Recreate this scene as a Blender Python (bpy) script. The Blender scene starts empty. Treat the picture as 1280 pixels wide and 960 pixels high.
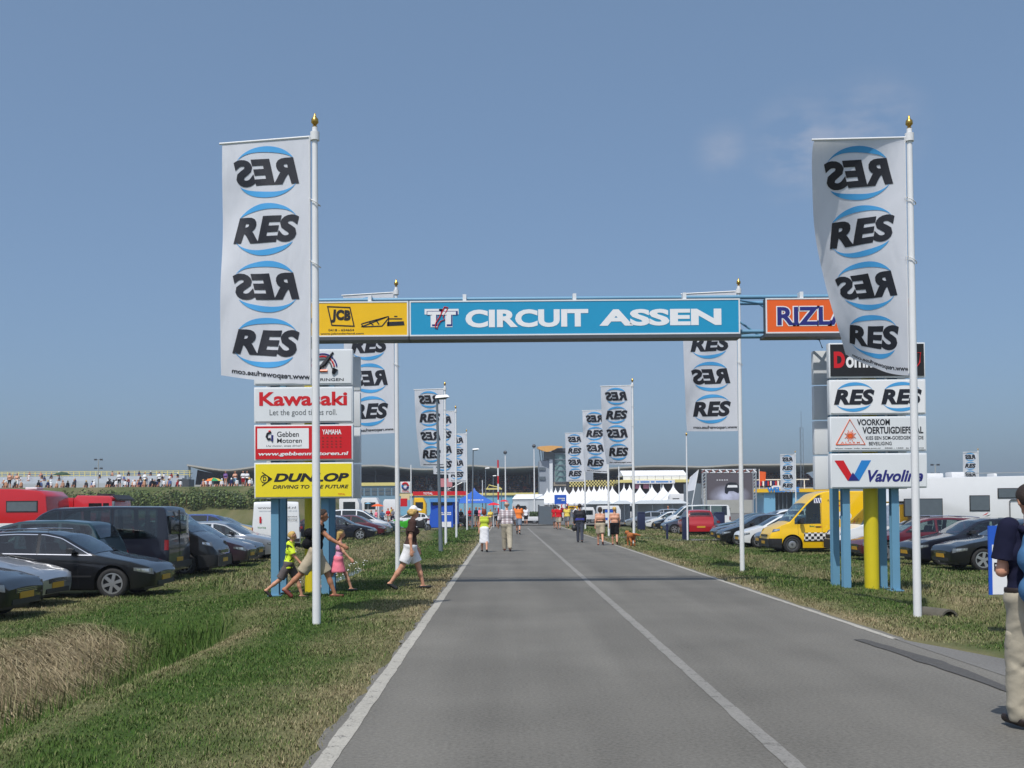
import bpy, bmesh, math, random
import numpy as np
from mathutils import Vector, Matrix

random.seed(7); rng = np.random.default_rng(7)
SC = bpy.context.scene
COL = SC.collection
R = math.radians
PI = math.pi

# ------------------------------------------------------------------ camera
EYE = 1.65
PITCH, ROLL = R(1.4), R(0.45)
F = 1350.0                       # focal length in photo pixels (photo 1280 x 960)
fwd = Vector((0, math.cos(PITCH), math.sin(PITCH)))
up0 = Vector((0, -math.sin(PITCH), math.cos(PITCH)))
rt0 = Vector((1, 0, 0))
upv = up0 * math.cos(ROLL) + rt0 * math.sin(ROLL)
rtv = rt0 * math.cos(ROLL) - up0 * math.sin(ROLL)
cam = bpy.data.cameras.new('camera'); camo = bpy.data.objects.new('camera', cam); COL.objects.link(camo)
cam.sensor_width = 36; cam.lens = F / 1280 * 36
cam.shift_x = 9 / 1280; cam.shift_y = 122 / 1280
cam.clip_start = 0.1; cam.clip_end = 20000
m = Matrix((rtv, upv, -fwd)).transposed().to_4x4(); m.translation = (0, 0, EYE)
camo.matrix_world = m
SC.camera = camo

# ------------------------------------------------------------------ sky and sun
SUN_DIR = Vector((-0.23, -0.56, 1)).normalized()          # towards the sun
W = bpy.data.worlds.new('World'); SC.world = W; W.use_nodes = True
nt = W.node_tree; nt.nodes.clear()
wo = nt.nodes.new('ShaderNodeOutputWorld'); bg = nt.nodes.new('ShaderNodeBackground')
sky = nt.nodes.new('ShaderNodeTexSky'); sky.sky_type = 'NISHITA'; sky.sun_disc = False
sky.sun_elevation = math.asin(SUN_DIR.z); sky.sun_rotation = math.atan2(SUN_DIR.x, SUN_DIR.y)
sky.altitude = 0; sky.air_density = 0.8; sky.dust_density = 3.0; sky.ozone_density = 5.0
bg.inputs['Strength'].default_value = 0.13
# thin summer haze clouds
tc = nt.nodes.new('ShaderNodeTexCoord')
mp = nt.nodes.new('ShaderNodeMapping'); mp.inputs['Scale'].default_value = (7, 7, 16)
nz = nt.nodes.new('ShaderNodeTexNoise'); nz.inputs['Scale'].default_value = 2.2; nz.inputs['Detail'].default_value = 7; nz.inputs['Roughness'].default_value = .55
nt.links.new(tc.outputs['Generated'], mp.inputs['Vector']); nt.links.new(mp.outputs[0], nz.inputs['Vector'])
def _dirmask(px, py, rad):
    v = (fwd + rtv * ((px - 631) / F) + upv * ((602 - py) / F)).normalized()
    d = nt.nodes.new('ShaderNodeVectorMath'); d.operation = 'DISTANCE'; d.inputs[1].default_value = v
    nt.links.new(tc.outputs['Generated'], d.inputs[0])
    r = nt.nodes.new('ShaderNodeMapRange'); r.interpolation_type = 'SMOOTHSTEP'
    r.inputs['From Min'].default_value = rad; r.inputs['From Max'].default_value = rad * .1
    nt.links.new(d.outputs['Value'], r.inputs['Value']); return r.outputs[0]
def _math(op, a, b):
    n = nt.nodes.new('ShaderNodeMath'); n.operation = op; n.use_clamp = False
    for i, x in enumerate((a, b)):
        if isinstance(x, (int, float)): n.inputs[i].default_value = x
        else: nt.links.new(x, n.inputs[i])
    return n.outputs[0]
mk = _math('MAXIMUM', _math('MAXIMUM', _math('MULTIPLY', _dirmask(1005, 186, .060), 1.0), _math('MULTIPLY', _dirmask(905, 190, .034), .5)), _math('MULTIPLY', _dirmask(1085, 165, .06), .85))
nr = nt.nodes.new('ShaderNodeMapRange'); nr.inputs['From Min'].default_value = .40; nr.inputs['From Max'].default_value = .72
nt.links.new(nz.outputs['Fac'], nr.inputs['Value'])
cl = _math('MULTIPLY', mk, nr.outputs[0]); cl = _math('MULTIPLY', cl, .55)
tint = nt.nodes.new('ShaderNodeMix'); tint.data_type = 'RGBA'; tint.blend_type = 'MIX'
tint.inputs['B'].default_value = (3.4, 3.4, 3.8, 1)
nt.links.new(cl, tint.inputs['Factor']); 
hz = nt.nodes.new('ShaderNodeMix'); hz.data_type = 'RGBA'; hz.inputs['Factor'].default_value = .5; hz.inputs['B'].default_value = (1.22, 1.90, 2.72, 1)   # even summer haze
nt.links.new(sky.outputs[0], hz.inputs['A']); nt.links.new(hz.outputs['Result'], tint.inputs['A'])
nt.links.new(tint.outputs['Result'], bg.inputs['Color']); nt.links.new(bg.outputs[0], wo.inputs['Surface'])
sl = bpy.data.lights.new('sun', 'SUN'); sl.energy = 2.9; sl.angle = R(.53); sl.color = (1, .955, .88)
so = bpy.data.objects.new('sun', sl); COL.objects.link(so); so.location = (-20, -40, 80)
so.rotation_euler = (-SUN_DIR).to_track_quat('-Z', 'Y').to_euler()
vs = SC.view_settings; vs.view_transform = 'Standard'; vs.look = 'None'; vs.exposure = 0.3; vs.gamma = 1.0; vs.use_curve_mapping = False

# ------------------------------------------------------------------ layout helpers: a bearing and a distance -> a point of the place
def ray(px, py): return fwd + rtv * ((px - 631) / F) + upv * ((602 - py) / F)
def at(px, py, Y):
    d = ray(px, py); return Vector((0, 0, EYE)) + d * (Y / d.y)
def gnd(px, py, z=0.0):
    d = ray(px, py); return Vector((0, 0, EYE)) + d * ((z - EYE) / d.z)
def XZ(px, py, Y):
    p = at(px, py, Y); return p.x, p.z
PARK = -0.17

# ------------------------------------------------------------------ materials
MATS = {}
def hexc(r, g, b):                       # sRGB 0-255 -> linear
    f = lambda c: (c / 255 / 12.92) if c <= 10 else ((c / 255 + .055) / 1.055) ** 2.4
    return (f(r), f(g), f(b))
def M(name, base=(.5, .5, .5), rough=.6, metal=0.0, var=.10, scale=6.0, bump=0.0, coat=0.0, spec=.5, bscale=None, emit=0):
    if name in MATS: return MATS[name]
    mt = bpy.data.materials.new(name); mt.use_nodes = True; MATS[name] = mt
    n = mt.node_tree; b = n.nodes['Principled BSDF']
    b.inputs['Roughness'].default_value = rough; b.inputs['Metallic'].default_value = metal
    b.inputs['Specular IOR Level'].default_value = spec
    b.inputs['Coat Weight'].default_value = coat; b.inputs['Coat Roughness'].default_value = .04
    t = n.nodes.new('ShaderNodeTexCoord')
    x = n.nodes.new('ShaderNodeTexNoise'); x.inputs['Scale'].default_value = scale; x.inputs['Detail'].default_value = 5
    n.links.new(t.outputs['Object'], x.inputs['Vector'])
    r = n.nodes.new('ShaderNodeMix'); r.data_type = 'RGBA'
    r.inputs['A'].default_value = (*[max(0, c * (1 - var)) for c in base], 1)
    r.inputs['B'].default_value = (*[min(1, c * (1 + var)) for c in base], 1)
    n.links.new(x.outputs['Fac'], r.inputs['Factor']); n.links.new(r.outputs['Result'], b.inputs['Base Color'])
    if bump:
        y = n.nodes.new('ShaderNodeTexNoise'); y.inputs['Scale'].default_value = bscale or scale * 8; y.inputs['Detail'].default_value = 4
        n.links.new(t.outputs['Object'], y.inputs['Vector'])
        k = n.nodes.new('ShaderNodeBump'); k.inputs['Strength'].default_value = bump; k.inputs['Distance'].default_value = .02
        n.links.new(y.outputs['Fac'], k.inputs['Height']); n.links.new(k.outputs[0], b.inputs['Normal'])
    if emit:
        b.inputs['Emission Strength'].default_value = emit; n.links.new(r.outputs['Result'], b.inputs['Emission Color'])
    return mt
def paint(name, rgb, metal=.25):
    return M('paint_' + name, hexc(*rgb), rough=.4 if metal < .5 else .3, metal=metal if metal > .45 else 0, var=.04, scale=3, coat=.85, spec=.3)
def cloth(name, rgb, rough=.9):
    return M('cloth_' + name, hexc(*rgb), rough=rough, var=.14, scale=9, bump=.15, bscale=30, spec=.15)
M('white_metal', (.78, .79, .80), .4, var=.05); M('white_plastic', (.74, .75, .76), .45, var=.04)
M('pale_panel', hexc(222, 226, 230), .45, var=.05, scale=2); M('alu', (.55, .57, .58), .35, metal=.7, var=.08)
M('grey_steel', hexc(120, 130, 138), .45, metal=.35, var=.12); M('dark_steel', hexc(70, 74, 80), .5, var=.15)
M('blue_steel', hexc(104, 152, 182), .45, var=.08, scale=3); M('sign_cyan', hexc(30, 150, 195), .4, var=.05, scale=2)
M('yellow_post', hexc(214, 196, 30), .5, var=.08, scale=4); M('sign_yellow', hexc(240, 190, 15), .4, var=.04)
M('lemon', hexc(238, 218, 40), .4, var=.04); M('sign_orange', hexc(235, 100, 32), .4, var=.04)
M('sign_red', hexc(205, 25, 35), .4, var=.04); M('navy', hexc(38, 40, 120), .45, var=.04); M('ink', hexc(28, 30, 40), .5, var=.05)
M('blue_mark', hexc(40, 130, 205), .45, var=.03); M('res_blue', hexc(70, 160, 220), .6, var=.04); M('black', (.012, .012, .014), .5, var=.1)
M('black_plastic', (.022, .022, .025), .55, var=.15, bump=.1); M('grey_ink', hexc(95, 100, 105), .6); M('white_ink', (.82, .83, .85), .5, var=.03)
M('gold', hexc(200, 160, 80), .28, metal=.9, var=.1); M('chrome', (.75, .76, .78), .15, metal=1, var=.03)
M('glass', (.010, .016, .018), .04, var=.2, spec=.8); M('window_grey', hexc(95, 105, 112), .12, var=.15, spec=.6)
M('lamp_glass', (.22, .24, .26), .06, metal=.5, var=.5, scale=9, spec=.9); M('reflector', (.80, .82, .84), .12, metal=.9, var=.15); M('tail_red', hexc(130, 12, 14), .15, var=.15, spec=.7); M('amber', hexc(225, 140, 25), .3)
M('plate', hexc(205, 155, 35), .45); M('rubber', (.018, .018, .019), .8, var=.25, bump=.2); M('rim', (.52, .53, .55), .3, metal=.75, var=.08)
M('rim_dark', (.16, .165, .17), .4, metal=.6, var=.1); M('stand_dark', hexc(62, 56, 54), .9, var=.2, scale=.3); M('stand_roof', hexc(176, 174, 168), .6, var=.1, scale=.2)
M('concrete', hexc(168, 168, 164), .8, var=.15, scale=.6, bump=.1); M('tent_white', (.80, .81, .83), .7, var=.05, scale=.4); M('tent_blue', hexc(40, 95, 185), .6, var=.08, scale=.5)
M('booth_blue', hexc(35, 90, 195), .5, var=.06, scale=.5); M('pale_blue', hexc(120, 175, 205), .5, var=.08, scale=.5); M('pale_yellow', hexc(222, 208, 130), .6, var=.08, scale=.5)
M('skin', hexc(205, 150, 122), .55, var=.08, scale=12); M('skin_tan', hexc(178, 122, 92), .55, var=.08, scale=12); M('hair_dark', hexc(48, 34, 26), .6, var=.4, scale=40, bump=.5)
M('hair_blond', hexc(205, 170, 100), .55, var=.35, scale=40, bump=.5); M('hair_red', hexc(120, 48, 28), .55, var=.3, scale=40, bump=.5); M('hair_grey', hexc(160, 140, 125), .6, var=.3, scale=40, bump=.4)
M('leather', hexc(40, 30, 26), .5, var=.2); M('leather_red', hexc(105, 45, 35), .55, var=.2); M('wood', hexc(120, 95, 65), .7, var=.25)

# ------------------------------------------------------------------ mesh builder
class MB:
    def __init__(s): s.v = []; s.f = []; s.m = []; s.mats = []
    def mi(s, mat):
        mat = MATS[mat] if isinstance(mat, str) else mat
        if mat not in s.mats: s.mats.append(mat)
        return s.mats.index(mat)
    def add(s, V, Fs, mat):
        k = len(s.v); i = s.mi(mat)
        s.v.extend([tuple(map(float, p)) for p in V]); s.f.extend([tuple(int(a) + k for a in f) for f in Fs]); s.m.extend([i] * len(Fs)); return s
    def box(s, x0, x1, y0, y1, z0, z1, mat, T=None):
        V = [(x, y, z) for z in (z0, z1) for y in (y0, y1) for x in (x0, x1)]
        if T is not None: V = [T @ Vector(p) for p in V]
        return s.add(V, [(0, 2, 3, 1), (4, 5, 7, 6), (0, 1, 5, 4), (2, 6, 7, 3), (0, 4, 6, 2), (1, 3, 7, 5)], mat)
    def tube(s, pts, rad, mat, n=10, caps=True):
        pts = [Vector(p) for p in pts]; rads = rad if isinstance(rad, (list, tuple)) else [rad] * len(pts)
        V = []; Fs = []
        for i, p in enumerate(pts):
            d = (pts[min(i + 1, len(pts) - 1)] - pts[max(i - 1, 0)]).normalized()
            a = d.orthogonal().normalized() if abs(d.z) < .95 else Vector((1, 0, 0))
            a = (a - d * a.dot(d)).normalized(); b = d.cross(a)
            for k in range(n):
                t = 2 * PI * k / n; V.append(p + (a * math.cos(t) + b * math.sin(t)) * rads[i])
        for i in range(len(pts) - 1):
            for k in range(n):
                Fs.append((i * n + k, i * n + (k + 1) % n, (i + 1) * n + (k + 1) % n, (i + 1) * n + k))
        if caps: Fs.append(tuple(range(n - 1, -1, -1))); Fs.append(tuple((len(pts) - 1) * n + k for k in range(n)))
        return s.add(V, Fs, mat)
    def lathe(s, prof, mat, n=16, T=None):           # prof: (r, z)
        V = []; Fs = []
        for r, z in prof:
            for k in range(n):
                t = 2 * PI * k / n; p = Vector((r * math.cos(t), r * math.sin(t), z)); V.append(T @ p if T is not None else p)
        for i in range(len(prof) - 1):
            for k in range(n): Fs.append((i * n + k, i * n + (k + 1) % n, (i + 1) * n + (k + 1) % n, (i + 1) * n + k))
        return s.add(V, Fs, mat)
    def poly(s, V, mat): return s.add(V, [tuple(range(len(V)))], mat)
    def prism(s, pts, y0, y1, mat):                    # outline in x,z extruded along y
        n = len(pts); V = [(x, y0, z) for x, z in pts] + [(x, y1, z) for x, z in pts]
        return s.add(V, [tuple(range(n)), tuple(range(2 * n - 1, n - 1, -1))] + [(i, i + n, (i + 1) % n + n, (i + 1) % n) for i in range(n)], mat)
    def build(s, name, parent=None, smooth=None, bevel=0, weld=False, loc=None, rz=0):
        me = bpy.data.meshes.new(name); me.from_pydata(s.v, [], s.f)
        for mt in s.mats: me.materials.append(mt)
        me.polygons.foreach_set('material_index', s.m)
        finish(me, smooth, bevel, weld)
        return link(name, me, parent, loc, rz)
def finish(me, smooth=None, bevel=0, weld=False):
    bm = bmesh.new(); bm.from_mesh(me)
    if weld: bmesh.ops.remove_doubles(bm, verts=bm.verts, dist=1e-4)
    if bevel:
        es = [e for e in bm.edges if e.is_manifold and e.calc_face_angle(0) > .6]
        bmesh.ops.bevel(bm, geom=es, offset=bevel, segments=2, affect='EDGES', profile=.6, clamp_overlap=True)
        smooth = smooth or 40
    bmesh.ops.recalc_face_normals(bm, faces=bm.faces)
    if smooth:
        for f in bm.faces: f.smooth = True
        for e in bm.edges:
            if len(e.link_faces) != 2 or e.calc_face_angle(0) > R(smooth): e.smooth = False
    bm.to_mesh(me); bm.free(); me.update()
def link(name, data, parent=None, loc=None, rz=0):
    o = bpy.data.objects.new(name, data); COL.objects.link(o)
    if parent is not None: o.parent = parent
    if loc is not None: o.location = loc
    if rz: o.rotation_euler = (0, 0, rz)
    return o
def tag(o, label, cat, group=None):
    o['label'] = label; o['category'] = cat
    if group: o['group'] = group
    return o
def thing(name, label, cat, loc=(0, 0, 0), rz=0, group=None):
    return tag(link(name, None, None, loc, rz), label, cat, group)
def kind(o, k): o['kind'] = k; return o
def copy_tree(o, parent=None):
    c = o.copy(); COL.objects.link(c); c.parent = parent
    for ch in list(o.children): copy_tree(ch, c)
    return c

# ------------------------------------------------------------------ lettering
_tc = {}
def text2d(s, bold=0.0, shear=0.0, space=1.0, res=4):
    k = (s, bold, shear, space, res)
    if k in _tc: return _tc[k]
    c = bpy.data.curves.new('t', 'FONT'); c.body = s; c.offset = bold; c.shear = shear; c.space_character = space; c.resolution_u = res
    o = bpy.data.objects.new('t', c); COL.objects.link(o)
    bpy.context.view_layer.update()
    me = bpy.data.meshes.new_from_object(o.evaluated_get(bpy.context.evaluated_depsgraph_get()))
    V = np.array([v.co[:2] for v in me.vertices], float); Fs = [tuple(p.vertices) for p in me.polygons]
    bpy.data.objects.remove(o); bpy.data.meshes.remove(me); bpy.data.curves.remove(c)
    lo = V.min(0); hi = V.max(0); V = (V - lo) / (hi - lo)
    _tc[k] = (V, Fs, (hi[0] - lo[0]) / (hi[1] - lo[1])); return _tc[k]
def lettering(parent, s, box, y, mat, bold=.012, shear=0, mirror=False, space=1.0, name='lettering', T=None, rot=0):
    """print s into box=(x0,x1,z0,z1) on the plane y (facing -y) of the parent"""
    V, Fs, _ = text2d(s, bold, shear, space)
    x0, x1, z0, z1 = box; mb = MB(); u = 1 - V[:, 0] if mirror else V[:, 0]
    P = np.stack([x0 + (x1 - x0) * u, np.full(len(u), float(y)), z0 + (z1 - z0) * V[:, 1]], 1)
    if rot:
        c = np.array([(x0 + x1) / 2, 0, (z0 + z1) / 2]); d = P - c; P = P.copy()
        P[:, 0] = c[0] + d[:, 0] * math.cos(rot) - d[:, 2] * math.sin(rot); P[:, 2] = c[2] + d[:, 0] * math.sin(rot) + d[:, 2] * math.cos(rot)
    if T is not None: P = [T @ Vector(p) for p in P]
    mb.add(P, Fs, mat); return mb.build(name, parent)
def crescent(cx, cz, a, b, flip=False, n=22, thick=.38):
    """the swoosh above (or, turned half round, below) the logo word"""
    out = []; inn = []
    for i in range(n + 1):
        t = R(154 - 131 * i / n); q = i / n
        w = thick * (math.sin(PI * q ** .75)) * .9 + .015
        out.append((math.cos(t), math.sin(t))); inn.append((math.cos(t) * (1 - w * .12), math.sin(t) * (1 - w * .75)))
    s = -1 if flip else 1
    V = [(cx + s * x * a, cz + s * z * b) for x, z in out + inn]
    return V, [(i, i + 1, n + 2 + i, n + 1 + i) for i in range(n)]
# ================================================================== the ground
def vnoise(x, y, s, seed=0):
    """smooth value noise, vectorised"""
    x = np.asarray(x, float) / s; y = np.asarray(y, float) / s
    xi = np.floor(x); yi = np.floor(y); fx = x - xi; fy = y - yi
    fx = fx * fx * (3 - 2 * fx); fy = fy * fy * (3 - 2 * fy)
    def h(a, b):
        q = np.sin(a * 127.1 + b * 311.7 + seed * 74.7) * 43758.5453; return q - np.floor(q)
    return (h(xi, yi) * (1 - fx) + h(xi + 1, yi) * fx) * (1 - fy) + (h(xi, yi + 1) * (1 - fx) + h(xi + 1, yi + 1) * fx) * fy
def sm(x, a, b):
    t = np.clip((x - a) / (b - a), 0, 1); return t * t * (3 - 2 * t)
def gh(x, y):
    x = np.asarray(x, float); y = np.asarray(y, float)
    z = -.04 * sm(np.abs(x - 1.8), 3.0, 3.25) * 0 + PARK * (sm(-x, 3.2, 7.4) + sm(x, 6.4, 9.4))
    wob = (vnoise(x, y, 3.0, 3) - .5) * .5
    # ditch on the left, closed by an earth crossing in front of the sign pylon
    d = np.abs(x + 5.2 + wob * .5); p = np.clip(1 - d / 1.75, 0, 1); p = p * p * (3 - 2 * p)
    on = (1 - sm(y, 16.0, 18.4)) * .82 + sm(y, 23.2, 25.5) * (1 - sm(y, 80, 84)) * .62
    z = z - p * on
    # shallower ditch on the right
    d = np.abs(x - 7.7 + wob * .4); p = np.clip(1 - d / 1.15, 0, 1); p = p * p * (3 - 2 * p)
    on = sm(y, 12.6, 14.6) * (1 - sm(y, 19.3, 20.6)) * .42 + sm(y, 24, 25.6) * (1 - sm(y, 54, 56)) * .42 + sm(y, 60.5, 63) * (1 - sm(y, 85, 90)) * .35
    z = z - p * on
    rough = sm(np.abs(x - 1.8), 3.15, 4.5) * (1 - sm(y, 200, 400))
    z = z + rough * ((vnoise(x, y, .55, 1) - .5) * .05 + (vnoise(x, y, .17, 2) - .5) * .03) 
    # spectator embankment, far left
    e = sm(y, 104, 120) * (1 - sm(y, 150, 170)) * sm(-x, 17, 25)
    z = z + 4.5 * e
    return z
def dryness(x, y):
    """0 = green sward, 1 = straw; colour of the plants themselves"""
    x = np.asarray(x, float); y = np.asarray(y, float)
    n = vnoise(x, y, 2.3, 5) * .5 + vnoise(x, y, .7, 6) * .3 + vnoise(x, y * .5, .25, 7) * .2
    d = .17 + (n - .5) * 1.0
    edge = np.exp(-((x + 1.35) / .42) ** 2) + np.exp(-((x - 5.0) / .45) ** 2)
    d = d + edge * .48 + .10 * np.exp(-((x + 2.1) / .5) ** 2)
    d = d + (.35 + .95 * vnoise(x, y, .8, 41)) * np.exp(-((x + 6.35) / .62) ** 2) * (1 - sm(y, 16.6, 17.6)) + .35 * np.exp(-((x + 3.55) / .35) ** 2) * (1 - sm(y, 15, 18))
    d = d + .42 * np.exp(-((x + 6.3) / .8) ** 2) * sm(y, 24, 26) + .34 * np.exp(-((x - 8.5) / .6) ** 2) * sm(y, 12, 14)
    d = d - .35 * np.exp(-((x + 5.0) / .5) ** 2) - .3 * np.exp(-((x + 2.9) / .5) ** 2)
    park = sm(-x, 7.2, 8.0) + sm(x, 9.0, 10.0)
    d = d + park * (.16 + (vnoise(x, y, 5, 9) - .5) * .4)
    d = d + sm(y, 70, 140) * .12
    return np.clip(d, 0, 1)
def plant_mat(name, ground=False):
    mt = bpy.data.materials.new(name); mt.use_nodes = True; MATS[name] = mt
    n = mt.node_tree; b = n.nodes['Principled BSDF']; b.inputs['Roughness'].default_value = .85; b.inputs['Specular IOR Level'].default_value = .15
    at_ = n.nodes.new('ShaderNodeAttribute'); at_.attribute_name = 'dry'
    t = n.nodes.new('ShaderNodeNewGeometry')
    x = n.nodes.new('ShaderNodeTexNoise'); x.inputs['Scale'].default_value = 1.7 if not ground else 9; x.inputs['Detail'].default_value = 6; n.links.new(t.outputs['Position'], x.inputs['Vector'])
    ga, gb = ((.024, .056, .010), (.062, .102, .020)) if ground else ((.036, .092, .014), (.092, .155, .032))
    sa, sb = ((.17, .135, .075), (.30, .25, .15)) if ground else ((.20, .155, .085), (.46, .38, .24))
    g = n.nodes.new('ShaderNodeMix'); g.data_type = 'RGBA'; g.inputs['A'].default_value = (*ga, 1); g.inputs['B'].default_value = (*gb, 1)
    s = n.nodes.new('ShaderNodeMix'); s.data_type = 'RGBA'; s.inputs['A'].default_value = (*sa, 1); s.inputs['B'].default_value = (*sb, 1)
    o = n.nodes.new('ShaderNodeMix'); o.data_type = 'RGBA'
    fac = x.outputs['Fac']
    if not ground:
        a2 = n.nodes.new('ShaderNodeAttribute'); a2.attribute_name = 'rnd'; fac = a2.outputs['Fac']
    n.links.new(fac, g.inputs['Factor']); n.links.new(fac, s.inputs['Factor'])
    n.links.new(g.outputs['Result'], o.inputs['A']); n.links.new(s.outputs['Result'], o.inputs['B']); n.links.new(at_.outputs['Fac'], o.inputs['Factor'])
    n.links.new(o.outputs['Result'], b.inputs['Base Color'])
    if ground:
        k = n.nodes.new('ShaderNodeBump'); k.inputs['Strength'].default_value = .7; k.inputs['Distance'].default_value = .05
        y = n.nodes.new('ShaderNodeTexNoise'); y.inputs['Scale'].default_value = 22; y.inputs['Detail'].default_value = 6; n.links.new(t.outputs['Position'], y.inputs['Vector'])
        n.links.new(y.outputs['Fac'], k.inputs['Height']); n.links.new(k.outputs[0], b.inputs['Normal'])
    return mt
plant_mat('turf', True); plant_mat('blade')
def steps(*seg):
    o = []
    for a, b, d in seg: o += list(np.arange(a, b - 1e-6, d))
    return np.array(o + [seg[-1][1]])
gx = steps((-4000, -400, 900), (-400, -90, 31), (-90, -30, 3), (-30, -9, .7), (-9, -1.2, .12), (-1.2, 5.0, .6), (5.0, 10, .14), (10, 30, 1), (30, 90, 6), (90, 400, 31), (400, 4000, 900))
gy = steps((-40, 4, 4), (4, 6, .5), (6, 30, .14), (30, 60, .35), (60, 95, 1), (95, 180, 3), (180, 400, 20), (400, 5000, 460))
GX, GY = np.meshgrid(gx, gy); GZ = gh(GX, GY)
GZ = np.where((GX > -1.42) & (GX < 5.05) & (GY < 170), np.minimum(GZ, -.03), GZ)
nx, ny = len(gx), len(gy)
idx = np.arange(nx * ny).reshape(ny, nx)
me = bpy.data.meshes.new('ground')
me.from_pydata(np.stack([GX, GY, GZ], 2).reshape(-1, 3).tolist(), [], np.stack([idx[:-1, :-1], idx[:-1, 1:], idx[1:, 1:], idx[1:, :-1]], 2).reshape(-1, 4).tolist())
a = me.attributes.new('dry', 'FLOAT', 'POINT'); a.data.foreach_set('value', dryness(GX, GY).reshape(-1).astype(np.float32))
me.materials.append(MATS['turf']); me.polygons.foreach_set('use_smooth', [True] * len(me.polygons))
kind(link('ground', me), 'structure')

# ------------------------------------------------------------------ road
def asphalt(name, lo, hi, wear=0):
    mt = bpy.data.materials.new(name); mt.use_nodes = True; MATS[name] = mt
    n = mt.node_tree; b = n.nodes['Principled BSDF']; b.inputs['Roughness'].default_value = .82; b.inputs['Specular IOR Level'].default_value = .3
    g = n.nodes.new('ShaderNodeNewGeometry')
    def nz(scale, detail, vec=None):
        x = n.nodes.new('ShaderNodeTexNoise'); x.inputs['Scale'].default_value = scale; x.inputs['Detail'].default_value = detail
        n.links.new(vec or g.outputs['Position'], x.inputs['Vector']); return x.outputs['Fac']
    m = n.nodes.new('ShaderNodeMapping'); m.inputs['Scale'].default_value = (1.1, .06, 1); n.links.new(g.outputs['Position'], m.inputs['Vector'])
    a1 = nz(1.0, 3, m.outputs[0]); a2 = nz(34, 3); a3 = nz(.5, 6); a4 = nz(110, 2)
    def mth(op, a, c):
        k = n.nodes.new('ShaderNodeMath'); k.operation = op
        for i, x in enumerate((a, c)):
            if isinstance(x, (int, float)): k.inputs[i].default_value = x
            else: n.links.new(x, k.inputs[i])
        return k.outputs[0]
    f = mth('ADD', mth('ADD', mth('MULTIPLY', a1, .38), mth('MULTIPLY', a2, .52)), mth('ADD', mth('MULTIPLY', a3, .30), mth('MULTIPLY', a4, .35)))
    r = n.nodes.new('ShaderNodeMapRange'); r.inputs['From Min'].default_value = .56; r.inputs['From Max'].default_value = .98; n.links.new(f, r.inputs['Value'])
    c = n.nodes.new('ShaderNodeMix'); c.data_type = 'RGBA'; c.inputs['A'].default_value = (*lo, 1); c.inputs['B'].default_value = (*hi, 1); n.links.new(r.outputs[0], c.inputs['Factor'])
    n.links.new(c.outputs['Result'], b.inputs['Base Color'])
    if wear:                                              # paint chipped down to the road surface
        w1 = nz(7, 6); w2 = nz(55, 4); ws = mth('ADD', mth('MULTIPLY', w1, .6), mth('MULTIPLY', w2, .5)); wr_ = n.nodes.new('ShaderNodeMapRange'); wr_.inputs['From Min'].default_value = wear; wr_.inputs['From Max'].default_value = wear + .07; n.links.new(ws, wr_.inputs['Value'])
        c2 = n.nodes.new('ShaderNodeMix'); c2.data_type = 'RGBA'; c2.inputs['B'].default_value = (.14, .135, .125, 1); n.links.new(wr_.outputs[0], c2.inputs['Factor']); n.links.new(c.outputs['Result'], c2.inputs['A']); n.links.new(c2.outputs['Result'], b.inputs['Base Color'])
    k = n.nodes.new('ShaderNodeBump'); k.inputs['Strength'].default_value = .5; k.inputs['Distance'].default_value = .006
    n.links.new(a2, k.inputs['Height']); n.links.new(k.outputs[0], b.inputs['Normal']); return mt
asphalt('asphalt', (.084, .080, .071), (.208, .199, .177)); asphalt('asphalt_patch', (.115, .112, .105), (.195, .19, .18)); asphalt('tar', (.050, .049, .048), (.105, .102, .098)); asphalt('marking', (.26, .25, .22), (.47, .45, .40), .62); asphalt('marking_worn', (.18, .176, .165), (.30, .29, .27), .60)
def strip(name, xs, y0, y1, z, mat, wob=0, n=200, seed=0, parent=None):
    ys = np.linspace(y0, y1, n); V = []
    for i, y in enumerate(ys):
        for j, x in enumerate(xs):
            V.append((x + (wob * (float(vnoise(y, j * 7.3, .5, seed)) - .5) + wob * (float(vnoise(y, j * 3.1, .13, seed)) - .5)) * (1 if j in (0, len(xs) - 1) else 0), y, z))
    k = len(xs); mb = MB(); mb.add(V, [(i * k + j, i * k + j + 1, (i + 1) * k + j + 1, (i + 1) * k + j) for i in range(n - 1) for j in range(k - 1)], mat)
    return mb.build(name, parent)
road = kind(strip('road', (-1.30, 0, 1.8, 3.6, 4.90), -12, 150, 0.0, 'asphalt', .09, 700, 11), 'structure')
strip('edge_line', (-1.25, -1.12), -12, 120, .004, 'marking', .012, 900, 3, road)
strip('centre_line', (1.765, 1.885), -12, 88, .004, 'marking_worn', .010, 900, 4, road)
strip('edge_line', (4.74, 4.83), 13.3, 120, .004, 'marking', .014, 800, 5, road)
# driveway mouth on the right with its tar seam
mb = MB(); pts = [(4.78, 13.45), (5.02, 12.6), (5.28, 11.6), (5.75, 10.6), (6.6, 9.6), (9, 8.6), (16, 8.2), (16, 2.5), (9, 2.2), (6, 0), (4.78, -4)]
mb.poly([(x, y, .004) for x, y in pts], 'asphalt_patch'); dw = kind(mb.build('driveway'), 'structure')
mb = MB(); n = 60; V = []
for i in range(n):
    t = i / (n - 1); y = 13.3 - t * 7.5; x = 4.33 + .10 * math.sin(t * 5) + .10 * t
    w = (.03 + .08 * math.sin(PI * min(1, t * 1.6 + .12))) * (.7 + .6 * float(vnoise(y, 0, .3, 8)))
    V += [(x - w, y, .008), (x + w, y, .008)]
mb.add(V, [(2 * i, 2 * i + 1, 2 * i + 3, 2 * i + 2) for i in range(n - 1)], 'tar'); mb.build('tar_seam', dw)
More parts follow.
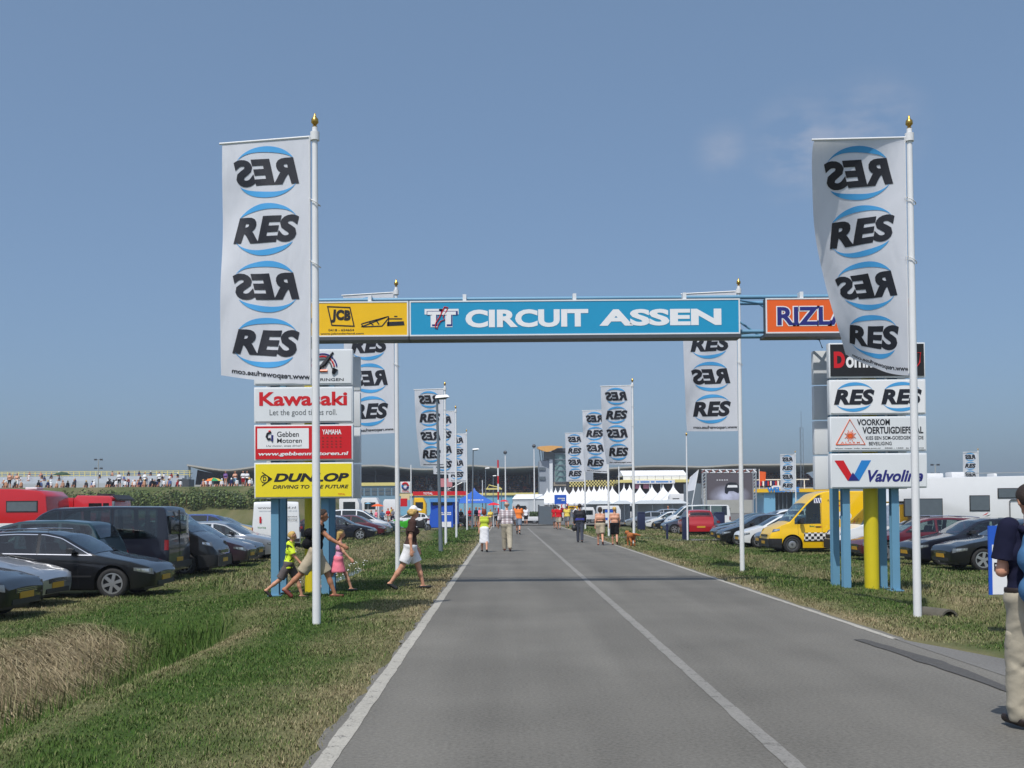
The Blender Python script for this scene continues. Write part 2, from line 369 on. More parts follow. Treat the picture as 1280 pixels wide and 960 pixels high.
# paths that cross the ditches, and the paved paddock at the far end
def sheet(name, pts, z, mat, parent=None):
    mb = MB(); mb.poly([(x, y, z) for x, y in pts], mat); return mb.build(name, parent)
mb = MB(); V = []
for i in range(30):
    x = 4.85 + i * .3; V += [(x, 57.2, float(gh(x, 57.2)) + .03), (x, 59.4, float(gh(x, 59.4)) + .03)]
mb.add(V, [(2 * i, 2 * i + 2, 2 * i + 3, 2 * i + 1) for i in range(29)], 'asphalt_patch'); kind(mb.build('footpath'), 'structure')
mb = MB(); V = []
for i in range(40):
    x = -1.3 - i * .3; V += [(x, 85.5, float(gh(x, 85.5)) + .03), (x, 88.5, float(gh(x, 88.5)) + .03)]
mb.add(V, [(2 * i, 2 * i + 1, 2 * i + 3, 2 * i + 2) for i in range(39)], 'asphalt_patch'); kind(mb.build('footpath'), 'structure')
kind(sheet('paddock_paving', [(-14, 100), (60, 100), (70, 240), (-60, 240), (-16, 172)], .06, 'asphalt_patch'), 'structure')
# ditch water beside the crossing
kind(sheet('water', [(-5.5, 26.5), (-4.9, 26.5), (-4.85, 40), (-5.5, 40)], -.58, M('water', (.05, .06, .06), .06, spec=.8)), 'structure')

# ------------------------------------------------------------------ grass blades
def blades(name, x0, x1, y0, y1, dens, hmin, hmax, wid, droop=.6, mask=None, dry_add=0, seed=0, tall=None, comb=None):
    r = np.random.default_rng(seed); n = int((x1 - x0) * (y1 - y0) * dens)
    x = r.uniform(x0, x1, n); y = r.uniform(y0, y1, n)
    keep = np.ones(n, bool)
    if mask is not None: keep &= r.random(n) < mask(x, y)
    # the tufts stand closer in some places
    keep &= r.random(n) < .35 + .9 * vnoise(x, y, .22, seed + 3)
    x, y = x[keep], y[keep]; n = len(x); z = gh(x, y) - .006
    h = r.uniform(hmin, hmax, n) * (.6 + .8 * vnoise(x, y, .9, seed + 5))
    if tall is not None: h = h * tall(x, y)
    az = r.uniform(0, 2 * PI, n) if comb is None else r.normal(comb, .55, n) + (vnoise(x, y, .6, 21) - .5) * 1.6; dx, dy = np.cos(az), np.sin(az); ln = droop * h * r.uniform(.3, 1.4, n)
    w = wid * r.uniform(.6, 1.3, n) * .5; sx, sy = -dy * w, dx * w
    P = np.empty((n, 5, 3))
    P[:, 0] = np.stack([x - sx, y - sy, z], 1); P[:, 1] = np.stack([x + sx, y + sy, z], 1)
    mx, my, mz = x + dx * ln * .35, y + dy * ln * .35, z + h * .62
    P[:, 2] = np.stack([mx + sx * .8, my + sy * .8, mz], 1); P[:, 3] = np.stack([mx - sx * .8, my - sy * .8, mz], 1)
    P[:, 4] = np.stack([x + dx * ln, y + dy * ln, z + h], 1)
    if comb is not None:                                  # mown hay lies along the slope
        P[:, 2, 2] = P[:, 3, 2] = gh(mx, my) + h * .45; P[:, 4, 2] = gh(x + dx * ln, y + dy * ln) + h * .35
    base = np.arange(n) * 5
    T = np.stack([base, base + 1, base + 2, base, base + 2, base + 3, base + 3, base + 2, base + 4], 1).reshape(-1, 3)
    me = bpy.data.meshes.new(name); me.vertices.add(n * 5); me.vertices.foreach_set('co', P.reshape(-1).astype(np.float32))
    me.loops.add(len(T) * 3); me.loops.foreach_set('vertex_index', T.reshape(-1).astype(np.int32))
    me.polygons.add(len(T)); me.polygons.foreach_set('loop_start', (np.arange(len(T)) * 3).astype(np.int32)); me.polygons.foreach_set('loop_total', np.full(len(T), 3, np.int32))
    d = np.clip(dryness(x, y) + dry_add + r.normal(0, .22, n), 0, 1)
    a = me.attributes.new('dry', 'FLOAT', 'POINT'); a.data.foreach_set('value', np.repeat(d, 5).astype(np.float32))
    a = me.attributes.new('rnd', 'FLOAT', 'POINT'); a.data.foreach_set('value', np.repeat(r.random(n), 5).astype(np.float32))
    me.materials.append(MATS['blade']); me.update(calc_edges=True)
    return kind(link(name, me), 'stuff')
ditchL = lambda x, y: np.exp(-((x + 5.05) / .75) ** 2)
edgeL = lambda x, y: sm(-x, 1.24, 1.45)
edgeR = lambda x, y: sm(x, 4.88, 5.15) * np.where(y < 13.6, sm(x - 4.9 - (13.4 - y) * .42, 0, .25), 1)
blades('grass', -7.6, -1.26, 6.6, 15, 3000, .015, .042, .007, .9, edgeL, 0, 1)
blades('grass', -9.5, -1.26, 15, 26, 1300, .018, .05, .010, .9, edgeL, 0, 2)
blades('grass', -12, -1.26, 26, 48, 330, .03, .07, .018, .8, edgeL, 0, 3)
blades('grass', -12, -1.26, 48, 90, 90, .04, .10, .035, .8, edgeL, 0, 4)
blades('grass', 4.86, 9.5, 10, 22, 1500, .018, .05, .009, .9, edgeR, 0, 5)
blades('grass', 4.86, 13, 22, 48, 420, .03, .07, .016, .8, edgeR, 0, 6)
blades('grass', 4.86, 14, 48, 90, 90, .04, .10, .035, .8, edgeR, 0, 7)
blades('grass', -11, -7.6, 13, 15, 900, .02, .05, .01, .9, None, 0, 9)
# long grass and cut hay in and above the ditches
blades('long_grass', -6.6, -4.4, 8, 17.5, 620, .10, .30, .012, .5, lambda x, y: ditchL(x, y), -.12, 11)
blades('hay', -7.3, -5.5, 9, 17.3, 2100, .05, .12, .011, 3.0, lambda x, y: np.exp(-((x + 6.35) / .6) ** 2) * (.12 + 1.2 * vnoise(x, y, .45, 31)), .12, 12, comb=-.25)
blades('long_grass', -7.2, -4.2, 23.5, 60, 100, .06, .20, .016, .8, lambda x, y: np.exp(-((x + 5.7) / 1.0) ** 2), -.02, 13)
blades('long_grass', 6.9, 9.6, 13, 54, 130, .05, .15, .012, .9, lambda x, y: np.exp(-((x - 8.3) / .8) ** 2), -.02, 14)
# white wildflowers by the water
mb = MB(); r_ = random.Random(4)
for i in range(90):
    x = r_.uniform(-5.0, -3.9); y = r_.uniform(23.8, 31); z = float(gh(x, y)); hh = r_.uniform(.12, .4); q = r_.uniform(.014, .026)
    mb.tube([(x, y, z - .01), (x + .02, y, z + hh)], .004, 'blade', 3, False)
    mb.lathe([(0.001, z + hh - .006), (q, z + hh), (q * .7, z + hh + .012), (.001, z + hh + .015)], 'white_ink', 5, Matrix.Translation((x + .02, y, 0)))
kind(mb.build('wildflowers'), 'stuff')
# culvert pipe showing in the right ditch
c = gnd(1187, 774, -.05)
mb = MB(); prof = [(.17, 0), (.17, .55), (.14, .55), (.14, 0), (.17, 0)]
mb.lathe(prof, M('old_concrete', hexc(92, 88, 78), .9, var=.3, scale=9, bump=.4), 18, Matrix.Translation((c.x - .1, c.y + .1, float(gh(c.x, c.y)) - .06)) @ Matrix.Rotation(R(20), 4, 'Z') @ Matrix.Rotation(R(90), 4, 'X') @ Matrix.Translation((0, 0, -.35)))
tag(mb.build('culvert_pipe', smooth=50), 'concrete culvert pipe end in the grass beside the right flagpole', 'pipe')
# ================================================================== flag cloth, poles, gantry, pylons
def flag_mat():
    mt = bpy.data.materials.new('flag_white'); mt.use_nodes = True; MATS['flag_white'] = mt
    n = mt.node_tree; b = n.nodes['Principled BSDF']; b.inputs['Roughness'].default_value = .75; b.inputs['Base Color'].default_value = (.78, .80, .86, 1); b.inputs['Specular IOR Level'].default_value = .2
    t = n.nodes.new('ShaderNodeBsdfTranslucent'); t.inputs['Color'].default_value = (.75, .76, .80, 1)
    mx = n.nodes.new('ShaderNodeMixShader'); mx.inputs[0].default_value = .28
    g = n.nodes.new('ShaderNodeTexCoord'); x = n.nodes.new('ShaderNodeTexNoise'); x.inputs['Scale'].default_value = 2.6; x.inputs['Detail'].default_value = 1.5; x.inputs['Distortion'].default_value = .3
    mp_ = n.nodes.new('ShaderNodeMapping'); mp_.inputs['Scale'].default_value = (2.2, 1, .6); n.links.new(g.outputs['Object'], mp_.inputs['Vector']); n.links.new(mp_.outputs[0], x.inputs['Vector'])
    k = n.nodes.new('ShaderNodeBump'); k.inputs['Strength'].default_value = .5; k.inputs['Distance'].default_value = .05; n.links.new(x.outputs['Fac'], k.inputs['Height'])
    n.links.new(k.outputs[0], b.inputs['Normal']); n.links.new(k.outputs[0], t.inputs['Normal'])
    o = n.nodes['Material Output']; n.links.new(b.outputs[0], mx.inputs[1]); n.links.new(t.outputs[0], mx.inputs[2]); n.links.new(mx.outputs[0], o.inputs['Surface'])
flag_mat()
FW, FH = 1.36, 3.56
def logo_geo(mirror=False):
    """verts (x,z) in a unit-wide box centred on 0, word and two swooshes"""
    V, Fs, _ = text2d('RES', .05, .2, 1.06); x = (V[:, 0] - .5) * .97; z = (V[:, 1] - .5) * .375
    A, FA = crescent(.02, .045, .46, .315); B, FB = crescent(-.02, -.045, .46, .315, True)
    s = -1 if mirror else 1
    return (np.stack([x * s, z], 1), Fs), (np.array(A) * (s, 1), FA), (np.array(B) * (s, 1), FB)
def refine(V, Fs, L):
    bm = bmesh.new(); vs_ = [bm.verts.new((a, 0, b)) for a, b in V]
    for f in Fs:
        try: bm.faces.new([vs_[i] for i in f])
        except ValueError: pass
    bmesh.ops.triangulate(bm, faces=bm.faces)
    for _ in range(5):
        es = [e for e in bm.edges if e.calc_length() > L]
        if not es: break
        bmesh.ops.subdivide_edges(bm, edges=es, cuts=1); bmesh.ops.triangulate(bm, faces=bm.faces)
    bm.verts.index_update(); out = np.array([(v.co.x, v.co.z) for v in bm.verts]); FF = [tuple(v.index for v in f.verts) for f in bm.faces]; bm.free(); return out, FF
def make_flag(pole, ztop, label, phi0=0., phi1=0., rip=.05, lift=.1, seed=0, near=True, W_=FW, H_=FH, k=1.0, scallop=.0, pe=1.3):
    """pole: x,y of the pole axis; the cloth hangs to the left of the pole, top edge on an arm"""
    f = thing('flag', label, 'flag', (pole[0], pole[1], ztop), 0, 'tall white banner flags')
    W_, H_ = W_ * k, H_ * k
    def cl(a, b, off=0.0):
        # a: metres from the left (free) edge, b: metres down from the top
        u = 1 - np.asarray(a) / W_; v = np.asarray(b) / H_
        ph = phi0 + phi1 * np.clip(v, 0, 1) ** pe
        rp = rip * u ** .8 * (np.sin(5.2 * u + 7 * v + seed) * .55 + np.sin(9 * v - 3.2 * u + seed * 2) * .45) * np.clip(v * 5, 0, 1)
        rp = rp + rip * (.30 * np.sin(15 * u + 9 * v + seed) + .22 * np.sin(11 * u - 16 * v + seed * 3)) * np.clip(v * 4, 0, 1) * u
        r = .06 + W_ * u * (1 - scallop * np.sin(PI * np.clip(v, 0, 1)))
        x = -r * np.cos(ph); y = r * np.sin(ph) + rp - off
        z = -np.asarray(b) + lift * u ** 1.5 * np.clip(v, 0, 1) ** 4
        return np.stack([x, y, z], -1)
    nu, nv = (34, 84) if near else (14, 30)
    A, B = np.meshgrid(np.linspace(0, W_, nu), np.linspace(0, H_, nv)); P = cl(A, B).reshape(-1, 3); ii = np.arange(nu * nv).reshape(nv, nu)
    mb = MB(); mb.add(P, np.stack([ii[:-1, :-1], ii[1:, :-1], ii[1:, 1:], ii[:-1, 1:]], 2).reshape(-1, 4), 'flag_white'); c = mb.build('cloth', f, smooth=80)
    # printed marks on both faces of the cloth
    pitch = H_ * .236; cx = W_ * .50; lw = W_ * .76
    for i in range(4):
        word, top, bot = logo_geo(i % 2 == 0); cz = H_ * .128 + i * pitch
        for nm, (V, Fs), mat in (('logo_word', word, 'ink'), ('logo_swoosh', top, 'res_blue'), ('logo_swoosh', bot, 'res_blue')):
            V2, F2 = refine(V, Fs, .09 if near else .3); a = cx + V2[:, 0] * lw; b = cz - V2[:, 1] * lw * 1.02
            mb = MB(); o_ = .007 if near else .02
            mb.add(cl(a, b, o_), F2, mat); mb.add(cl(a, b, -o_), F2, mat); mb.build(nm, f)
    V, Fs, asp = text2d('www.respowerfuse.com', .02); V2, F2 = refine(np.stack([V[:, 0] * asp, V[:, 1]], 1), Fs, 1.2 if near else 4)
    a = W_ * (.985 - .86 * V2[:, 0] / asp); b = H_ * (.988 - .029 * V2[:, 1]); mb = MB(); mb.add(cl(a, b, .007), F2, 'ink'); mb.add(cl(a, b, -.007), F2, 'ink'); mb.build('web_address', f)
    return f
def make_pole(x, y, ztop, label, phi0=0., z0=None, r=.055, k=1.0, arm=True, straps=True, group='white flagpoles along the road'):
    z0 = float(gh(x, y)) - .02 if z0 is None else z0
    t = thing('flagpole', label, 'flagpole', (x, y, z0), 0, group); h = ztop - z0
    mb = MB(); mb.tube([(0, 0, 0), (0, 0, h * .5), (0, 0, h)], [r * 1.1, r, r * .72], 'white_metal', 14); mb.build('pole', t, smooth=50)
    mb = MB(); mb.lathe([(.001, h - .01), (.03, h - .01), (.035, h + .015), (.02, h + .03), (.055, h + .07), (.05, h + .12), (.02, h + .155), (.012, h + .2), (.001, h + .2)], 'gold', 12); mb.build('finial', t, smooth=50)
    if arm:
        L_ = (FW + .1) * k; zt = h - .13
        d = Vector((-math.cos(phi0), math.sin(phi0), 0))
        mb = MB(); mb.tube([d * -.02 + Vector((0, 0, zt)), d * L_ + Vector((0, 0, zt - .015))], .017, 'white_metal', 8); mb.build('top_arm', t, smooth=50)
        mb = MB(); mb.lathe([(r * .8, zt - .06), (r + .012, zt - .06), (r + .012, zt + .06), (r * .7, zt + .06)], 'white_plastic', 12); mb.build('collar', t, smooth=50)
        if straps:
            for q in (.27, .52):
                zz = zt - FH * k * q; mb = MB()
                mb.tube([(.075 * math.cos(i * PI / 6), .075 * math.sin(i * PI / 6), zz + .10 * math.cos(i * PI / 6)*-.5) for i in range(13)], .008, 'white_plastic', 6); mb.build('strap', t, smooth=60)
            mb = MB(); mb.tube([(-.075, -.02, zt), (-.078, -.02, zt - FH * k)], .008, 'white_plastic', 6); mb.build('halyard', t)
    return t
PL = [(-2.70, 15.45), (-2.72, 27.3), (-2.72, 49.5), (-2.75, 61.0), (-2.8, 79.5)]
PR = [(6.12, 16.1), (6.02, 27.5), (5.80, 48.7), (5.85, 61.0), (5.9, 79.5)]
ordn = ['nearest', 'second', 'third', 'fourth', 'farthest']
FL = [dict(phi0=.17, phi1=-.05, rip=.055, lift=.16, seed=1), dict(phi0=.20, phi1=.15, rip=.05, lift=-.02, seed=2.2), dict(phi0=.12, phi1=.45, rip=.06, lift=.05, seed=3), dict(phi0=.1, phi1=.3, rip=.06, lift=.05, seed=4), dict(phi0=.1, phi1=.2, rip=.06, lift=.04, seed=5)]
FR = [dict(phi0=.02, phi1=1.12, rip=.075, lift=.5, seed=.6, pe=.65), dict(phi0=.16, phi1=.35, rip=.05, lift=.05, seed=1.7), dict(phi0=.12, phi1=.55, rip=.05, lift=.05, seed=2.9), dict(phi0=.1, phi1=.3, rip=.1, lift=.12, seed=3.3), dict(phi0=.1, phi1=.25, rip=.03, lift=.0, seed=4.1)]
for side, PP, FF in (('left', PL, FL), ('right', PR, FR)):
    for i, (x, y) in enumerate(PP):
        zt = 7.16 if side == 'left' else 7.30
        if i: zt = 7.28
        make_pole(x, y, zt, f'{ordn[i]} white flagpole with gold finial on the {side} verge', FF[i]['phi0'], straps=i < 3)
        make_flag((x, y), zt - .15, f'white banner flag with mirrored black word logos on the {ordn[i]} {side} flagpole', near=i < 2, **FF[i])
# two stray banner flags beyond the parking
for px, ptop, Yd, lab in ((994, 566, 95, 'small far white banner flag left of the right sign pylon'), (1222.5, 563, 95, 'small far white banner flag rising behind the motorhome')):
    p = at(px, ptop, Yd); make_pole(p.x, p.y, p.z, lab.replace('banner flag', 'flagpole'), 0, k=.92, straps=False); make_flag((p.x, p.y), p.z - .15, lab, rip=.03, seed=px, near=False, phi0=.05, phi1=.1, k=.92)
p = at(858, 545, 58); make_pole(p.x, p.y, p.z, 'bare thin white pole beside the red parked car', 0, arm=False, r=.045)
p = at(600, 575, 105); 

# ------------------------------------------------------------------ gantry over the road
GYD = 21.8
gl = at(320, 400, GYD).x; gr = at(1133, 392, GYD).x
yl = gnd(383, 742).x, gnd(383, 742).y; yr = gnd(1086, 733)
gan = thing('gantry', 'blue steel sign gantry spanning the road on yellow posts', 'gantry', (0, GYD, 0))
def ganz(px, py): p = at(px, py, GYD - .22); return p.x, p.z
zt_, zb_ = 5.78, 5.13
xl = gl; x_a = ganz(511.5, 400)[0]; x_b = ganz(924.5, 400)[0]; x_c = ganz(956.5, 400)[0]; xr_ = gr
for X in (-3.92, 7.42):
    mb = MB(); z0 = float(gh(X, GYD)) - .05
    mb.tube([(X, 0.12, z0), (X, 0.12, 5.3)], .145, 'yellow_post', 24); mb.build('post', gan, smooth=50)
for yy in (-.02, .62):
    mb = MB(); mb.tube([(gl, yy, zt_ + .10), (gr, yy, zt_ + .10)], .042, 'blue_steel', 12); mb.build('top_chord', gan, smooth=50)
    mb = MB(); mb.tube([(gl, yy, zb_ + .05), (gr, yy, zb_ + .05)], .042, 'blue_steel', 12); mb.build('bottom_chord', gan, smooth=50)
n = 14
for i in range(n):
    a = gl + (gr - gl) * i / n; b = gl + (gr - gl) * (i + 1) / n
    mb = MB(); mb.tube([(a, .62, zt_ + .08), (b, .62, zb_ + .06)], .022, 'blue_steel', 8); mb.build('brace', gan)
    mb = MB(); mb.tube([(a, -.02, zt_ + .10), (b, .62, zt_ + .09)], .022, 'blue_steel', 8); mb.build('brace', gan)
    mb = MB(); mb.tube([(a, .62, zb_ + .06), (b, -.02, zb_ + .06)], .022, 'blue_steel', 8); mb.build('brace', gan)
def gpanel(x0, x1, mat, label):
    t = link('sign_panel', None, gan, (0, -.22, 0)); t['label'] = label
    mb = MB(); mb.box(x0, x1, -.03, .16, zb_ - .03, zt_ + .03, 'dark_steel'); mb.build('cabinet', t)
    mb = MB(); w = .028
    mb.box(x0, x1, -.05, -.031, zt_ + .03 - w, zt_ + .03, 'pale_panel'); mb.box(x0, x1, -.05, -.031, zb_ - .03, zb_ - .03 + w, 'pale_panel')
    mb.box(x0, x0 + w, -.05, -.031, zb_ - .03 + w, zt_ + .03 - w, 'pale_panel'); mb.box(x1 - w, x1, -.05, -.031, zb_ - .03 + w, zt_ + .03 - w, 'pale_panel'); mb.build('frame', t)
    mb = MB(); mb.box(x0 + w, x1 - w, -.042, -.031, zb_ - .03 + w, zt_ + .03 - w, mat); mb.build('face', t)
    mb = MB(); mb.box(x0 - .02, x1 + .02, -.06, .40, zb_ - .10, zb_ - .034, 'dark_steel'); mb.build('under_rail', t)
    nn = max(2, int((x1 - x0) / 1.9))
    for i in range(nn):
        x = x0 + (x1 - x0) * (i + .5) / nn; mb = MB(); mb.box(x - .035, x + .035, -.03, .16, zt_ + .031, zt_ + .16, 'pale_panel'); mb.build('clamp', t)
    return t
YF = -.047
def gbox(px0, px1, py0, py1):
    a = ganz(px0, py1); b = ganz(px1, py0); return (a[0], b[0], a[1], b[1])
t = gpanel(xl, x_a - .01, 'sign_yellow', 'yellow advertising panel at the left end of the gantry')
bx = gbox(412, 441, 384, 408)
mb = MB(); tilt = .04
def quad_ring(mb, c, w, h, th, sk, mat, y):
    o = [(-w, -h), (w, -h), (w, h), (-w, h)]; i_ = [(-w + th, -h + th), (w - th, -h + th), (w - th, h - th), (-w + th, h - th)]
    P = [(c[0] + x + sk * z, y, c[1] + z + .22 * sk * x) for x, z in o + i_]; mb.add(P, [(k, (k + 1) % 4, 4 + (k + 1) % 4, 4 + k) for k in range(4)], mat)
cc = ((bx[0] + bx[1]) / 2, (bx[2] + bx[3]) / 2)
quad_ring(mb, cc, .235, .20, .025, -.22, 'black', YF); mb.build('logo_border', t)
lettering(t, 'JCB', (cc[0] - .185, cc[0] + .195, cc[1] - .135, cc[1] + .135), YF, 'black', .07, 0, rot=-.06, space=1.1)
lettering(t, '0418 - 654654', gbox(411, 443, 411.5, 414.5), YF, 'ink', .01); lettering(t, 'www.jcbnederland.com', gbox(401, 455, 416, 419.5), YF, 'ink', .02)
lettering(t, 'V', gbox(384, 392, 398, 410), YF, 'ink', .03)
mb = MB(); q = lambda px, py: (ganz(px, py)[0], YF, ganz(px, py)[1])
for pl in ([(452, 409), (484, 396.5)], [(453, 405), (486, 396)], [(454, 409), (478, 408)], [(486, 396), (486, 408)], [(486, 399), (503, 399)], [(478, 408), (486, 398)], [(493, 396), (497, 396)], [(452, 405), (454, 409)], [(462, 403), (467, 407)], [(470, 400), (474, 406)]):
    a, b = Vector(q(*pl[0])), Vector(q(*pl[1])); d = (b - a).normalized(); nn = Vector((-d.z, 0, d.x)) * .011; mb.poly([a + nn, b + nn, b - nn, a - nn], 'ink')
mb.poly([q(484, 403), q(505, 402), q(506, 407), q(484, 408)], 'ink'); mb.build('machine_drawing', t)
t = gpanel(x_a + .01, x_b, 'sign_cyan', 'long turquoise panel reading circuit name in white over the road')
lettering(t, 'CIRCUIT', gbox(582, 735, 386.5, 410), YF, 'white_ink', .045); lettering(t, 'ASSEN', gbox(749, 901, 386, 408), YF, 'white_ink', .045)
for off, mat, bold, yy in ((0, 'white_ink', .12, YF), (.012, 'navy', .065, YF - .003), (0, 'white_ink', .02, YF - .006)):
    bx = gbox(534.5, 551, 390, 406); bx2 = gbox(552.5, 570, 390, 406); e = (bold - .02) * .55
    for B in (bx, bx2): lettering(t, 'T', (B[0] - e + off, B[1] + e + off, B[2] - e - off, B[3] + e - off), yy, mat, .05 + bold * .3)
mb = MB(); pts = [(556, 384), (560, 385), (558, 390), (554, 396), (556, 400), (551, 402), (548, 406), (547, 411), (544, 410), (545, 404), (549, 398), (553, 390)]
P = [Vector(q(*p_)) for p_ in pts]; mb.tube([p_ + Vector((0, -.006, 0)) for p_ in P + P[:1]], .011, 'sign_red', 5); mb.build('track_outline', t)
t = gpanel(x_c, xr_, 'sign_orange', 'orange advertising panel at the right end of the gantry')
bx = gbox(971, 1062, 383.5, 407)
lettering(t, 'RIZLA', (bx[0] - .02, bx[1] + .02, bx[2] - .02, bx[3] + .02), YF, 'white_ink', .07); lettering(t, 'RIZLA', bx, YF - .004, 'navy', .03)
# cable hanging down to the right pylon
p0 = Vector((*ganz(1018, 424), 0)); 
mb = MB(); mb.tube([(ganz(1019, 424)[0], .1, 5.05), (ganz(1030, 427)[0], .1, 5.02), (ganz(1034, 440)[0], .1, 4.85)], .012, 'black', 6); mb.build('cable', gan)

# ------------------------------------------------------------------ double-sided advertising pylons
def pylon(xc, Yf, z0, zb, label, faces, side):
    """four front boxes and four back boxes clamped to four steel posts"""
    wd = 1.92; hB = .695; pitch = .735
    t = thing('sign_pylon', label, 'sign pylon', (xc, Yf + .35, z0))
    zb -= z0
    for sx in (-.60, .38):
        for yy, dx in ((-.10, .1), (.62, -.0)):
            X = sx + dx * 0; mb = MB(); w = .075; zt = zb + 4 * pitch - .1
            mb.box(X - w, X + w, yy - .075, yy - .063, 0, zt, 'blue_steel'); mb.box(X - w, X + w, yy + .063, yy + .075, 0, zt, 'blue_steel'); mb.box(X - .008, X + .008, yy - .062, yy + .062, 0, zt, 'blue_steel')
            po = mb.build('post', t)
            mb = MB(); mb.box(X - .13, X + .13, yy - .13, yy + .13, .0, .022, 'blue_steel'); mb.box(X - .11, X + .11, yy - .11, yy + .11, -.15, -.001, 'concrete')
            for bx_, by_ in ((-.1, -.1), (.1, -.1), (.1, .1), (-.1, .1)): mb.box(X + bx_ - .015, X + bx_ + .015, yy + by_ - .015, yy + by_ + .015, .023, .05, 'dark_steel')
            mb.build('base_plate', po)
    for i in range(4):
        za = zb + i * pitch
        for fr in (0, 1):
            y0_ = -.35 if fr == 0 else .72
            mb = MB(); mb.box(-wd / 2, wd / 2, y0_, y0_ + .165, za, za + hB, 'pale_panel' if True else 'alu'); bx_ = mb.build('light_box', t, bevel=.012)
            mb = MB(); yb = y0_ + .166 if fr == 0 else y0_ - .055
            for sx in (-.60, .38): mb.box(sx - .04, sx + .04, yb, yb + .054, za + .1, za + .6, 'grey_steel')
            mb.build('bracket', bx_)
        faces[i](t, za, hB, wd)
    return t
def face(t, za, hB, wd, mat, inset=.028):
    mb = MB(); mb.box(-wd / 2 + inset, wd / 2 - inset, -.362, -.349, za + inset, za + hB - inset, mat); return mb.build('sign_face', t)
def fb(za, hB, wd, u0, u1, v0, v1): return (-wd / 2 + wd * u0, -wd / 2 + wd * u1, za + hB * v0, za + hB * v1)
FY = -.366
def put_logo(t, cx, cz, w, y=FY):
    word, top, bot = logo_geo()
    for nm, (V, Fs), mat, d in (('logo_word', word, 'ink', .003), ('logo_swoosh', top, 'res_blue', 0), ('logo_swoosh', bot, 'res_blue', 0)):
        mb = MB(); mb.add([(cx + x * w, y - d, cz + z * w * .98) for x, z in V], Fs, mat); mb.build(nm, t)
def fL4(t, za, h, w):
    face(t, za, h, w, 'lemon'); lettering(t, 'DUNLOP', fb(za, h, w, .20, .96, .46, .70), FY, 'ink', .045, .25); lettering(t, 'DRIVING TO THE FUTURE', fb(za, h, w, .19, .955, .27, .37), FY, 'ink', .02, .22)
    mb = MB(); c = fb(za, h, w, .085, .15, .44, .66); cx, cz = (c[0] + c[1]) / 2 - .02, (c[2] + c[3]) / 2
    ring = [(cx + .075 * math.cos(k * PI / 12), FY, cz + .075 * math.sin(k * PI / 12)) for k in range(25)]; mb.tube(ring, .008, 'ink', 4, False)
    for s in (1, -1): mb.tube([(cx - .05, FY, cz + s * .13), (cx + .14, FY, cz)], .008, 'ink', 4)
    mb.poly([(cx + .07, FY, cz + .05), (cx + .15, FY, cz), (cx + .07, FY, cz - .05)], 'ink'); mb.build('logo_arrow', t)
    lettering(t, 'D', (cx - .03, cx + .035, cz - .045, cz + .045), FY, 'ink', .03); lettering(t, 'TOTAL', fb(za, h, w, .85, .92, .08, .13), FY, 'sign_red', .01)
def fL3(t, za, h, w):
    face(t, za, h, w, 'sign_red'); mb = MB(); b = fb(za, h, w, .035, .555, .33, .90); mb.box(b[0], b[1], FY + .001, -.3625, b[2], b[3], 'white_ink'); mb.build('white_field', t)
    y = FY - .002
    lettering(t, 'Gebben', fb(za, h, w, .235, .455, .66, .81), y, 'ink', .008); lettering(t, 'Motoren', fb(za, h, w, .235, .485, .49, .62), y, 'ink', .008); lettering(t, 'Uw motor, onze drive!!', fb(za, h, w, .125, .485, .375, .44), y, 'grey_ink', 0, .2)
    lettering(t, 'www.gebbenmotoren.nl', fb(za, h, w, .045, .955, .11, .24), y, 'white_ink', .03, .15); lettering(t, 'YAMAHA', fb(za, h, w, .69, .885, .72, .86), y, 'white_ink', .03)
    for k, v in enumerate((.62, .52, .44, .36)): lettering(t, '- - - - -', fb(za, h, w, .69, .885, v, v + .02), y, 'leather_red', 0)
    mb = MB(); c = fb(za, h, w, .12, .20, .52, .82); cx, cz = (c[0] + c[1]) / 2, (c[2] + c[3]) / 2
    mb.tube([(cx + .03, y, cz + .09), (cx - .04, y, cz + .06), (cx - .06, y, cz), (cx - .03, y, cz - .05), (cx + .02, y, cz - .04)], .022, 'ink', 6); mb.tube([(cx + .05, y, cz + .03), (cx + .05, y, cz - .09)], .022, 'navy', 6); mb.tube([(cx - .02, y, cz + .1), (cx + .02, y, cz + .105)], .02, 'sign_red', 6); mb.build('logo_mark', t)
def fL2(t, za, h, w):
    face(t, za, h, w, 'pale_panel'); lettering(t, 'Kawasaki', fb(za, h, w, .055, .945, .47, .86), FY, 'sign_red', .03); lettering(t, 'Let the good times roll.', fb(za, h, w, .16, .84, .16, .37), FY, 'grey_ink', .0)
def fL1(t, za, h, w):
    face(t, za, h, w, 'pale_panel'); lettering(t, 'VERZEKERINGEN', fb(za, h, w, .40, .91, .10, .18), FY, 'ink', .01)
    mb = MB(); c = fb(za, h, w, .55, .85, .3, .9); cx, cz = (c[0] + c[1]) / 2, c[2] + .12
    for k, mat in enumerate(('navy', 'sign_red', 'grey_ink')):
        r = .27 - .05 * k; mb.tube([(cx + r * math.cos(R(a)), FY, cz + r * math.sin(R(a))) for a in range(5, 176, 10)], .016, mat, 5)
    for a, b_ in (((.02, .05), (.20, .30)), ((-.02, .02), (.10, .22)), ((-.1, -.05), (.02, .1))): mb.tube([(cx + a[0], FY - .004, cz + a[1]), (cx + b_[0], FY - .004, cz + b_[1])], [.045, .02], 'ink', 6)
    mb.tube([(cx + .24, FY - .004, cz - .02), (cx + .2, FY - .004, cz - .12)], [.06, .03], 'ink', 8); mb.tube([(cx - .05, FY - .004, cz - .06), (cx + .09, FY - .004, cz - .06)], .025, 'sign_orange', 5); mb.build('logo_mark', t)
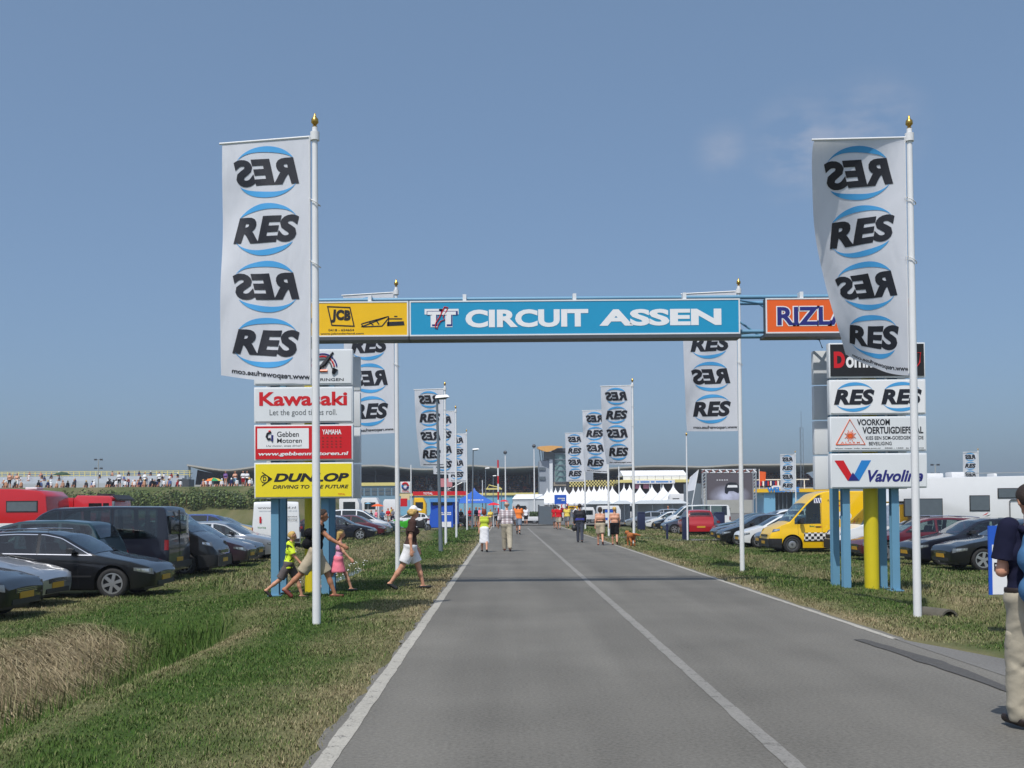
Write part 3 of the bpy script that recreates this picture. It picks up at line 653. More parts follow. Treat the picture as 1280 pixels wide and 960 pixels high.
def fR4(t, za, h, w):
    face(t, za, h, w, 'pale_panel'); B = lambda u, v: (-w / 2 + w * u, FY, za + h * v)
    mb = MB(); mb.poly([B(.04, .80), B(.135, .80), B(.25, .22), B(.175, .22)], 'sign_red'); mb.poly([B(.32, .80), B(.42, .80), B(.295, .22), B(.21, .22)], 'blue_mark'); mb.poly([Vector(B(.178, .22)) + Vector((0, -.003, 0)), Vector(B(.292, .22)) + Vector((0, -.003, 0)), Vector(B(.228, .46)) + Vector((0, -.003, 0))], 'navy'); mb.build('logo_mark', t)
    lettering(t, 'Valvoline', fb(za, h, w, .385, .955, .18, .52), FY, 'navy', .03, .3)
def fR3(t, za, h, w):
    face(t, za, h, w, 'pale_panel')
    for s, b in (('VOORKOM', (.28, .62, .74, .92)), ('VOERTUIGDIEFSTAL', (.335, .965, .50, .70)), ('KIES EEN SCM-GOEDGEKEURDE', (.37, .965, .33, .43)), ('BEVEILIGING', (.40, .635, .17, .27)), ('Voor meer info: www.scm.nl    0900 - 1503  (e 0,15 pm)', (.05, .965, .06, .105))): lettering(t, s, fb(za, h, w, *b), FY, 'ink', .03 if b[2] > .4 else .015)
    B = lambda u, v: Vector((-w / 2 + w * u, FY, za + h * v)); mb = MB(); tri = [B(.06, .20), B(.36, .20), B(.205, .92)]
    mb.tube(tri + tri[:1], .012, 'sign_orange', 4)
    c = B(.208, .45)
    for k in range(16):
        a = k * PI / 8; d = Vector((math.cos(a), 0, math.sin(a))); mb.tube([c + d * .03, c + d * (.12 if k % 2 else .085)], .007, 'sign_orange', 4)
    mb.lathe([(.001, 0), (.04, 0), (.04, .003), (.001, .003)], 'sign_orange', 12, Matrix.Translation(c) @ Matrix.Rotation(PI / 2, 4, 'X')); mb.build('logo_triangle', t)
    lettering(t, 'ALARM', fb(za, h, w, .11, .305, .225, .275), FY, 'sign_orange', .01, space=1.5)
def fR2(t, za, h, w):
    face(t, za, h, w, 'white_ink'); put_logo(t, -w * .245, za + h * .5, w * .435); put_logo(t, w * .245, za + h * .5, w * .435)
def fR1(t, za, h, w):
    face(t, za, h, w, 'black'); lettering(t, 'D', fb(za, h, w, .05, .165, .28, .75), FY, 'sign_red', .06); lettering(t, 'ommelsch', fb(za, h, w, .175, .80, .28, .74), FY, 'white_ink', .03)
    mb = MB(); b = fb(za, h, w, .87, .95, .3, .7); mb.tube([(b[0], FY, b[3]), (b[1], FY, b[3]), (b[1] - .02, FY, b[2] + .08), ((b[0] + b[1]) / 2, FY, b[2]), (b[0] + .01, FY, b[2] + .08), (b[0], FY, b[3])], .014, 'sign_red', 5); mb.build('logo_shield', t)
pL = at(379.5, 600, 20.95); pR = at(1098.5, 590, 21.45)
pylon(pL.x, pL.y, float(gh(pL.x, pL.y)) - .02, 1.87, 'left advertising pylon with four stacked sign boxes on blue posts', (fL4, fL3, fL2, fL1), -1)
pylon(pR.x, pR.y, float(gh(pR.x, pR.y)) - .02, 1.985, 'right advertising pylon with four stacked sign boxes on blue posts', (fR4, fR3, fR2, fR1), 1)

# ------------------------------------------------------------------ small blue and white parking sign at the right edge
p = gnd(1262, 797, -.05); t = thing('parking_sign', 'blue and white parking sign on a post behind the man with backpack', 'sign', (p.x, p.y, float(gh(p.x, p.y)) - .02))
z1 = at(1250, 657, p.y).z - t.location.z; z0_ = at(1250, 743, p.y).z - t.location.z; xl_ = at(1233.5, 700, p.y).x - p.x; 
mb = MB(); mb.tube([(0, 0, 0), (0, 0, z1 - .05)], .03, 'alu', 12); mb.build('post', t, smooth=50)
mb = MB(); mb.box(xl_, -xl_ + .06, -.06, -.035, z0_, z1, 'booth_blue'); mb.build('board', t)
mb = MB(); mb.box(xl_ + .04, -xl_ + .02, -.066, -.061, z0_ + .005, z1 - .24, 'white_ink'); mb.build('white_field', t)
lettering(t, 'V', (xl_ + .20, xl_ + .27, z0_ + .46, z0_ + .57), -.07, 'ink', .02); lettering(t, 'PA', (xl_ + .06, xl_ + .2, z0_ + .30, z0_ + .41), -.07, 'ink', .02)
# ================================================================== vehicles
def clear_glass():
    mt = bpy.data.materials.new('glass_clear'); mt.use_nodes = True; MATS['glass_clear'] = mt; n = mt.node_tree; n.nodes.remove(n.nodes['Principled BSDF'])
    t = n.nodes.new('ShaderNodeBsdfTransparent'); t.inputs['Color'].default_value = (.50, .60, .58, 1); g = n.nodes.new('ShaderNodeBsdfGlossy'); g.inputs['Roughness'].default_value = .02; g.inputs['Color'].default_value = (.95, .97, 1, 1)
    f = n.nodes.new('ShaderNodeFresnel'); f.inputs['IOR'].default_value = 1.75; x = n.nodes.new('ShaderNodeMixShader'); n.links.new(f.outputs[0], x.inputs[0]); n.links.new(t.outputs[0], x.inputs[1]); n.links.new(g.outputs[0], x.inputs[2]); n.links.new(x.outputs[0], n.nodes['Material Output'].inputs['Surface'])
clear_glass()
def smoothline(pts, s, sig=.05):
    xs = np.array([p[0] for p in pts]); zs = np.array([p[1] for p in pts])
    if sig <= 0: return np.interp(s, xs, zs)
    o = np.zeros_like(s); wsum = 0
    for k in np.linspace(-2, 2, 9):
        w = math.exp(-k * k / 2); o += w * np.interp(s + k * sig, xs, zs); wsum += w
    return o / wsum
SP = {}
SP['wagon'] = dict(L=4.55, W=1.77, fr=.86, rr=3.50, r=.325, T=[(0, .50), (.02, .62), (.10, .70), (.45, .80), (1.12, .93), (1.28, .97), (1.95, 1.34), (2.3, 1.415), (2.9, 1.43), (3.6, 1.40), (4.0, 1.34), (4.38, .98), (4.5, .88), (4.55, .60)], belt=[(0, .82), (1.1, .90), (4.3, .98)], pil=(2.42, 3.32), cowl=1.24, rf=2.02, rr0=3.98, rr1=4.34, side=(1.3, 4.12))
SP['sedan'] = dict(L=4.60, W=1.78, fr=.84, rr=3.52, r=.32, T=[(0, .50), (.02, .62), (.10, .70), (.5, .80), (1.18, .92), (1.34, .96), (2.05, 1.34), (2.4, 1.42), (2.9, 1.42), (3.25, 1.34), (3.85, 1.02), (4.4, .98), (4.54, .9), (4.6, .6)], belt=[(0, .8), (1.1, .90), (4.3, .97)], pil=(2.5,), cowl=1.3, rf=2.1, rr0=3.22, rr1=3.84, side=(1.35, 3.62))
SP['hatch'] = dict(L=3.95, W=1.70, fr=.78, rr=3.25, r=.30, T=[(0, .50), (.02, .64), (.10, .72), (.7, .88), (.98, .96), (1.75, 1.38), (2.1, 1.45), (2.9, 1.44), (3.4, 1.36), (3.76, 1.0), (3.88, .88), (3.95, .58)], belt=[(0, .8), (1.0, .92), (3.7, 1.0)], pil=(2.2, 3.05), cowl=.95, rf=1.8, rr0=3.4, rr1=3.74, side=(1.0, 3.5))
SP['mpv'] = dict(L=4.2, W=1.76, fr=.82, rr=3.45, r=.31, T=[(0, .52), (.02, .68), (.10, .78), (.6, .92), (.82, 1.0), (1.65, 1.52), (2.1, 1.63), (3.1, 1.64), (3.75, 1.58), (4.05, 1.15), (4.15, .95), (4.2, .58)], belt=[(0, .85), (.9, .96), (4.0, 1.05)], pil=(2.1, 3.05), cowl=.80, rf=1.7, rr0=3.76, rr1=4.03, side=(.9, 3.85))
SP['van'] = dict(L=4.86, W=1.97, fr=.92, rr=3.85, r=.335, T=[(0, .55), (.02, .78), (.12, .92), (.72, 1.08), (.90, 1.16), (1.52, 1.78), (1.82, 1.92), (3, 1.97), (4.66, 1.95), (4.79, 1.88), (4.85, 1.2), (4.86, .5)], belt=[(0, .9), (.9, 1.05), (4.8, 1.10)], pil=(2.05, 3.4), cowl=.86, rf=1.56, rr0=None, rr1=None, side=(.95, 4.6), tumble=.10)
SP['vivaro'] = dict(L=4.78, W=1.90, fr=.90, rr=3.95, r=.33, T=[(0, .58), (.02, .82), (.14, .98), (.55, 1.16), (.72, 1.24), (1.35, 1.80), (1.65, 1.93), (2.8, 1.97), (4.6, 1.95), (4.72, 1.88), (4.77, 1.2), (4.78, .5)], belt=[(0, .95), (.8, 1.12), (4.7, 1.15)], pil=(1.95, 3.3), cowl=.68, rf=1.38, rr0=None, rr1=None, side=(.8, 4.55), tumble=.12)
SP['ducato'] = dict(L=5.1, W=2.02, fr=.86, rr=3.95, r=.34, T=[(0, .58), (.02, .86), (.10, .98), (.62, 1.16), (.80, 1.24), (1.42, 1.93), (1.85, 2.30), (2.2, 2.40), (4.9, 2.40), (5.03, 2.33), (5.08, 1.2), (5.1, .5)], belt=[(0, .95), (.8, 1.1), (5, 1.15)], pil=(2.0,), cowl=.76, rf=1.46, rr0=None, rr1=None, side=(.95, 2.0), tumble=.06)
_wheel = {}
def wheel_mesh(r, style):
    k = (round(r, 3), style)
    if k in _wheel: return _wheel[k]
    w = .20; T = Matrix.Rotation(-PI / 2, 4, 'X')
    mb = MB(); mb.lathe([(r * .66, -w * .42), (r * .72, -w * .5), (r * .93, -w * .48), (r, -w * .30), (r, w * .30), (r * .93, w * .48), (r * .72, w * .5), (r * .66, w * .42)], 'rubber', 28, T)
    ty = mb.build('wheel', smooth=60); tm = ty.data; bpy.data.objects.remove(ty)
    mb = MB(); R_ = r * .68; mat = 'rim_dark' if style == 'steel' else 'rim'
    mb.lathe([(R_, -w * .44), (R_ * .90, -w * .44), (R_ * .86, -w * .2), (.001, -w * .18)], 'black_plastic' if style != 'steel' else 'rim_dark', 28, T)
    mb.lathe([(R_ * 1.0, -w * .36), (R_, -w * .46), (R_ * .88, -w * .46), (R_ * .86, -w * .3)], mat, 28, T)
    mb.lathe([(.001, -w * .46), (R_ * .17, -w * .46), (R_ * .2, -w * .3), (R_ * .2, -w * .2)], mat, 14, T)
    n = {'six': 6, 'five': 5, 'nine': 9, 'steel': 0}[style]
    for i in range(n):
        a = 2 * PI * i / n; wd = {6: .26, 5: .30, 9: .15}[n]
        M_ = Matrix.Rotation(a, 4, 'Y'); V = []
        for rr_, hw in ((R_ * .12, wd * .5 * R_), (R_ * .92, wd * .62 * R_)):
            for sx in (-1, 1):
                V += [M_ @ Vector((sx * hw, -w * .45, rr_)), M_ @ Vector((sx * hw * 1.1, -w * .26, rr_))]
        mb.add(V, [(0, 2, 6, 4), (0, 4, 5, 1), (2, 3, 7, 6), (1, 5, 7, 3)], mat)
    if style == 'steel': mb.lathe([(R_ * .55, -w * .25), (R_ * .62, -w * .34), (R_ * .40, -w * .38), (R_ * .2, -w * .36)], 'rim', 20, T)
    ri = mb.build('rim', smooth=35); rm = ri.data; bpy.data.objects.remove(ri)
    _wheel[k] = (tm, rm); return _wheel[k]
_shell = {}
def shell(kindname, res):
    """geometry of one body kind: returns function set and the body mesh data (paint in slot 0)"""
    key = (kindname, res)
    if key in _shell: return _shell[key]
    p = SP[kindname]; L, Wd = p['L'], p['W']; hw = Wd / 2; tum = p.get('tumble', .34); r = p['r']; ra = r + .055
    van = kindname in ('van', 'vivaro', 'ducato')
    def bend(x, y, z):                                   # rounds the nose and the tail in profile
        s = -x; a = max(0., 1 - s / .5); b = max(0., 1 - (L - s) / .35); c = (min(max(z, .2), .95) - .46) / .36
        return (x - .085 * a * c * c + (.05 * b * c * c if not van else 0), y, z)
    Tf = lambda s: smoothline(p['T'], np.asarray(s, float), .045)
    Bf = lambda s: np.interp(s, [q[0] for q in p['belt']], [q[1] for q in p['belt']])
    def plan(s):
        s = np.asarray(s, float); fr_ = .74; rr_ = .30 if van else .5
        a = np.clip(1 - s / fr_, 0, 1); b = np.clip(1 - (L - s) / rr_, 0, 1)
        return hw * (1 - .26 * (1 - np.sqrt(np.clip(1 - a ** 2.4, 0, 1)))) * (1 - (.07 if van else .14) * (1 - np.sqrt(np.clip(1 - b ** 2.4, 0, 1))))
    def low(s):
        s = np.asarray(s, float); z = np.full_like(s, .21) + .05 * np.clip(1 - s / .5, 0, 1) + .06 * np.clip(1 - (L - s) / .5, 0, 1)
        for c in (p['fr'], p['rr']):
            d = np.abs(s - c); z = np.where(d < ra, np.maximum(z, r + np.sqrt(np.clip(ra * ra - d * d, 0, None))), z)
        return z
    def yside(s, z):
        b = Bf(s); w = plan(s); mid = .62
        g = 1 - .045 * np.clip((mid - z) / .4, 0, 1.2) ** 2 - .03 * np.clip((z - mid) / .35, 0, 1) ** 2
        return w * g - np.clip(z - b, 0, None) * tum * (1 if not van else 1)
    def E(s): return Tf(s) - np.where(Tf(s) > Bf(s) + .1, .055, .035)
    st = list(np.linspace(0, .12, 5)) + list(np.linspace(.16, L - .16, int((L) / (.05 if res else .12)))) + list(np.linspace(L - .12, L, 5))
    for c in (p['fr'], p['rr']): st += [c - ra, c + ra, c - ra + .004, c + ra - .004]
    S = np.array(sorted(set(np.round(st, 4)))); n = len(S)
    T_ = Tf(S); E_ = E(S); B_ = np.minimum(low(S), E_ - .02); bl = np.clip(Bf(S), B_ + .01, E_ - .004)
    rows = []
    for k in range(7): z = B_ + (bl - B_) * k / 6; rows.append((yside(S, z), z))
    gap_ = np.minimum(.04, .3 * (E_ - bl))
    for z in (bl + gap_, E_ - gap_, E_): rows.append((yside(S, z), z))
    ye = yside(S, E_); crown = .03
    for a in (35, 70): t = R(a); rows.append((ye - .07 * math.sin(t) * .9 * np.ones(n) * (1 - math.cos(t) * .3), E_ + (T_ - E_ - crown * .8) * math.sin(t)))
    for q in (.85, .6, .3, 0): y = (ye - .07) * q; rows.append((y, T_ - crown * q * q))
    m = len(rows); V = []
    for i in range(n):
        ring = [(rows[j][0][i], rows[j][1][i]) for j in range(m)]
        V += [(-S[i], -y, z) for y, z in ring] + [(-S[i], y, z) for y, z in ring[-2::-1]]
    k = 2 * m - 1; cuts_ = [p['side'][0]] + list(p['pil']) + [p['side'][1]]
    nopen = 1 if kindname == 'ducato' else len(cuts_) - 1
    def hole(i, j):
        j = min(j, k - 2 - j); sm_ = (S[i] + S[i + 1]) / 2; tall = E_[i] - bl[i] > .13 and E_[i + 1] - bl[i + 1] > .13
        if j == 7 and tall: return any(cuts_[q] + (.05 if q else .0) < S[i] and S[i + 1] < cuts_[q + 1] - .05 for q in range(nopen))
        if j >= 12: return (p['cowl'] + .06 < S[i] and S[i + 1] < p['rf'] - .06) or (p['rr0'] is not None and p['rr0'] + .06 < S[i] and S[i + 1] < p['rr1'] - .06)
        return False
    V = [bend(*q) for q in V]
    Fs = [(i * k + j, i * k + j + 1, (i + 1) * k + j + 1, (i + 1) * k + j) for i in range(n - 1) for j in range(k - 1) if not (res and hole(i, j))]
    Fs += [tuple(range(k)), tuple((n - 1) * k + j for j in range(k - 1, -1, -1))]
    mb = MB(); mb.add(V, Fs, 'white_metal'); o = mb.build('body', smooth=32, weld=True); bm_ = o.data; bpy.data.objects.remove(o)
    def side_patch(s0, s1, zlo, zhi, sgn, off=.006, n=22, nz_=5):
        ss = np.linspace(s0, s1, n); a = zlo(ss); b = zhi(ss); ok = b > a + .004; ss, a, b = ss[ok], a[ok], b[ok]
        if len(ss) < 2: return None
        V = []
        for j in range(nz_):
            z = a + (b - a) * j / (nz_ - 1); y = yside(ss, z) + off; V += [bend(-s_, sgn * y_, z_) for s_, y_, z_ in zip(ss, y, z)]
        q = len(ss); return V, [(j * q + i, j * q + i + 1, (j + 1) * q + i + 1, (j + 1) * q + i) for j in range(nz_ - 1) for i in range(q - 1)]
    def top_patch(s0, s1, off=.008, n=12, inset=.05):
        ss = np.linspace(s0, s1, n); V = []; d = np.gradient(Tf(ss), ss); nn = np.sqrt(1 + d * d)
        for i, s_ in enumerate(ss):
            y_ = yside(s_, E(s_)) - .055 - inset * .4
            for q in np.linspace(-1, 1, 9): V.append((-s_ + d[i] / nn[i] * off, q * y_, Tf(s_) - crown * q * q + off / nn[i]))
        return V, [(i * 9 + j, i * 9 + j + 1, (i + 1) * 9 + j + 1, (i + 1) * 9 + j) for i in range(n - 1) for j in range(8)]
    _shell[key] = dict(p=p, Tf=Tf, Bf=Bf, E=E, yside=yside, low=low, plan=plan, side=side_patch, top=top_patch, body=bm_, van=van, hw=hw); return _shell[key]
_pc = {}
def cached_part(key, name, parent, make, smooth=40, weld=False):
    """alike parts of alike vehicles share mesh data"""
    if key not in _pc:
        mb = make()
        if mb is None: _pc[key] = None
        else: o = mb.build(name, smooth=smooth, weld=weld); _pc[key] = o.data; bpy.data.objects.remove(o)
    return link(name, _pc[key], parent) if _pc[key] is not None else None
def vehicle(kn, label, loc, rz, pmat, res=1, rim='five', name='parked_car', cat='car', windows='all', trim=None, bumper=None, rails=False, scale=(1, 1, 1), plate='plate', group='parked vehicles', glass=None, rear_glass=True):
    G = shell(kn, res); p = G['p']; L = p['L']; hw = G['hw']; van = G['van']; r = p['r']
    t = thing(name, label, cat, loc, rz, group); t.scale = scale
    body = link('body', G['body'], t); body.data = G['body']
    if len(body.material_slots): body.material_slots[0].link = 'OBJECT'; body.material_slots[0].material = pmat
    glass = glass or ('glass_clear' if res else 'glass'); K = (kn, res)
    def cp(nm, make, smooth=40, parent=t, extra=''): return cached_part(K + (nm, extra), nm, parent, make, smooth)
    def patchmb(vf, mat):
        if vf is None: return None
        mb = MB(); mb.add(vf[0], vf[1], mat); return mb
    # underside with wheel housings
    def under():
        mb = MB(); mb.box(-L + .25, -.25, -hw + .24, hw - .24, .17, .62, 'black'); return mb
    cp('underbody', under, None)
    if res:
        def cabin():
            mb = MB(); zf = float(G['Bf'](p['rf'])); c0 = p['rf'] + .12
            for yy in (-.37, .37):
                for s0 in ([c0] if van else [c0, min(c0 + 1.05, p['rr'] - .35)]):
                    mb.box(-s0 - .42, -s0 + .12, yy - .24, yy + .24, .62, .72, 'black_plastic'); mb.prism([(-s0 - .42, .66), (-s0 - .30, .66), (-s0 - .44, zf + .22), (-s0 - .54, zf + .22)], yy - .22, yy + .22, 'black_plastic'); mb.box(-s0 - .58, -s0 - .49, yy - .12, yy + .12, zf + .24, zf + .40, 'black_plastic')
            mb.box(-p['cowl'] - .55, -p['cowl'] - .12, -hw + .18, hw - .18, .62, zf - .06, 'black_plastic')
            mb.tube([(-p['cowl'] - .66 + .03 * math.sin(q * PI / 6), .37 + .18 * math.cos(q * PI / 6), zf - .02 + .16 * math.sin(q * PI / 6)) for q in range(13)], .014, 'black', 6, False)
            return mb
        cp('interior', cabin, None)
    # glass
    cp('windscreen', lambda: patchmb(G['top'](p['cowl'] + .02, p['rf'] - .03), glass), 60)
    if p['rr0']: cp('rear_window', lambda: patchmb(G['top'](p['rr0'] + .02, p['rr1'] - .03), glass), 60)
    zlo = lambda s: G['Bf'](s) + .025; zhi = lambda s: G['E'](s) - .025
    cuts = [p['side'][0]] + list(p['pil']) + [p['side'][1]]
    nwin = {'all': len(cuts) - 1, 'front': 1, 'two': 2}[windows]
    for sgn in (-1, 1):
        for i in range(nwin):
            a = cuts[i] + (.035 if i else 0); b = cuts[i + 1] - .035
            cp('side_window', lambda: patchmb(G['side'](a, b, zlo, zhi, sgn), glass), 60, extra=(sgn, i))
            if trim and i < 3:
                cp('window_trim', lambda: patchmb(G['side'](a - .03, b + .03, lambda s: zlo(s) - .022, lambda s: zlo(s) - .004, sgn, .010, 16, 2), trim), 60, extra=(sgn, i, trim))
                cp('window_trim', lambda: patchmb(G['side'](a - .0, b + .0, lambda s: zhi(s) + .004, lambda s: zhi(s) + .020, sgn, .010, 22, 2), trim), 60, extra=(sgn, i, trim, 1))
        if res:
            def seams():
                mb = MB()
                for c in [p['cowl'] + .32] + list(p['pil']):
                    q = G['side'](c - .004, c + .004, lambda s: G['low'](s) + .04, lambda s: np.maximum(G['E'](s) - .03, .5) if van else G['Bf'](s) + .02, sgn, .003, 2, 12)
                    if q: mb.add(q[0], q[1], 'black')
                return mb
            cp('door_seam', seams, None, extra=sgn)
            q = G['side'](.9, L - .7, lambda s: np.maximum(G['low'](s), .30) + 0 * s + .16, lambda s: np.maximum(G['low'](s), .30) + .20, sgn, .008, 60, 2)
            cp('sill_moulding', lambda: patchmb(G['side'](p['fr'] + .42, p['rr'] - .42, lambda s: .46 + 0 * s, lambda s: .495 + 0 * s, sgn, .012, 16, 2), 'black_plastic'), None, extra=sgn)
            for c in p['pil'][:1 if van else 2]:
                def hd():
                    mb = MB(); z = float(G['Bf'](c)) - .09; y = float(G['yside'](c, z)); mb.box(-c + .07, -c + .25, sgn * y - .012, sgn * y + .025 * sgn + (.012 if sgn < 0 else 0), z - .014, z + .014, 'black_plastic'); return mb
                cp('door_handle', hd, None, extra=(sgn, c))
            def mir():
                mb = MB(); s = p['cowl'] + .42; z = float(G['Bf'](s)) + .06; y = float(G['yside'](s, z)); hh = .22 if van else .10
                x0 = -s - .02
                mb.box(x0 - .02, x0 + .05, min(sgn * (y - .02), sgn * (y + .10)), max(sgn * (y - .02), sgn * (y + .10)), z - .01, z + .03, 'black_plastic')
                c0 = Vector((x0 + .03, sgn * (y + .16), z + hh * .35)); V = []; n = 8
                mb.add([c0 + Vector((dx * .075, dy * .10, dz * hh * .62)) for dx, dy, dz in ((-1, -1, -.8), (-1, 1, -.7), (-1, 1, .9), (-1, -1, .9), (.6, -.7, -.6), (.6, .7, -.5), (.6, .7, .6), (.6, -.7, .6))], [(0, 1, 2, 3), (4, 7, 6, 5), (0, 4, 5, 1), (1, 5, 6, 2), (2, 6, 7, 3), (3, 7, 4, 0)], 'black_plastic'); return mb
            cp('wing_mirror', mir, 30, extra=sgn)
        # lamps wrap round the corners
        zc = float(G['Tf'](.22)) - (.16 if not van else .14)
        cp('headlight', lambda: patchmb(G['side'](.03, .40 if not van else .34, lambda s: zc - .075 + .22 * np.asarray(s), lambda s: zc + .055 + .06 * np.asarray(s), sgn, .008, 12, 4), 'lamp_glass'), 60, extra=sgn)
        if res:
            cp('reflector', lambda: patchmb(G['side'](.10, .24, lambda s: zc - .03 + .10 * np.asarray(s), lambda s: zc + .035 + .08 * np.asarray(s), sgn, .012, 8, 4), 'reflector'), 60, extra=sgn)
            cp('indicator', lambda: patchmb(G['side'](.26, .34, lambda s: zc - .01 + .08 * np.asarray(s), lambda s: zc + .03 + .08 * np.asarray(s), sgn, .012, 5, 3), 'reflector'), 60, extra=sgn)
        if van: cp('tail_light', lambda: patchmb(G['side'](L - .11, L - .01, lambda s: .82 + 0 * s, lambda s: 1.08 + 0 * s, sgn, .008, 6, 3), 'tail_red'), 60, extra=sgn)
        else: cp('tail_light', lambda: patchmb(G['side'](L - .30, L - .03, lambda s: .70 + 0 * s, lambda s: .86 + 0 * s, sgn, .008, 8, 3), 'tail_red'), 60, extra=sgn)
        if bumper:
            cp('bumper', lambda: patchmb(G['side'](.0, p['fr'] - .40, lambda s: G['low'](s) + .0, lambda s: .58 + 0 * s, sgn, .012, 14, 4), bumper), 60, extra=sgn)
        for wi, c in enumerate((p['fr'], p['rr'])):
            tm, rm = wheel_mesh(r, rim)
            w = link('wheel', tm, t, (-c, sgn * (hw - .125), r)); w.rotation_euler = (0, random.uniform(0, 6), 0 if sgn < 0 else PI)
            link('rim', rm, w)
    def front():
        mb = MB(); w0 = float(G['plan'](0.0)); zt = float(G['Tf'](.02)) 
        mb.box(-.03, .006, -w0 * .62, w0 * .62, zt - .13, zt - .045, 'black_plastic')
        for k in range(3): mb.box(.006, .011, -w0 * .6, w0 * .6, zt - .122 + k * .028, zt - .112 + k * .028, 'chrome')
        return mb
    cp('grille', front, None)
    def intake():
        mb = MB(); w0 = float(G['plan'](0.0)); mb.box(-.03, .005, -w0 * .8, w0 * .8, .27, .36, 'black_plastic'); return mb
    cp('air_intake', intake, None)
    if bumper: cp('front_bumper', lambda: MB().box(-.05, .03, -float(G['plan'](0.)) * 1.0, float(G['plan'](0.)) * 1.0, .26, .56, bumper), None)
    if plate:
        zp = .42
        cp('number_plate', lambda: MB().box(-.02, .036 if bumper else .012, -.26, .26, zp - .055, zp + .055, plate), None)
        cp('rear_plate', lambda: MB().box(-L - .012, -L + .02, -.26, .26, .50, .61, plate), None)
    if van:
        for sgn in ((-1, 1) if rear_glass else ()):
            cp('rear_window', lambda: MB().box(-L - .004, -L + .06, min(sgn * .06, sgn * (hw - .22)), max(sgn * .06, sgn * (hw - .22)), 1.22, 1.70, glass), None, extra=sgn)
        cp('door_seam', lambda: MB().box(-L - .003, -L + .04, -.006, .006, .5, 1.85, 'black'), None, extra='rear')
        cp('rear_bumper', lambda: MB().box(-L - .06, -L + .10, -hw + .06, hw - .06, .34, .50, 'black_plastic'), None)
    if rails:
        for sgn in (-1, 1):
            def rl():
                mb = MB(); ss = np.linspace(p['rf'] + .25, p['side'][1] - .25, 14)
                pts = [(-s, sgn * (float(G['yside'](s, G['E'](s))) - .06), float(G['Tf'](s)) + .035) for s in ss]
                mb.tube([(pts[0][0], pts[0][1], pts[0][2] - .05)] + pts + [(pts[-1][0], pts[-1][1], pts[-1][2] - .05)], .016, 'chrome', 6); return mb
            cp('roof_rail', rl, 60, extra=sgn)
    return t
def row_left(kn, label, nose_px, Yn, pmat, rev=False, **kw):
    """a vehicle in the left field, nose (or tail) towards the road; Yn: distance of its near flank"""
    G = SP[kn]; X = (nose_px - 631) / F * (Yn + .5 * G['W'] * .6); w = G['W'] / 2
    z = PARK - .012
    if rev: return vehicle(kn, label, (X - G['L'], Yn + w, z), PI, pmat, **kw)
    return vehicle(kn, label, (X, Yn + w, z), kw.pop('yaw', 0), pmat, **kw)
def row_right(kn, label, nose_px, Yn, pmat, rev=False, **kw):
    G = SP[kn]; X = (nose_px - 631) / F * (Yn + .5 * G['W'] * .6); w = G['W'] / 2; z = PARK - .012
    if rev: return vehicle(kn, label, (X + G['L'], Yn + w, z), 0, pmat, **kw)
    return vehicle(kn, label, (X, Yn + w, z), PI + kw.pop('yaw', 0), pmat, **kw)
black_p = paint('black', (16, 17, 21), .3); navy_p = paint('midnight', (16, 19, 34), .3); silver_p = paint('silver', (176, 180, 186), .7); dgrey_p = paint('dark_grey', (58, 60, 66), .5); white_p = paint('white', (226, 228, 230), 0)
plum_p = paint('plum', (52, 38, 48), .4); red_p = paint('red', (165, 20, 30), .2); dred_p = paint('dark_red', (92, 26, 40), .35); blue_p = paint('blue', (40, 62, 130), .4); teal_p = paint('teal', (30, 58, 66), .4); yellow_p = paint('yellow', (244, 196, 10), 0); greyblue_p = paint('grey_blue', (92, 104, 122), .5); anthra_p = paint('anthracite', (32, 35, 42), .4)
# left field, first row
row_left('sedan', 'black car nose at the left photo edge, nearest of the left field', 22, 17.7, black_p, rim='five')
row_left('sedan', 'silver saloon with chrome grille beside the black estate car', 63, 20.1, silver_p, rim='five')
row_left('wagon', 'black estate car with chrome window trim and six spoke wheels', 201, 22.5, black_p, rim='six', trim='chrome', rails=True)
row_left('mpv', 'dark teal car showing its sloping tail behind the black estate', 143, 25.0, teal_p, rev=True, rim='five')
row_left('van', 'midnight blue panel van seen from its side and tail', 219, 27.7, navy_p, rev=True, rim='steel', name='parked_van', cat='van', bumper='black_plastic')
row_left('vivaro', 'black van with big headlight and grey bumper beside the blue van', 276, 30.3, black_p, rim='nine', name='parked_van', cat='van', bumper='black_plastic')
row_left('hatch', 'dark plum hatchback with white five spoke wheels', 312, 34.3, plum_p, rim='five')
row_left('sedan', 'dark anthracite saloon just behind the plum hatchback', 323, 36.7, anthra_p, rim='five')
row_left('wagon', 'silver estate car half hidden behind the left pylon post', 351, 39.2, silver_p, rim='five')
row_left('sedan', 'dark grey saloon whose roof shows above the silver estate', 352, 42.0, dgrey_p, res=0)
t = vehicle('ducato', 'white delivery van with printed doors seen from behind under the left pylon', (at(346, 640, 51).x - 1.0, 56.0, PARK - .01), R(101), white_p, name='parked_van', cat='van', rim='steel', res=0, rear_glass=False, scale=(1, 1.14, .93))
TM = Matrix.Translation((-5.112, 0, 0)) @ Matrix.Rotation(R(-90), 4, 'Z')
for s, b, mat in (('www.k       d.nl', (-.75, .8, 2.02, 2.13), 'ink'), ('I', (-.68, -.60, 1.30, 1.62), 'sign_red'), ('service', (.42, .85, 1.58, 1.66), 'ink'), ('storing', (.42, .85, 1.40, 1.48), 'ink'), ('Storing', (-.75, -.42, 1.02, 1.12), 'hedge_green')):
    if mat == 'hedge_green': M('hedge_green', hexc(60, 130, 70), .6)
    lettering(t, s, b, 0, mat, .012, T=TM)
mb = MB(); mb.box(-5.116, -5.104, -.35, -.1, .86, .92, 'tail_red'); mb.build('reflector', t)
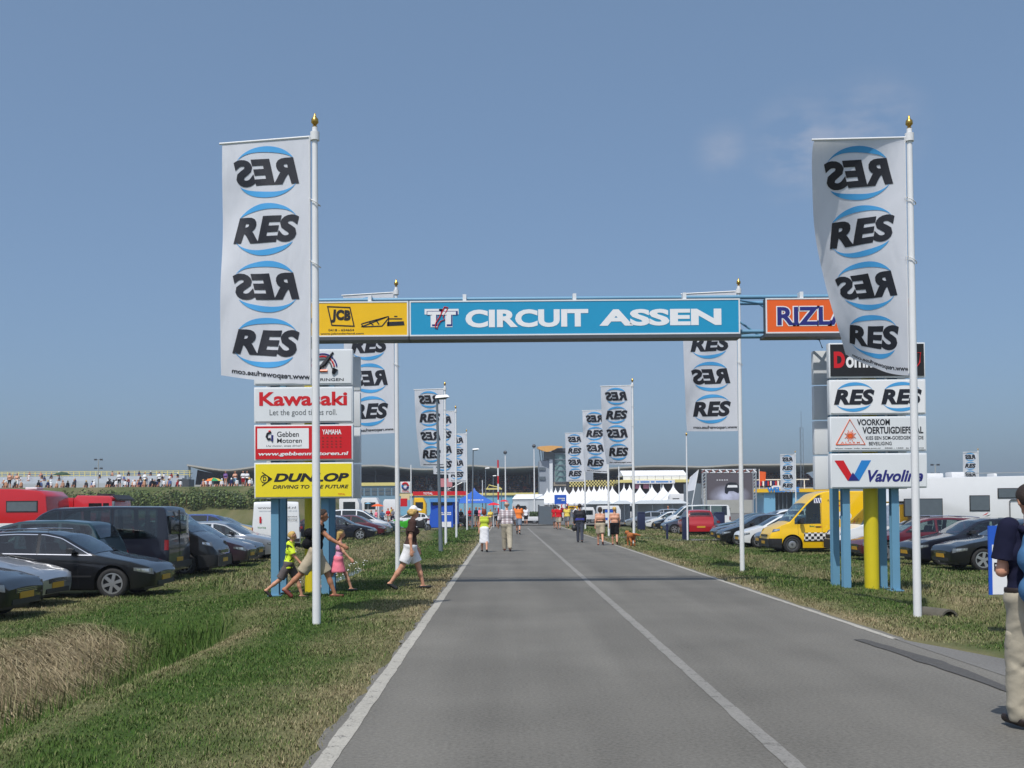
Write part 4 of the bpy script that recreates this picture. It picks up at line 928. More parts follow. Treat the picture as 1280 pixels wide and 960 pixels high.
# left field, second row and farther on
for kn, px, Y, pm, lab in (('hatch', 258, 66, anthra_p, 'dark hatchback far behind the blue van, against the bank'), ('hatch', 243, 58, red_p, 'red car roof glimpsed beyond the black van'), ('wagon', 292, 50, white_p, 'white estate car behind the row of dark cars'), ('mpv', 310, 58, blue_p, 'rounded blue people carrier in the second row'), ('hatch', 317, 64, yellow_p, 'yellow car mostly hidden behind the white delivery van'), ('sedan', 322, 70, silver_p, 'silver saloon roof farthest of the second row')):
    row_left(kn, lab, px, Y, pm, res=0)
row_left('wagon', 'dark blue car with bright wheel beyond the left pylon', 469, 63.8, navy_p, rim='five')
row_left('hatch', 'white small car behind the dark blue one beyond the pylon', 461, 68, white_p, res=0)
row_left('hatch', 'dark red car nose in the far left row', 481, 71, dred_p, res=0)
row_left('mpv', 'white people carrier towering over the far left row', 487, 76, white_p, res=0, scale=(1.1, 1, 1.12))
row_left('sedan', 'silver car nose in the far left row', 489, 74, silver_p, res=0)
row_left('sedan', 'teal car at the end of the far left row', 499, 80, teal_p, res=0)
row_left('hatch', 'dark red hatchback tail just right of the blue post', 429, 66, dred_p, rev=True, res=0)
row_left('hatch', 'small white car parked by the blue booth', 538, 104, white_p, rev=True, res=0)
# right field
row_right('sedan', 'black saloon with spoked wheel beside the blue parking sign', 1180, 29.4, black_p, rim='five', trim='chrome')
row_right('wagon', 'midnight blue car between the black saloon and the maroon estate', 1134, 31.9, navy_p, rim='nine')
row_right('wagon', 'maroon estate car with roof rails in front of the motorhome', 1071, 35.0, dred_p, rim='five', rails=True)
yv = row_right('ducato', 'yellow panel van with black and white chequered flank stripe', 957, 41.4, yellow_p, rim='steel', name='parked_van', cat='van', windows='front', bumper='black_plastic')
row_right('hatch', 'silver grey car nose just left of the yellow van', 948, 45.0, greyblue_p, rim='five', res=0)
row_right('hatch', 'white hatchback left of the yellow van, behind the second flagpole', 922, 47.3, white_p, rim='five')
row_right('hatch', 'black hatchback with slanted headlights left of the white one', 899, 50.0, black_p, rim='five')
row_right('hatch', 'blue hatchback behind the black one', 902, 52.6, blue_p, rim='five', res=0)
row_right('sedan', 'dark grey car nose right of the red car', 891, 55.2, dgrey_p, res=0)
row_right('mpv', 'white car roof behind the blue hatchback', 935, 60, white_p, res=0)
row_right('sedan', 'teal saloon behind the red car', 893, 64, teal_p, res=0)
X = at(876, 650, 67.5).x; vehicle('mpv', 'red small car seen from behind beside the thin white pole', (X, 71.6, PARK - .012), R(90), red_p, rim='five')
row_right('vivaro', 'white minibus with side windows behind the red car', 831, 80, white_p, name='parked_van', cat='van', rim='steel')
row_right('hatch', 'grey hatchback with bright wheel in front of the minibus', 827, 73.5, greyblue_p, rim='five')
row_right('hatch', 'dark blue hatchback nose left of the minibus', 818, 84, navy_p, res=0)
row_right('hatch', 'white hatchback with bright wheel by the dark bin', 806, 88, white_p, rim='five')
row_right('hatch', 'pale silver car nose at the far end of the right field', 781, 94, silver_p, res=0)
row_right('mpv', 'pale grey car behind the white hatchback at the far right field', 800, 99, silver_p, res=0)
row_right('sedan', 'red saloon roof glimpsed below the poster wall', 925, 74, red_p, res=0)
row_right('mpv', 'dark people carrier below the poster wall', 940, 70, anthra_p, res=0)
# print on the yellow van: chequered band, lettering, caricature-free spots
def checker(name, sx):
    mt = bpy.data.materials.new(name); mt.use_nodes = True; MATS[name] = mt; n = mt.node_tree; b = n.nodes['Principled BSDF']; b.inputs['Roughness'].default_value = .4
    t_ = n.nodes.new('ShaderNodeTexCoord'); m_ = n.nodes.new('ShaderNodeMapping'); m_.inputs['Location'].default_value = (.013, .5, .017); m_.inputs['Scale'].default_value = (1, 0, 1); c_ = n.nodes.new('ShaderNodeTexChecker'); c_.inputs['Scale'].default_value = sx
    c_.inputs['Color1'].default_value = (.78, .78, .78, 1); c_.inputs['Color2'].default_value = (.015, .015, .016, 1); n.links.new(t_.outputs['Object'], m_.inputs['Vector']); n.links.new(m_.outputs[0], c_.inputs['Vector']); n.links.new(c_.outputs[0], b.inputs['Base Color'])
checker('chequer', 9.0)
G = shell('ducato', 1)
q = G['side'](1.30, 3.5, lambda s: .47 + 0 * s, lambda s: .80 + 0 * s, 1, .010, 20, 3); mb = MB(); mb.add(q[0], q[1], 'chequer'); mb.build('chequered_band', yv)
TS = Matrix.Translation((0, 1.03, 0)) @ Matrix.Rotation(PI, 4, 'Z')       # flank seen by the camera
for s, b, mat, bo in (('F. vd Mootz', (2.25, 2.75, 1.98, 2.06), 'ink', .02), ('www.', (2.4, 2.75, 1.80, 1.86), 'sign_red', .02), ('# 93', (2.3, 2.62, 1.36, 1.47), 'sign_red', .04), ('Batec', (1.52, 1.72, 1.02, 1.08), 'hedge_green', .03), ('store', (1.76, 1.98, 1.00, 1.05), 'sign_red', .03)):
    z_ = (b[2] + b[3]) / 2; y_ = float(G['yside'](2.3, z_)) + .012
    lettering(yv, s, b, 0, mat, bo, T=Matrix.Translation((0, y_, 0)) @ Matrix.Rotation(PI, 4, 'Z'))
mb = MB(); y_ = float(G['yside'](1.7, 2.0)) + .012; mb.box(-2.0, -1.72, y_ - .03, y_, 1.93, 2.12, 'white_ink'); 
for k in range(3): mb.poly([(-1.73 - .09 * k, y_ + .002, 2.11), (-1.77 - .09 * k, y_ + .002, 2.11), (-1.82 - .09 * k, y_ + .002, 1.94), (-1.78 - .09 * k, y_ + .002, 1.94)], 'navy')
mb.build('flag_sticker', yv)
mb = MB(); y_ = float(G['yside'](2.9, 1.5)) + .012; mb.poly([(-2.85 - .30 * math.cos(k * PI / 9) , y_, 1.42 + .2 * math.sin(k * PI / 9)) for k in range(18)], 'white_ink'); mb.poly([(-2.85 - .17 * math.cos(k * PI / 9) , y_ + .003, 1.38 + .12 * math.sin(k * PI / 9)) for k in range(18)], 'ink'); mb.build('side_print', yv)

# ------------------------------------------------------------------ motorhome on the right
mh = thing('motorhome', 'long white motorhome with grey windows behind the maroon estate car', 'motorhome', (0, 38.2, PARK - .01), 0)
xo = lambda px: (px - 631) / F * 39.6
G = shell('van', 1); cb = link('cab', G['body'], mh, (xo(1033), 1.02, 0)); cb.rotation_euler = (0, 0, PI); cb.material_slots[0].link = 'OBJECT'; cb.material_slots[0].material = white_p
for sgn in (-1, 1):
    for a, b in ((.98, 2.0),):
        q = G['side'](a, b, lambda s: G['Bf'](s) + .03, lambda s: G['E'](s) - .03, sgn); mb = MB(); mb.add(q[0], q[1], M('sunblind', (.50, .55, .62), .3, metal=.6, var=.6, scale=14)); w_ = mb.build('side_window', cb)
    q = G['side'](.03, .34, lambda s: .78 + .1 * s, lambda s: .92 + .12 * s, sgn, .008, 8, 3); mb = MB(); mb.add(q[0], q[1], 'lamp_glass'); mb.build('headlight', cb)
    q = G['side'](0, .55, lambda s: G['low'](s), lambda s: .60 + 0 * s, sgn, .012, 12, 3); mb = MB(); mb.add(q[0], q[1], 'black_plastic'); mb.build('bumper', cb)
    tm, rm = wheel_mesh(.34, 'steel'); w_ = link('wheel', tm, cb, (-.92, sgn * .86, .34)); w_.rotation_euler = (0, 0, 0 if sgn < 0 else PI); link('rim', rm, w_)
q = G['top'](.88, 1.53); mb = MB(); mb.add(q[0], q[1], 'glass_clear'); mb.build('windscreen', cb, smooth=60)
mb = MB(); mb.box(-3.6, -1.2, -.9, .9, .62, 1.0, 'black_plastic'); mb.box(-2.2, -2.1, -.9, .9, 1.0, 1.8, 'white_plastic'); mb.build('cab_interior', cb)
mb = MB(); mb.box(-.03, .03, -.75, .75, .28, .6, 'black_plastic'); mb.box(-.03, .012, -.55, .55, .64, .78, 'black_plastic'); mb.build('front_bumper', cb)
x0, x1 = xo(1095), xo(1095) + 5.9
mb = MB(); prof = [(x0, 1.95), (x0 + .5, 2.55), (x0 + 1.2, 2.78), (x1 - .15, 2.84), (x1, 2.7), (x1, .55), (x0 + .9, .55), (x0 + .9, 1.95)]
mb.prism(prof, 0, 2.2, white_p); mb.build('coachwork', mh, bevel=.04)
for pxa, pxb, pya, pyb in ((1131, 1177, 624, 645), (1213, 1236, 620, 638), (1248, 1275, 611, 622)):
    a = at(pxa, pyb, 38.2); b = at(pxb, pya, 38.2); z_ = mh.location.z
    mb = MB(); mb.box(a.x - .03, b.x + .03, -.02, .03, a.z - z_ - .03, b.z - z_ + .03, 'black_plastic'); w_ = mb.build('window_frame', mh, bevel=.01)
    mb = MB(); mb.box(a.x, b.x, -.03, -.021, a.z - z_, b.z - z_, 'window_grey'); mb.build('pane', w_)
mb = MB(); a = at(1262, 641, 38.2).x; mb.tube([(a, -.03, 1.3), (a, -.03, 1.93), (a + .05, -.03, 1.98), (a + .7, -.03, 1.98)], .02, 'dark_steel', 6); mb.build('door_frame', mh)
mb = MB(); a = at(1228, 645, 38.2).x; mb.poly([(a, -.004, 1.43), (a + .22, -.004, 1.55), (a + .15, -.004, 1.47)], 'sign_red'); mb.poly([(a + .08, -.004, 1.40), (a + .3, -.004, 1.47), (a + .2, -.004, 1.41)], 'black'); mb.build('swoosh_decal', mh)
for a, b, h in ((1180, 1196, .14), (1150, 1170, .1), (1232, 1236, .08)):
    mb = MB(); mb.box(xo(a), xo(b), .7, 1.3, 2.79, 2.86 + h, 'white_plastic'); mb.build('roof_hatch', mh, bevel=.04)
mb = MB(); mb.tube([(xo(1190), .12, 2.78), (xo(1190), .12, 2.93), (xo(1278), .12, 2.95), (xo(1278), .12, 2.8)], .015, 'alu', 6); mb.build('roof_rail', mh)
for xx in (x0 + 3.6, x0 + 4.4):
    tm, rm = wheel_mesh(.34, 'steel'); w_ = link('wheel', tm, mh, (xx, .22, .34)); link('rim', rm, w_)
# ------------------------------------------------------------------ red caravan and red lorry on the left
Yc = 42.0; cx0 = (-60 - 631) / F * Yc; cx1 = (61 - 631) / F * Yc
cv = thing('caravan', 'red caravan with grey window at the left photo edge', 'caravan', (0, Yc, PARK), 0)
zz = lambda py: at(30, py, Yc).z - PARK
mb = MB(); mb.prism([(cx0, .5), (cx1 - .10, .5), (cx1 - .02, 1.2), (cx1 - .12, zz(620)), (cx1 - .35, zz(614)), (cx1 - 1.3, zz(611)), (cx0, zz(610))], 0, 2.2, paint('red_van', (190, 18, 28), 0)); mb.build('body', cv, bevel=.06)
mb = MB(); mb.box(cx0, cx1 - .05, -.012, .02, .55, zz(654), 'white_plastic'); mb.build('lower_band', cv)
a = at(9, 640, Yc).x; b = at(46, 627, Yc).x
mb = MB(); mb.box(a - .04, b + .04, -.02, .03, zz(640), zz(626), 'black_plastic'); w_ = mb.build('window_frame', cv); mb = MB(); mb.box(a, b, -.03, -.021, zz(639), zz(627.5), 'window_grey'); mb.build('pane', w_)
mb = MB(); mb.box(at(20, 610, Yc).x, at(35, 610, Yc).x, .8, 1.4, zz(611.5), zz(608.5), 'white_plastic'); mb.build('roof_hatch', cv, bevel=.03)
tm, rm = wheel_mesh(.33, 'steel'); w_ = link('wheel', tm, cv, (cx0 + 2, .15, .33)); link('rim', rm, w_)
Yt = 46.0; lo = thing('lorry', 'red lorry cab with roof spoiler above the blue van', 'lorry', (0, Yt, PARK), 0)
zz = lambda py: at(110, py, Yt).z - PARK; xx = lambda px: at(px, 630, Yt).x
mb = MB(); mb.prism([(xx(92), .6), (xx(142), .6), (xx(143), 1.3), (xx(140), zz(624)), (xx(136), zz(620)), (xx(96), zz(619)), (xx(92), zz(624))], 0, 2.3, paint('red_lorry', (200, 45, 55), 0)); mb.build('cab', lo, bevel=.06)
mb = MB(); mb.box(xx(70), xx(91), 0.05, 2.25, .7, zz(622), paint('red_van', (190, 18, 28), 0)); mb.build('body', lo, bevel=.03)
mb = MB(); mb.box(xx(111), xx(127), -.02, .02, zz(640), zz(629), 'glass'); mb.build('side_window', lo); mb = MB(); mb.box(xx(129), xx(136), -.02, .02, zz(640), zz(629), 'glass'); mb.build('side_window', lo)
mb = MB(); mb.prism([(xx(139), zz(618.5)), (xx(146), zz(624)), (xx(145.5), zz(626)), (xx(140), zz(621))], .1, 2.2, 'black_plastic'); mb.build('sun_visor', lo)
mb = MB(); mb.box(xx(112), xx(127), .8, 1.6, zz(619), zz(617), 'black_plastic'); mb.build('roof_hatch', lo, bevel=.02)
mb = MB(); mb.box(xx(141.5), xx(144.5), -.16, -.04, zz(637), zz(627), 'grey_steel'); mb.build('wing_mirror', lo, bevel=.02)
for a in (100, 85):
    tm, rm = wheel_mesh(.45, 'steel'); w_ = link('wheel', tm, lo, (xx(a), .2, .45)); link('rim', rm, w_)
# ================================================================== the circuit in the background
def Z(py, Y, px=640): return at(px, py, Y).z
def Xp(px, Y, py=620): return at(px, py, Y).x
# ------------------------------------------------------------------ grandstand with its wavy roof
GS = 260.0
edge = [(235, 580), (250, 583), (283, 587.5), (305, 585), (320, 582.5), (350, 579), (385, 578), (420, 580), (448, 581.5), (478, 580.5), (510, 585), (540, 586), (560, 584), (585, 580.5), (605, 582), (625, 584), (650, 583.5), (675, 582), (720, 584), (760, 585), (785, 583), (815, 581.5), (850, 582), (880, 583), (920, 580), (950, 580), (1000, 579.5), (1045, 579)]
gs = thing('grandstand', 'long dark grandstand under a wavy roof across the background', 'grandstand', (0, GS, 0))
ex = np.array([at(a, b, GS).x for a, b in edge]); ez = np.array([at(a, b, GS).z for a, b in edge])
sx = np.linspace(ex[0], ex[-1], 180); sz = smoothline(list(zip(ex, ez)), sx, 1.6)
mb = MB(); V = []
for x, z in zip(sx, sz): V += [(x, -1, z), (x, 27, z - 1.2), (x, 27, z - 1.6), (x, -1, z - .38)]
mb.add(V, [(i * 4 + j, i * 4 + (j + 1) % 4, i * 4 + 4 + (j + 1) % 4, i * 4 + 4 + j) for i in range(len(sx) - 1) for j in range(4)] + [(3, 2, 1, 0), tuple(len(V) - 4 + k for k in range(4))], 'stand_roof'); mb.build('roof', gs, smooth=40)
mb = MB(); V = []
for x, z in zip(sx, sz): V += [(x, 26, 0), (x, 26, z - 1.5)]
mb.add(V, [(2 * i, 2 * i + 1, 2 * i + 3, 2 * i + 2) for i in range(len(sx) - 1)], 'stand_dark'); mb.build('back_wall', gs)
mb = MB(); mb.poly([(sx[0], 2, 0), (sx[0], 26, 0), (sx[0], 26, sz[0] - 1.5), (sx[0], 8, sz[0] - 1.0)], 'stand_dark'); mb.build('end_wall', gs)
mb = MB(); mb.box(sx[0], sx[0] + .5, 0, .5, 0, sz[0] - .4, 'grey_steel')
for k in range(6): mb.tube([(sx[0] + .25, 0, 5 + k), (sx[0] + .25, 2.6, 5.8 + k)], .08, 'grey_steel', 5)
mb.build('end_truss', gs)
for i in range(10):
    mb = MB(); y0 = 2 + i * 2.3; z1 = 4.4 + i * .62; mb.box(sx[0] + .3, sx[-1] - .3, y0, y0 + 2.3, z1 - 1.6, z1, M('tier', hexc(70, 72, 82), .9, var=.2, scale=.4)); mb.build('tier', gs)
for k in range(12):
    x = sx[0] + (sx[-1] - sx[0]) * (k + .35) / 12; mb = MB(); mb.tube([(x, 13, 5), (x, 13, float(np.interp(x, sx, sz)) - 1)], .22, 'grey_steel', 8); mb.build('column', gs, smooth=50)
mb = MB(); mb.box(Xp(235, GS), Xp(392, GS), -.5, 1.8, 0, Z(603, GS), 'concrete'); mb.build('front_wall', gs)
mb = MB(); mb.box(Xp(392, GS), Xp(500, GS), -.5, 1.8, 0, Z(603, GS), M('haze_blue', hexc(118, 150, 172), .5, var=.08, scale=.3)); mb.build('front_wall', gs)
mb = MB(); mb.box(Xp(392, GS), Xp(500, GS), -.8, -.51, Z(606, GS), Z(602, GS), 'pale_yellow'); mb.build('fascia', gs)
mb = MB(); mb.box(Xp(500, GS), Xp(690, GS), -.5, 1.8, 0, Z(618.5, GS), 'pale_blue'); mb.build('front_wall', gs)
mb = MB(); mb.box(Xp(500, GS), Xp(690, GS), -.8, -.51, Z(619, GS), Z(616, GS), 'pale_yellow'); mb.build('fascia', gs)
mb = MB(); mb.box(Xp(690, GS), Xp(1045, GS), -.5, 1.8, 0, Z(612, GS), 'concrete'); mb.build('front_wall', gs)
for i in range(12):
    a = Xp(396 + i * 8.6, GS); b = Xp(403 + i * 8.6, GS)
    for v0, v1 in ((612.6, 609), (617.5, 613.6)):
        mb = MB(); mb.box(a, b, -.62, -.51, Z(v0, GS), Z(v1, GS), 'window_grey'); mb.build('window', gs)
# seated crowd on the tiers: one uncountable mass
r_ = random.Random(5); crowd_m = [cloth('crowd_%d' % i, c) for i, c in enumerate(((40, 48, 90), (30, 32, 40), (215, 215, 220), (150, 40, 45), (90, 110, 160), (196, 150, 120), (60, 60, 66), (40, 48, 90)))]
mb = MB()
for i in range(3600):
    row = r_.randrange(10); x = r_.uniform(Xp(500, GS), Xp(1040, GS)); 
    y = GS + 2 + row * 2.3 + .9; z = 4.4 + row * .62; mt = r_.choice(crowd_m); h = r_.uniform(.75, 1.0)
    mb.box(x - .24, x + .24, y - .2, y + .2, z, z + h * .72, mt); mb.box(x - .1, x + .1, y - .1, y + .1, z + h * .74, z + h, 'skin_tan')
kind(mb.build('crowd'), 'stuff')
# ------------------------------------------------------------------ race control tower
TY = 236.0; tw = thing('control_tower', 'grey race control tower with glass bay and orange wing roof', 'tower', (0, TY, 0)); tx = lambda p: Xp(p, TY); tz = lambda p: Z(p, TY)
mb = MB(); mb.box(tx(674.5), tx(687), 0, 9, 0, tz(576), M('tower_grey', hexc(150, 158, 168), .6, var=.05, scale=.3)); mb.build('wall', tw)
for a, b in ((588, 584.5), (600, 596)):
    mb = MB(); mb.box(tx(674.0), tx(682), -.25, -.01, tz(a), tz(b), 'window_grey'); mb.build('window', tw)
mb = MB(); mb.box(tx(687), tx(691), -.6, 8, 0, tz(575), 'pale_panel'); mb.build('pier', tw)
mb = MB(); mb.box(tx(691), tx(742), .4, 10, 0, tz(567), 'tower_grey'); mb.build('wall', tw)
mb = MB(); n = 12; V = []
for i in range(n + 1):
    t = i / n; x = tx(694) + (tx(708) - tx(694)) * t; y = -.9 * math.sin(PI * t); V += [(x, y, tz(603)), (x, y, tz(568))]
mb.add(V, [(2 * i, 2 * i + 2, 2 * i + 3, 2 * i + 1) for i in range(n)], M('green_glass', hexc(120, 150, 150), .12, var=.15, spec=.7)); bay = mb.build('glass_bay', tw, smooth=60)
for k in range(6):
    zz = tz(603) + (tz(568) - tz(603)) * k / 5; mb = MB(); mb.box(tx(693.5), tx(708.5), -1.05, -.9, zz - .1, zz + .1, 'grey_steel'); mb.build('transom', bay)
mb = MB(); mb.box(tx(692), tx(708), -.8, .39, tz(608), tz(603.2), M('tan_panel', hexc(150, 140, 125), .7)); mb.build('base_panel', tw)
mb = MB(); mb.box(tx(680), tx(742), .2, 9, tz(575), tz(565), 'window_grey'); mb.build('upper_glazing', tw)
mb = MB(); n = 14; V = []
for i in range(n + 1):
    t = i / n; x = tx(673) + (tx(703) - tx(673)) * t; zt = tz(559.3 - 1.2 * math.sin(PI * t)); zb = tz(559.6 + 6.2 * (1 - abs(2 * t - .75) ** 1.5 if t < .85 else .1)) if t < .8 else tz(560.8)
    zb = min(zb, zt - .15); V += [(x, -2, zt), (x, -2, zb), (x, 9, zb + .6), (x, 9, zt + .6)]
mb.add(V, [(i * 4 + j, i * 4 + (j + 1) % 4, i * 4 + 4 + (j + 1) % 4, i * 4 + 4 + j) for i in range(n) for j in range(4)] + [(3, 2, 1, 0), tuple(len(V) - 4 + k for k in range(4))], M('orange_roof', hexc(226, 170, 95), .5)); mb.build('wing_roof', tw, smooth=50)
mb = MB(); mb.box(tx(692), tx(742), -1, 10, tz(565), tz(561), 'dark_steel'); mb.build('roof', tw)
for a in (676, 679, 683):
    mb = MB(); mb.tube([(tx(a), 0, tz(576)), (tx(a - 1.5), -.5, tz(561))], .09, 'grey_steel', 6); mb.build('strut', tw)
# chequered pit building band
cbd = thing('pit_building', 'low dark building with a yellow and black chequered band', 'building', (0, 215, 0)); bx_ = lambda p: Xp(p, 215); bz_ = lambda p: Z(p, 215)
mb = MB(); mb.box(bx_(712), bx_(776), .2, 12, 0, bz_(601), 'stand_dark'); mb.build('wall', cbd)
n = 34; cw = (bx_(776) - bx_(712)) / n
for i in range(n):
    for j in range(4):
        if (i + j) % 2 == 0:
            mb = MB(); h_ = (bz_(601) - bz_(609)) / 4; mb.box(bx_(712) + i * cw, bx_(712) + (i + 1) * cw, .0, .19, bz_(609) + j * h_, bz_(609) + (j + 1) * h_, 'pale_yellow'); mb.build('chequer_tile', cbd)
# ------------------------------------------------------------------ white marquee on its deck
MQ = 205; mq = thing('marquee', 'white gabled marquee raised on a yellow edged deck', 'marquee', (0, MQ, 0)); qx = lambda p: Xp(p, MQ); qz = lambda p: Z(p, MQ)
mb = MB(); x0, x1 = qx(779), qx(860)
mb.add([(x0, 0, qz(596)), (x1, 0, qz(596)), (x1, 5, qz(588.3)), (x0, 5, qz(588.3)), (x0, 10, qz(596)), (x1, 10, qz(596))], [(0, 1, 2, 3), (3, 2, 5, 4), (0, 3, 4), (1, 5, 2)], 'tent_white'); mb.build('roof', mq)
for i in range(8):
    mb = MB(); a = x0 + (x1 - x0) * i / 8; b = x0 + (x1 - x0) * (i + 1) / 8; mb.box(a + .03, b - .03, .05, .15, qz(601), qz(596), 'tent_white'); mb.build('wall_panel', mq)
mb = MB(); mb.box(x0 - .8, x1 + .2, -.6, 10.5, qz(604.5), qz(601), 'pale_yellow'); mb.build('deck', mq)
mb = MB(); mb.box(x0, x1, .8, 10, 0, qz(604.5), 'stand_dark'); mb.build('under_storey', mq)
mb = MB(); mb.box(qx(793), qx(843), -.8, -.61, qz(606), qz(601.5), 'tent_white'); bn = mb.build('banner', mq)
lettering(mq, '- ----- -- ------- -', (qx(796), qx(839), qz(604.6), qz(603)), -.82, 'blue_mark', .05, name='banner_print')
for a, b in ((794, 800), (804, 811)):
    mb = MB(); mb.box(qx(a), qx(b), -.3, -.2, qz(612), qz(606.5), M('pink_banner', hexc(205, 130, 150), .7)); mb.build('banner', mq)
for a in (780, 812, 826, 842, 858):
    mb = MB(); mb.tube([(qx(a), -.3, 0), (qx(a), -.3, qz(605))], .12, 'white_metal', 8); mb.build('leg', mq)
# ------------------------------------------------------------------ pagoda tents
def pagoda_mesh():
    mb = MB(); w = 2.5; n = 6; prof = [(w, 2.3)] + [(w * (1 - k / n) ** 1.7 if k < n else .03, 2.35 + 2.75 * (k / n) ** .95) for k in range(1, n + 1)]
    V = []
    for r, z in prof: V += [(-r, -r, z), (r, -r, z), (r, r, z), (-r, r, z)]
    mb.add(V, [(i * 4 + j, i * 4 + (j + 1) % 4, i * 4 + 4 + (j + 1) % 4, i * 4 + 4 + j) for i in range(len(prof) - 1) for j in range(4)], 'tent_white')
    o = mb.build('canopy', smooth=25); d = o.data; bpy.data.objects.remove(o)
    mb = MB(); 
    for s in (-1, 1): mb.box(-w, w, s * w - .03, s * w + .03, 2.0, 2.32, 'tent_white'); mb.box(s * w - .03, s * w + .03, -w + .04, w - .04, 2.0, 2.32, 'tent_white')
    o = mb.build('valance'); v = o.data; bpy.data.objects.remove(o)
    mb = MB(); mb.tube([(0, 0, 0), (0, 0, 2.1)], .06, 'white_metal', 6); o = mb.build('leg'); l = o.data; bpy.data.objects.remove(o)
    mb = MB(); mb.box(-w, w, w - .1, w - .06, 0, 2.0, 'tent_white'); o = mb.build('side_sheet'); sd = o.data; bpy.data.objects.remove(o)
    return d, v, l, sd
PD = pagoda_mesh()
spots = [(684, 610.5, 222), (689, 610.3, 217), (694.5, 610, 212), (700.5, 609.5, 207), (706.5, 609, 202), (716.5, 609.5, 190), (723, 609, 184), (728, 609.5, 178), (736, 608.5, 172), (742.5, 608, 166), (749.5, 608, 160), (753, 609, 154.5), (757, 608, 149), (765.5, 608, 143.5), (780, 607, 160), (787, 606.5, 153), (800, 606.5, 196), (815, 606, 190), (829, 606, 183), (841.5, 605.5, 176)]
nm = ['first', 'second', 'third', 'fourth', 'fifth', 'sixth', 'seventh', 'eighth', 'ninth', 'tenth', 'eleventh', 'twelfth', 'thirteenth', 'fourteenth', 'fifteenth', 'sixteenth', 'seventeenth', 'eighteenth', 'nineteenth', 'twentieth']
for i, (px, py, Y) in enumerate(spots):
    z = at(px, py, Y).z; k = z / 5.1
    t = thing('pagoda_tent', f'pointed white pagoda tent, {nm[i]} from the left in the tent row', 'tent', (Xp(px, Y), Y, 0.055), 0, 'white pagoda tents'); t.scale = (.92, .92, k)
    link('canopy', PD[0], t); link('valance', PD[1], t); link('side_sheet', PD[3], t)
    for sx_ in (-2.4, 2.4):
        for sy_ in (-2.4, 2.4): link('leg', PD[2], t, (sx_, sy_, 0))
# low white marquee at the end of the road
t = thing('low_marquee', 'low white marquee at the far end of the road', 'marquee', (0, 150, 0)); q = lambda p: Xp(p, 150); w = lambda p: Z(p, 150)
mb = MB(); mb.add([(q(640), 0, w(624)), (q(681), 0, w(624)), (q(679), 4, w(617.5)), (q(645), 4, w(617.5)), (q(640), 8, w(624)), (q(681), 8, w(624))], [(0, 1, 2, 3), (3, 2, 5, 4), (0, 3, 4), (1, 5, 2)], 'tent_white'); mb.build('roof', t)
mb = MB(); mb.box(q(641), q(680), .1, 7.9, 0, w(624), M('tent_grey', hexc(186, 192, 196), .7, var=.1, scale=.6)); mb.build('wall', t)
# ------------------------------------------------------------------ caravans, awnings and lorries of the paddock
def boxvan(name, label, cat, pxa, pxb, pyt, pyb, Y, mat, win=True, D=2.3, grp='paddock vehicles'):
    a = at(pxa, pyb, Y); b = at(pxb, pyt, Y); w_ = b.x - a.x; h = b.z
    t = thing(name, label, cat, (a.x, Y, 0.0), 0, grp)
    mb = MB(); mb.prism([(0, .45), (w_, .45), (w_, h * .75), (w_ - .12 * h, h), (.06 * h, h), (0, h * .9)], 0, D, mat); mb.build('body', t, bevel=.04)
    if win:
        n = max(1, int(w_ / 1.5))
        for i in range(n):
            mb = MB(); mb.box(w_ * (i + .2) / n, w_ * (i + .8) / n, -.02, .02, h * .55, h * .82, 'glass'); mb.build('window', t)
    for k in (.2, .8):
        tm, rm = wheel_mesh(.33, 'steel'); w2 = link('wheel', tm, t, (w_ * k, .15, .33)); link('rim', rm, w2)
    return t
WP = MATS['white_plastic']
for nm_, lab, cat, a, b, c, d, Y, mt, wn in (
    ('lorry', 'white lorry cab just right of the left pylon', 'lorry', 424, 449, 621, 640, 118, WP, True), ('lorry', 'white box lorry behind the parked far left cars', 'lorry', 451, 474, 622, 640, 124, WP, True), ('lorry', 'long white trailer left of the second flagpole', 'trailer', 479, 498, 624, 640, 120, WP, False),
    ('camper', 'white camper in front of the pagoda tents', 'camper', 729, 744, 634, 653, 108, WP, True), ('camper', 'grey white camper right of the tent row foot', 'camper', 748, 776, 632, 655, 104, WP, True), ('caravan', 'low pale caravan under the marquee', 'caravan', 800, 824, 627, 645, 122, WP, True), ('caravan', 'second pale caravan right of the low one under the marquee', 'caravan', 836, 866, 624, 643, 128, WP, True), ('camper', 'white camper by the gate signs', 'camper', 698, 712, 631, 650, 128, WP, True), ('bus', 'white bus roof far behind the white minibus', 'bus', 838, 880, 617, 630, 150, WP, True), ('lorry', 'yellow and blue lorry beside the blue booth', 'lorry', 516, 532, 622, 636, 128, MATS['sign_yellow'], True), ('camper', 'pale camper between lamp post and low marquee', 'camper', 640, 662, 628, 644, 135, MATS['tent_grey'], True), ('caravan', 'pale caravan below the end of the tent row', 'caravan', 768, 795, 628, 646, 118, WP, True)):
    boxvan(nm_, lab, cat, a, b, c, d, Y, mt, wn)
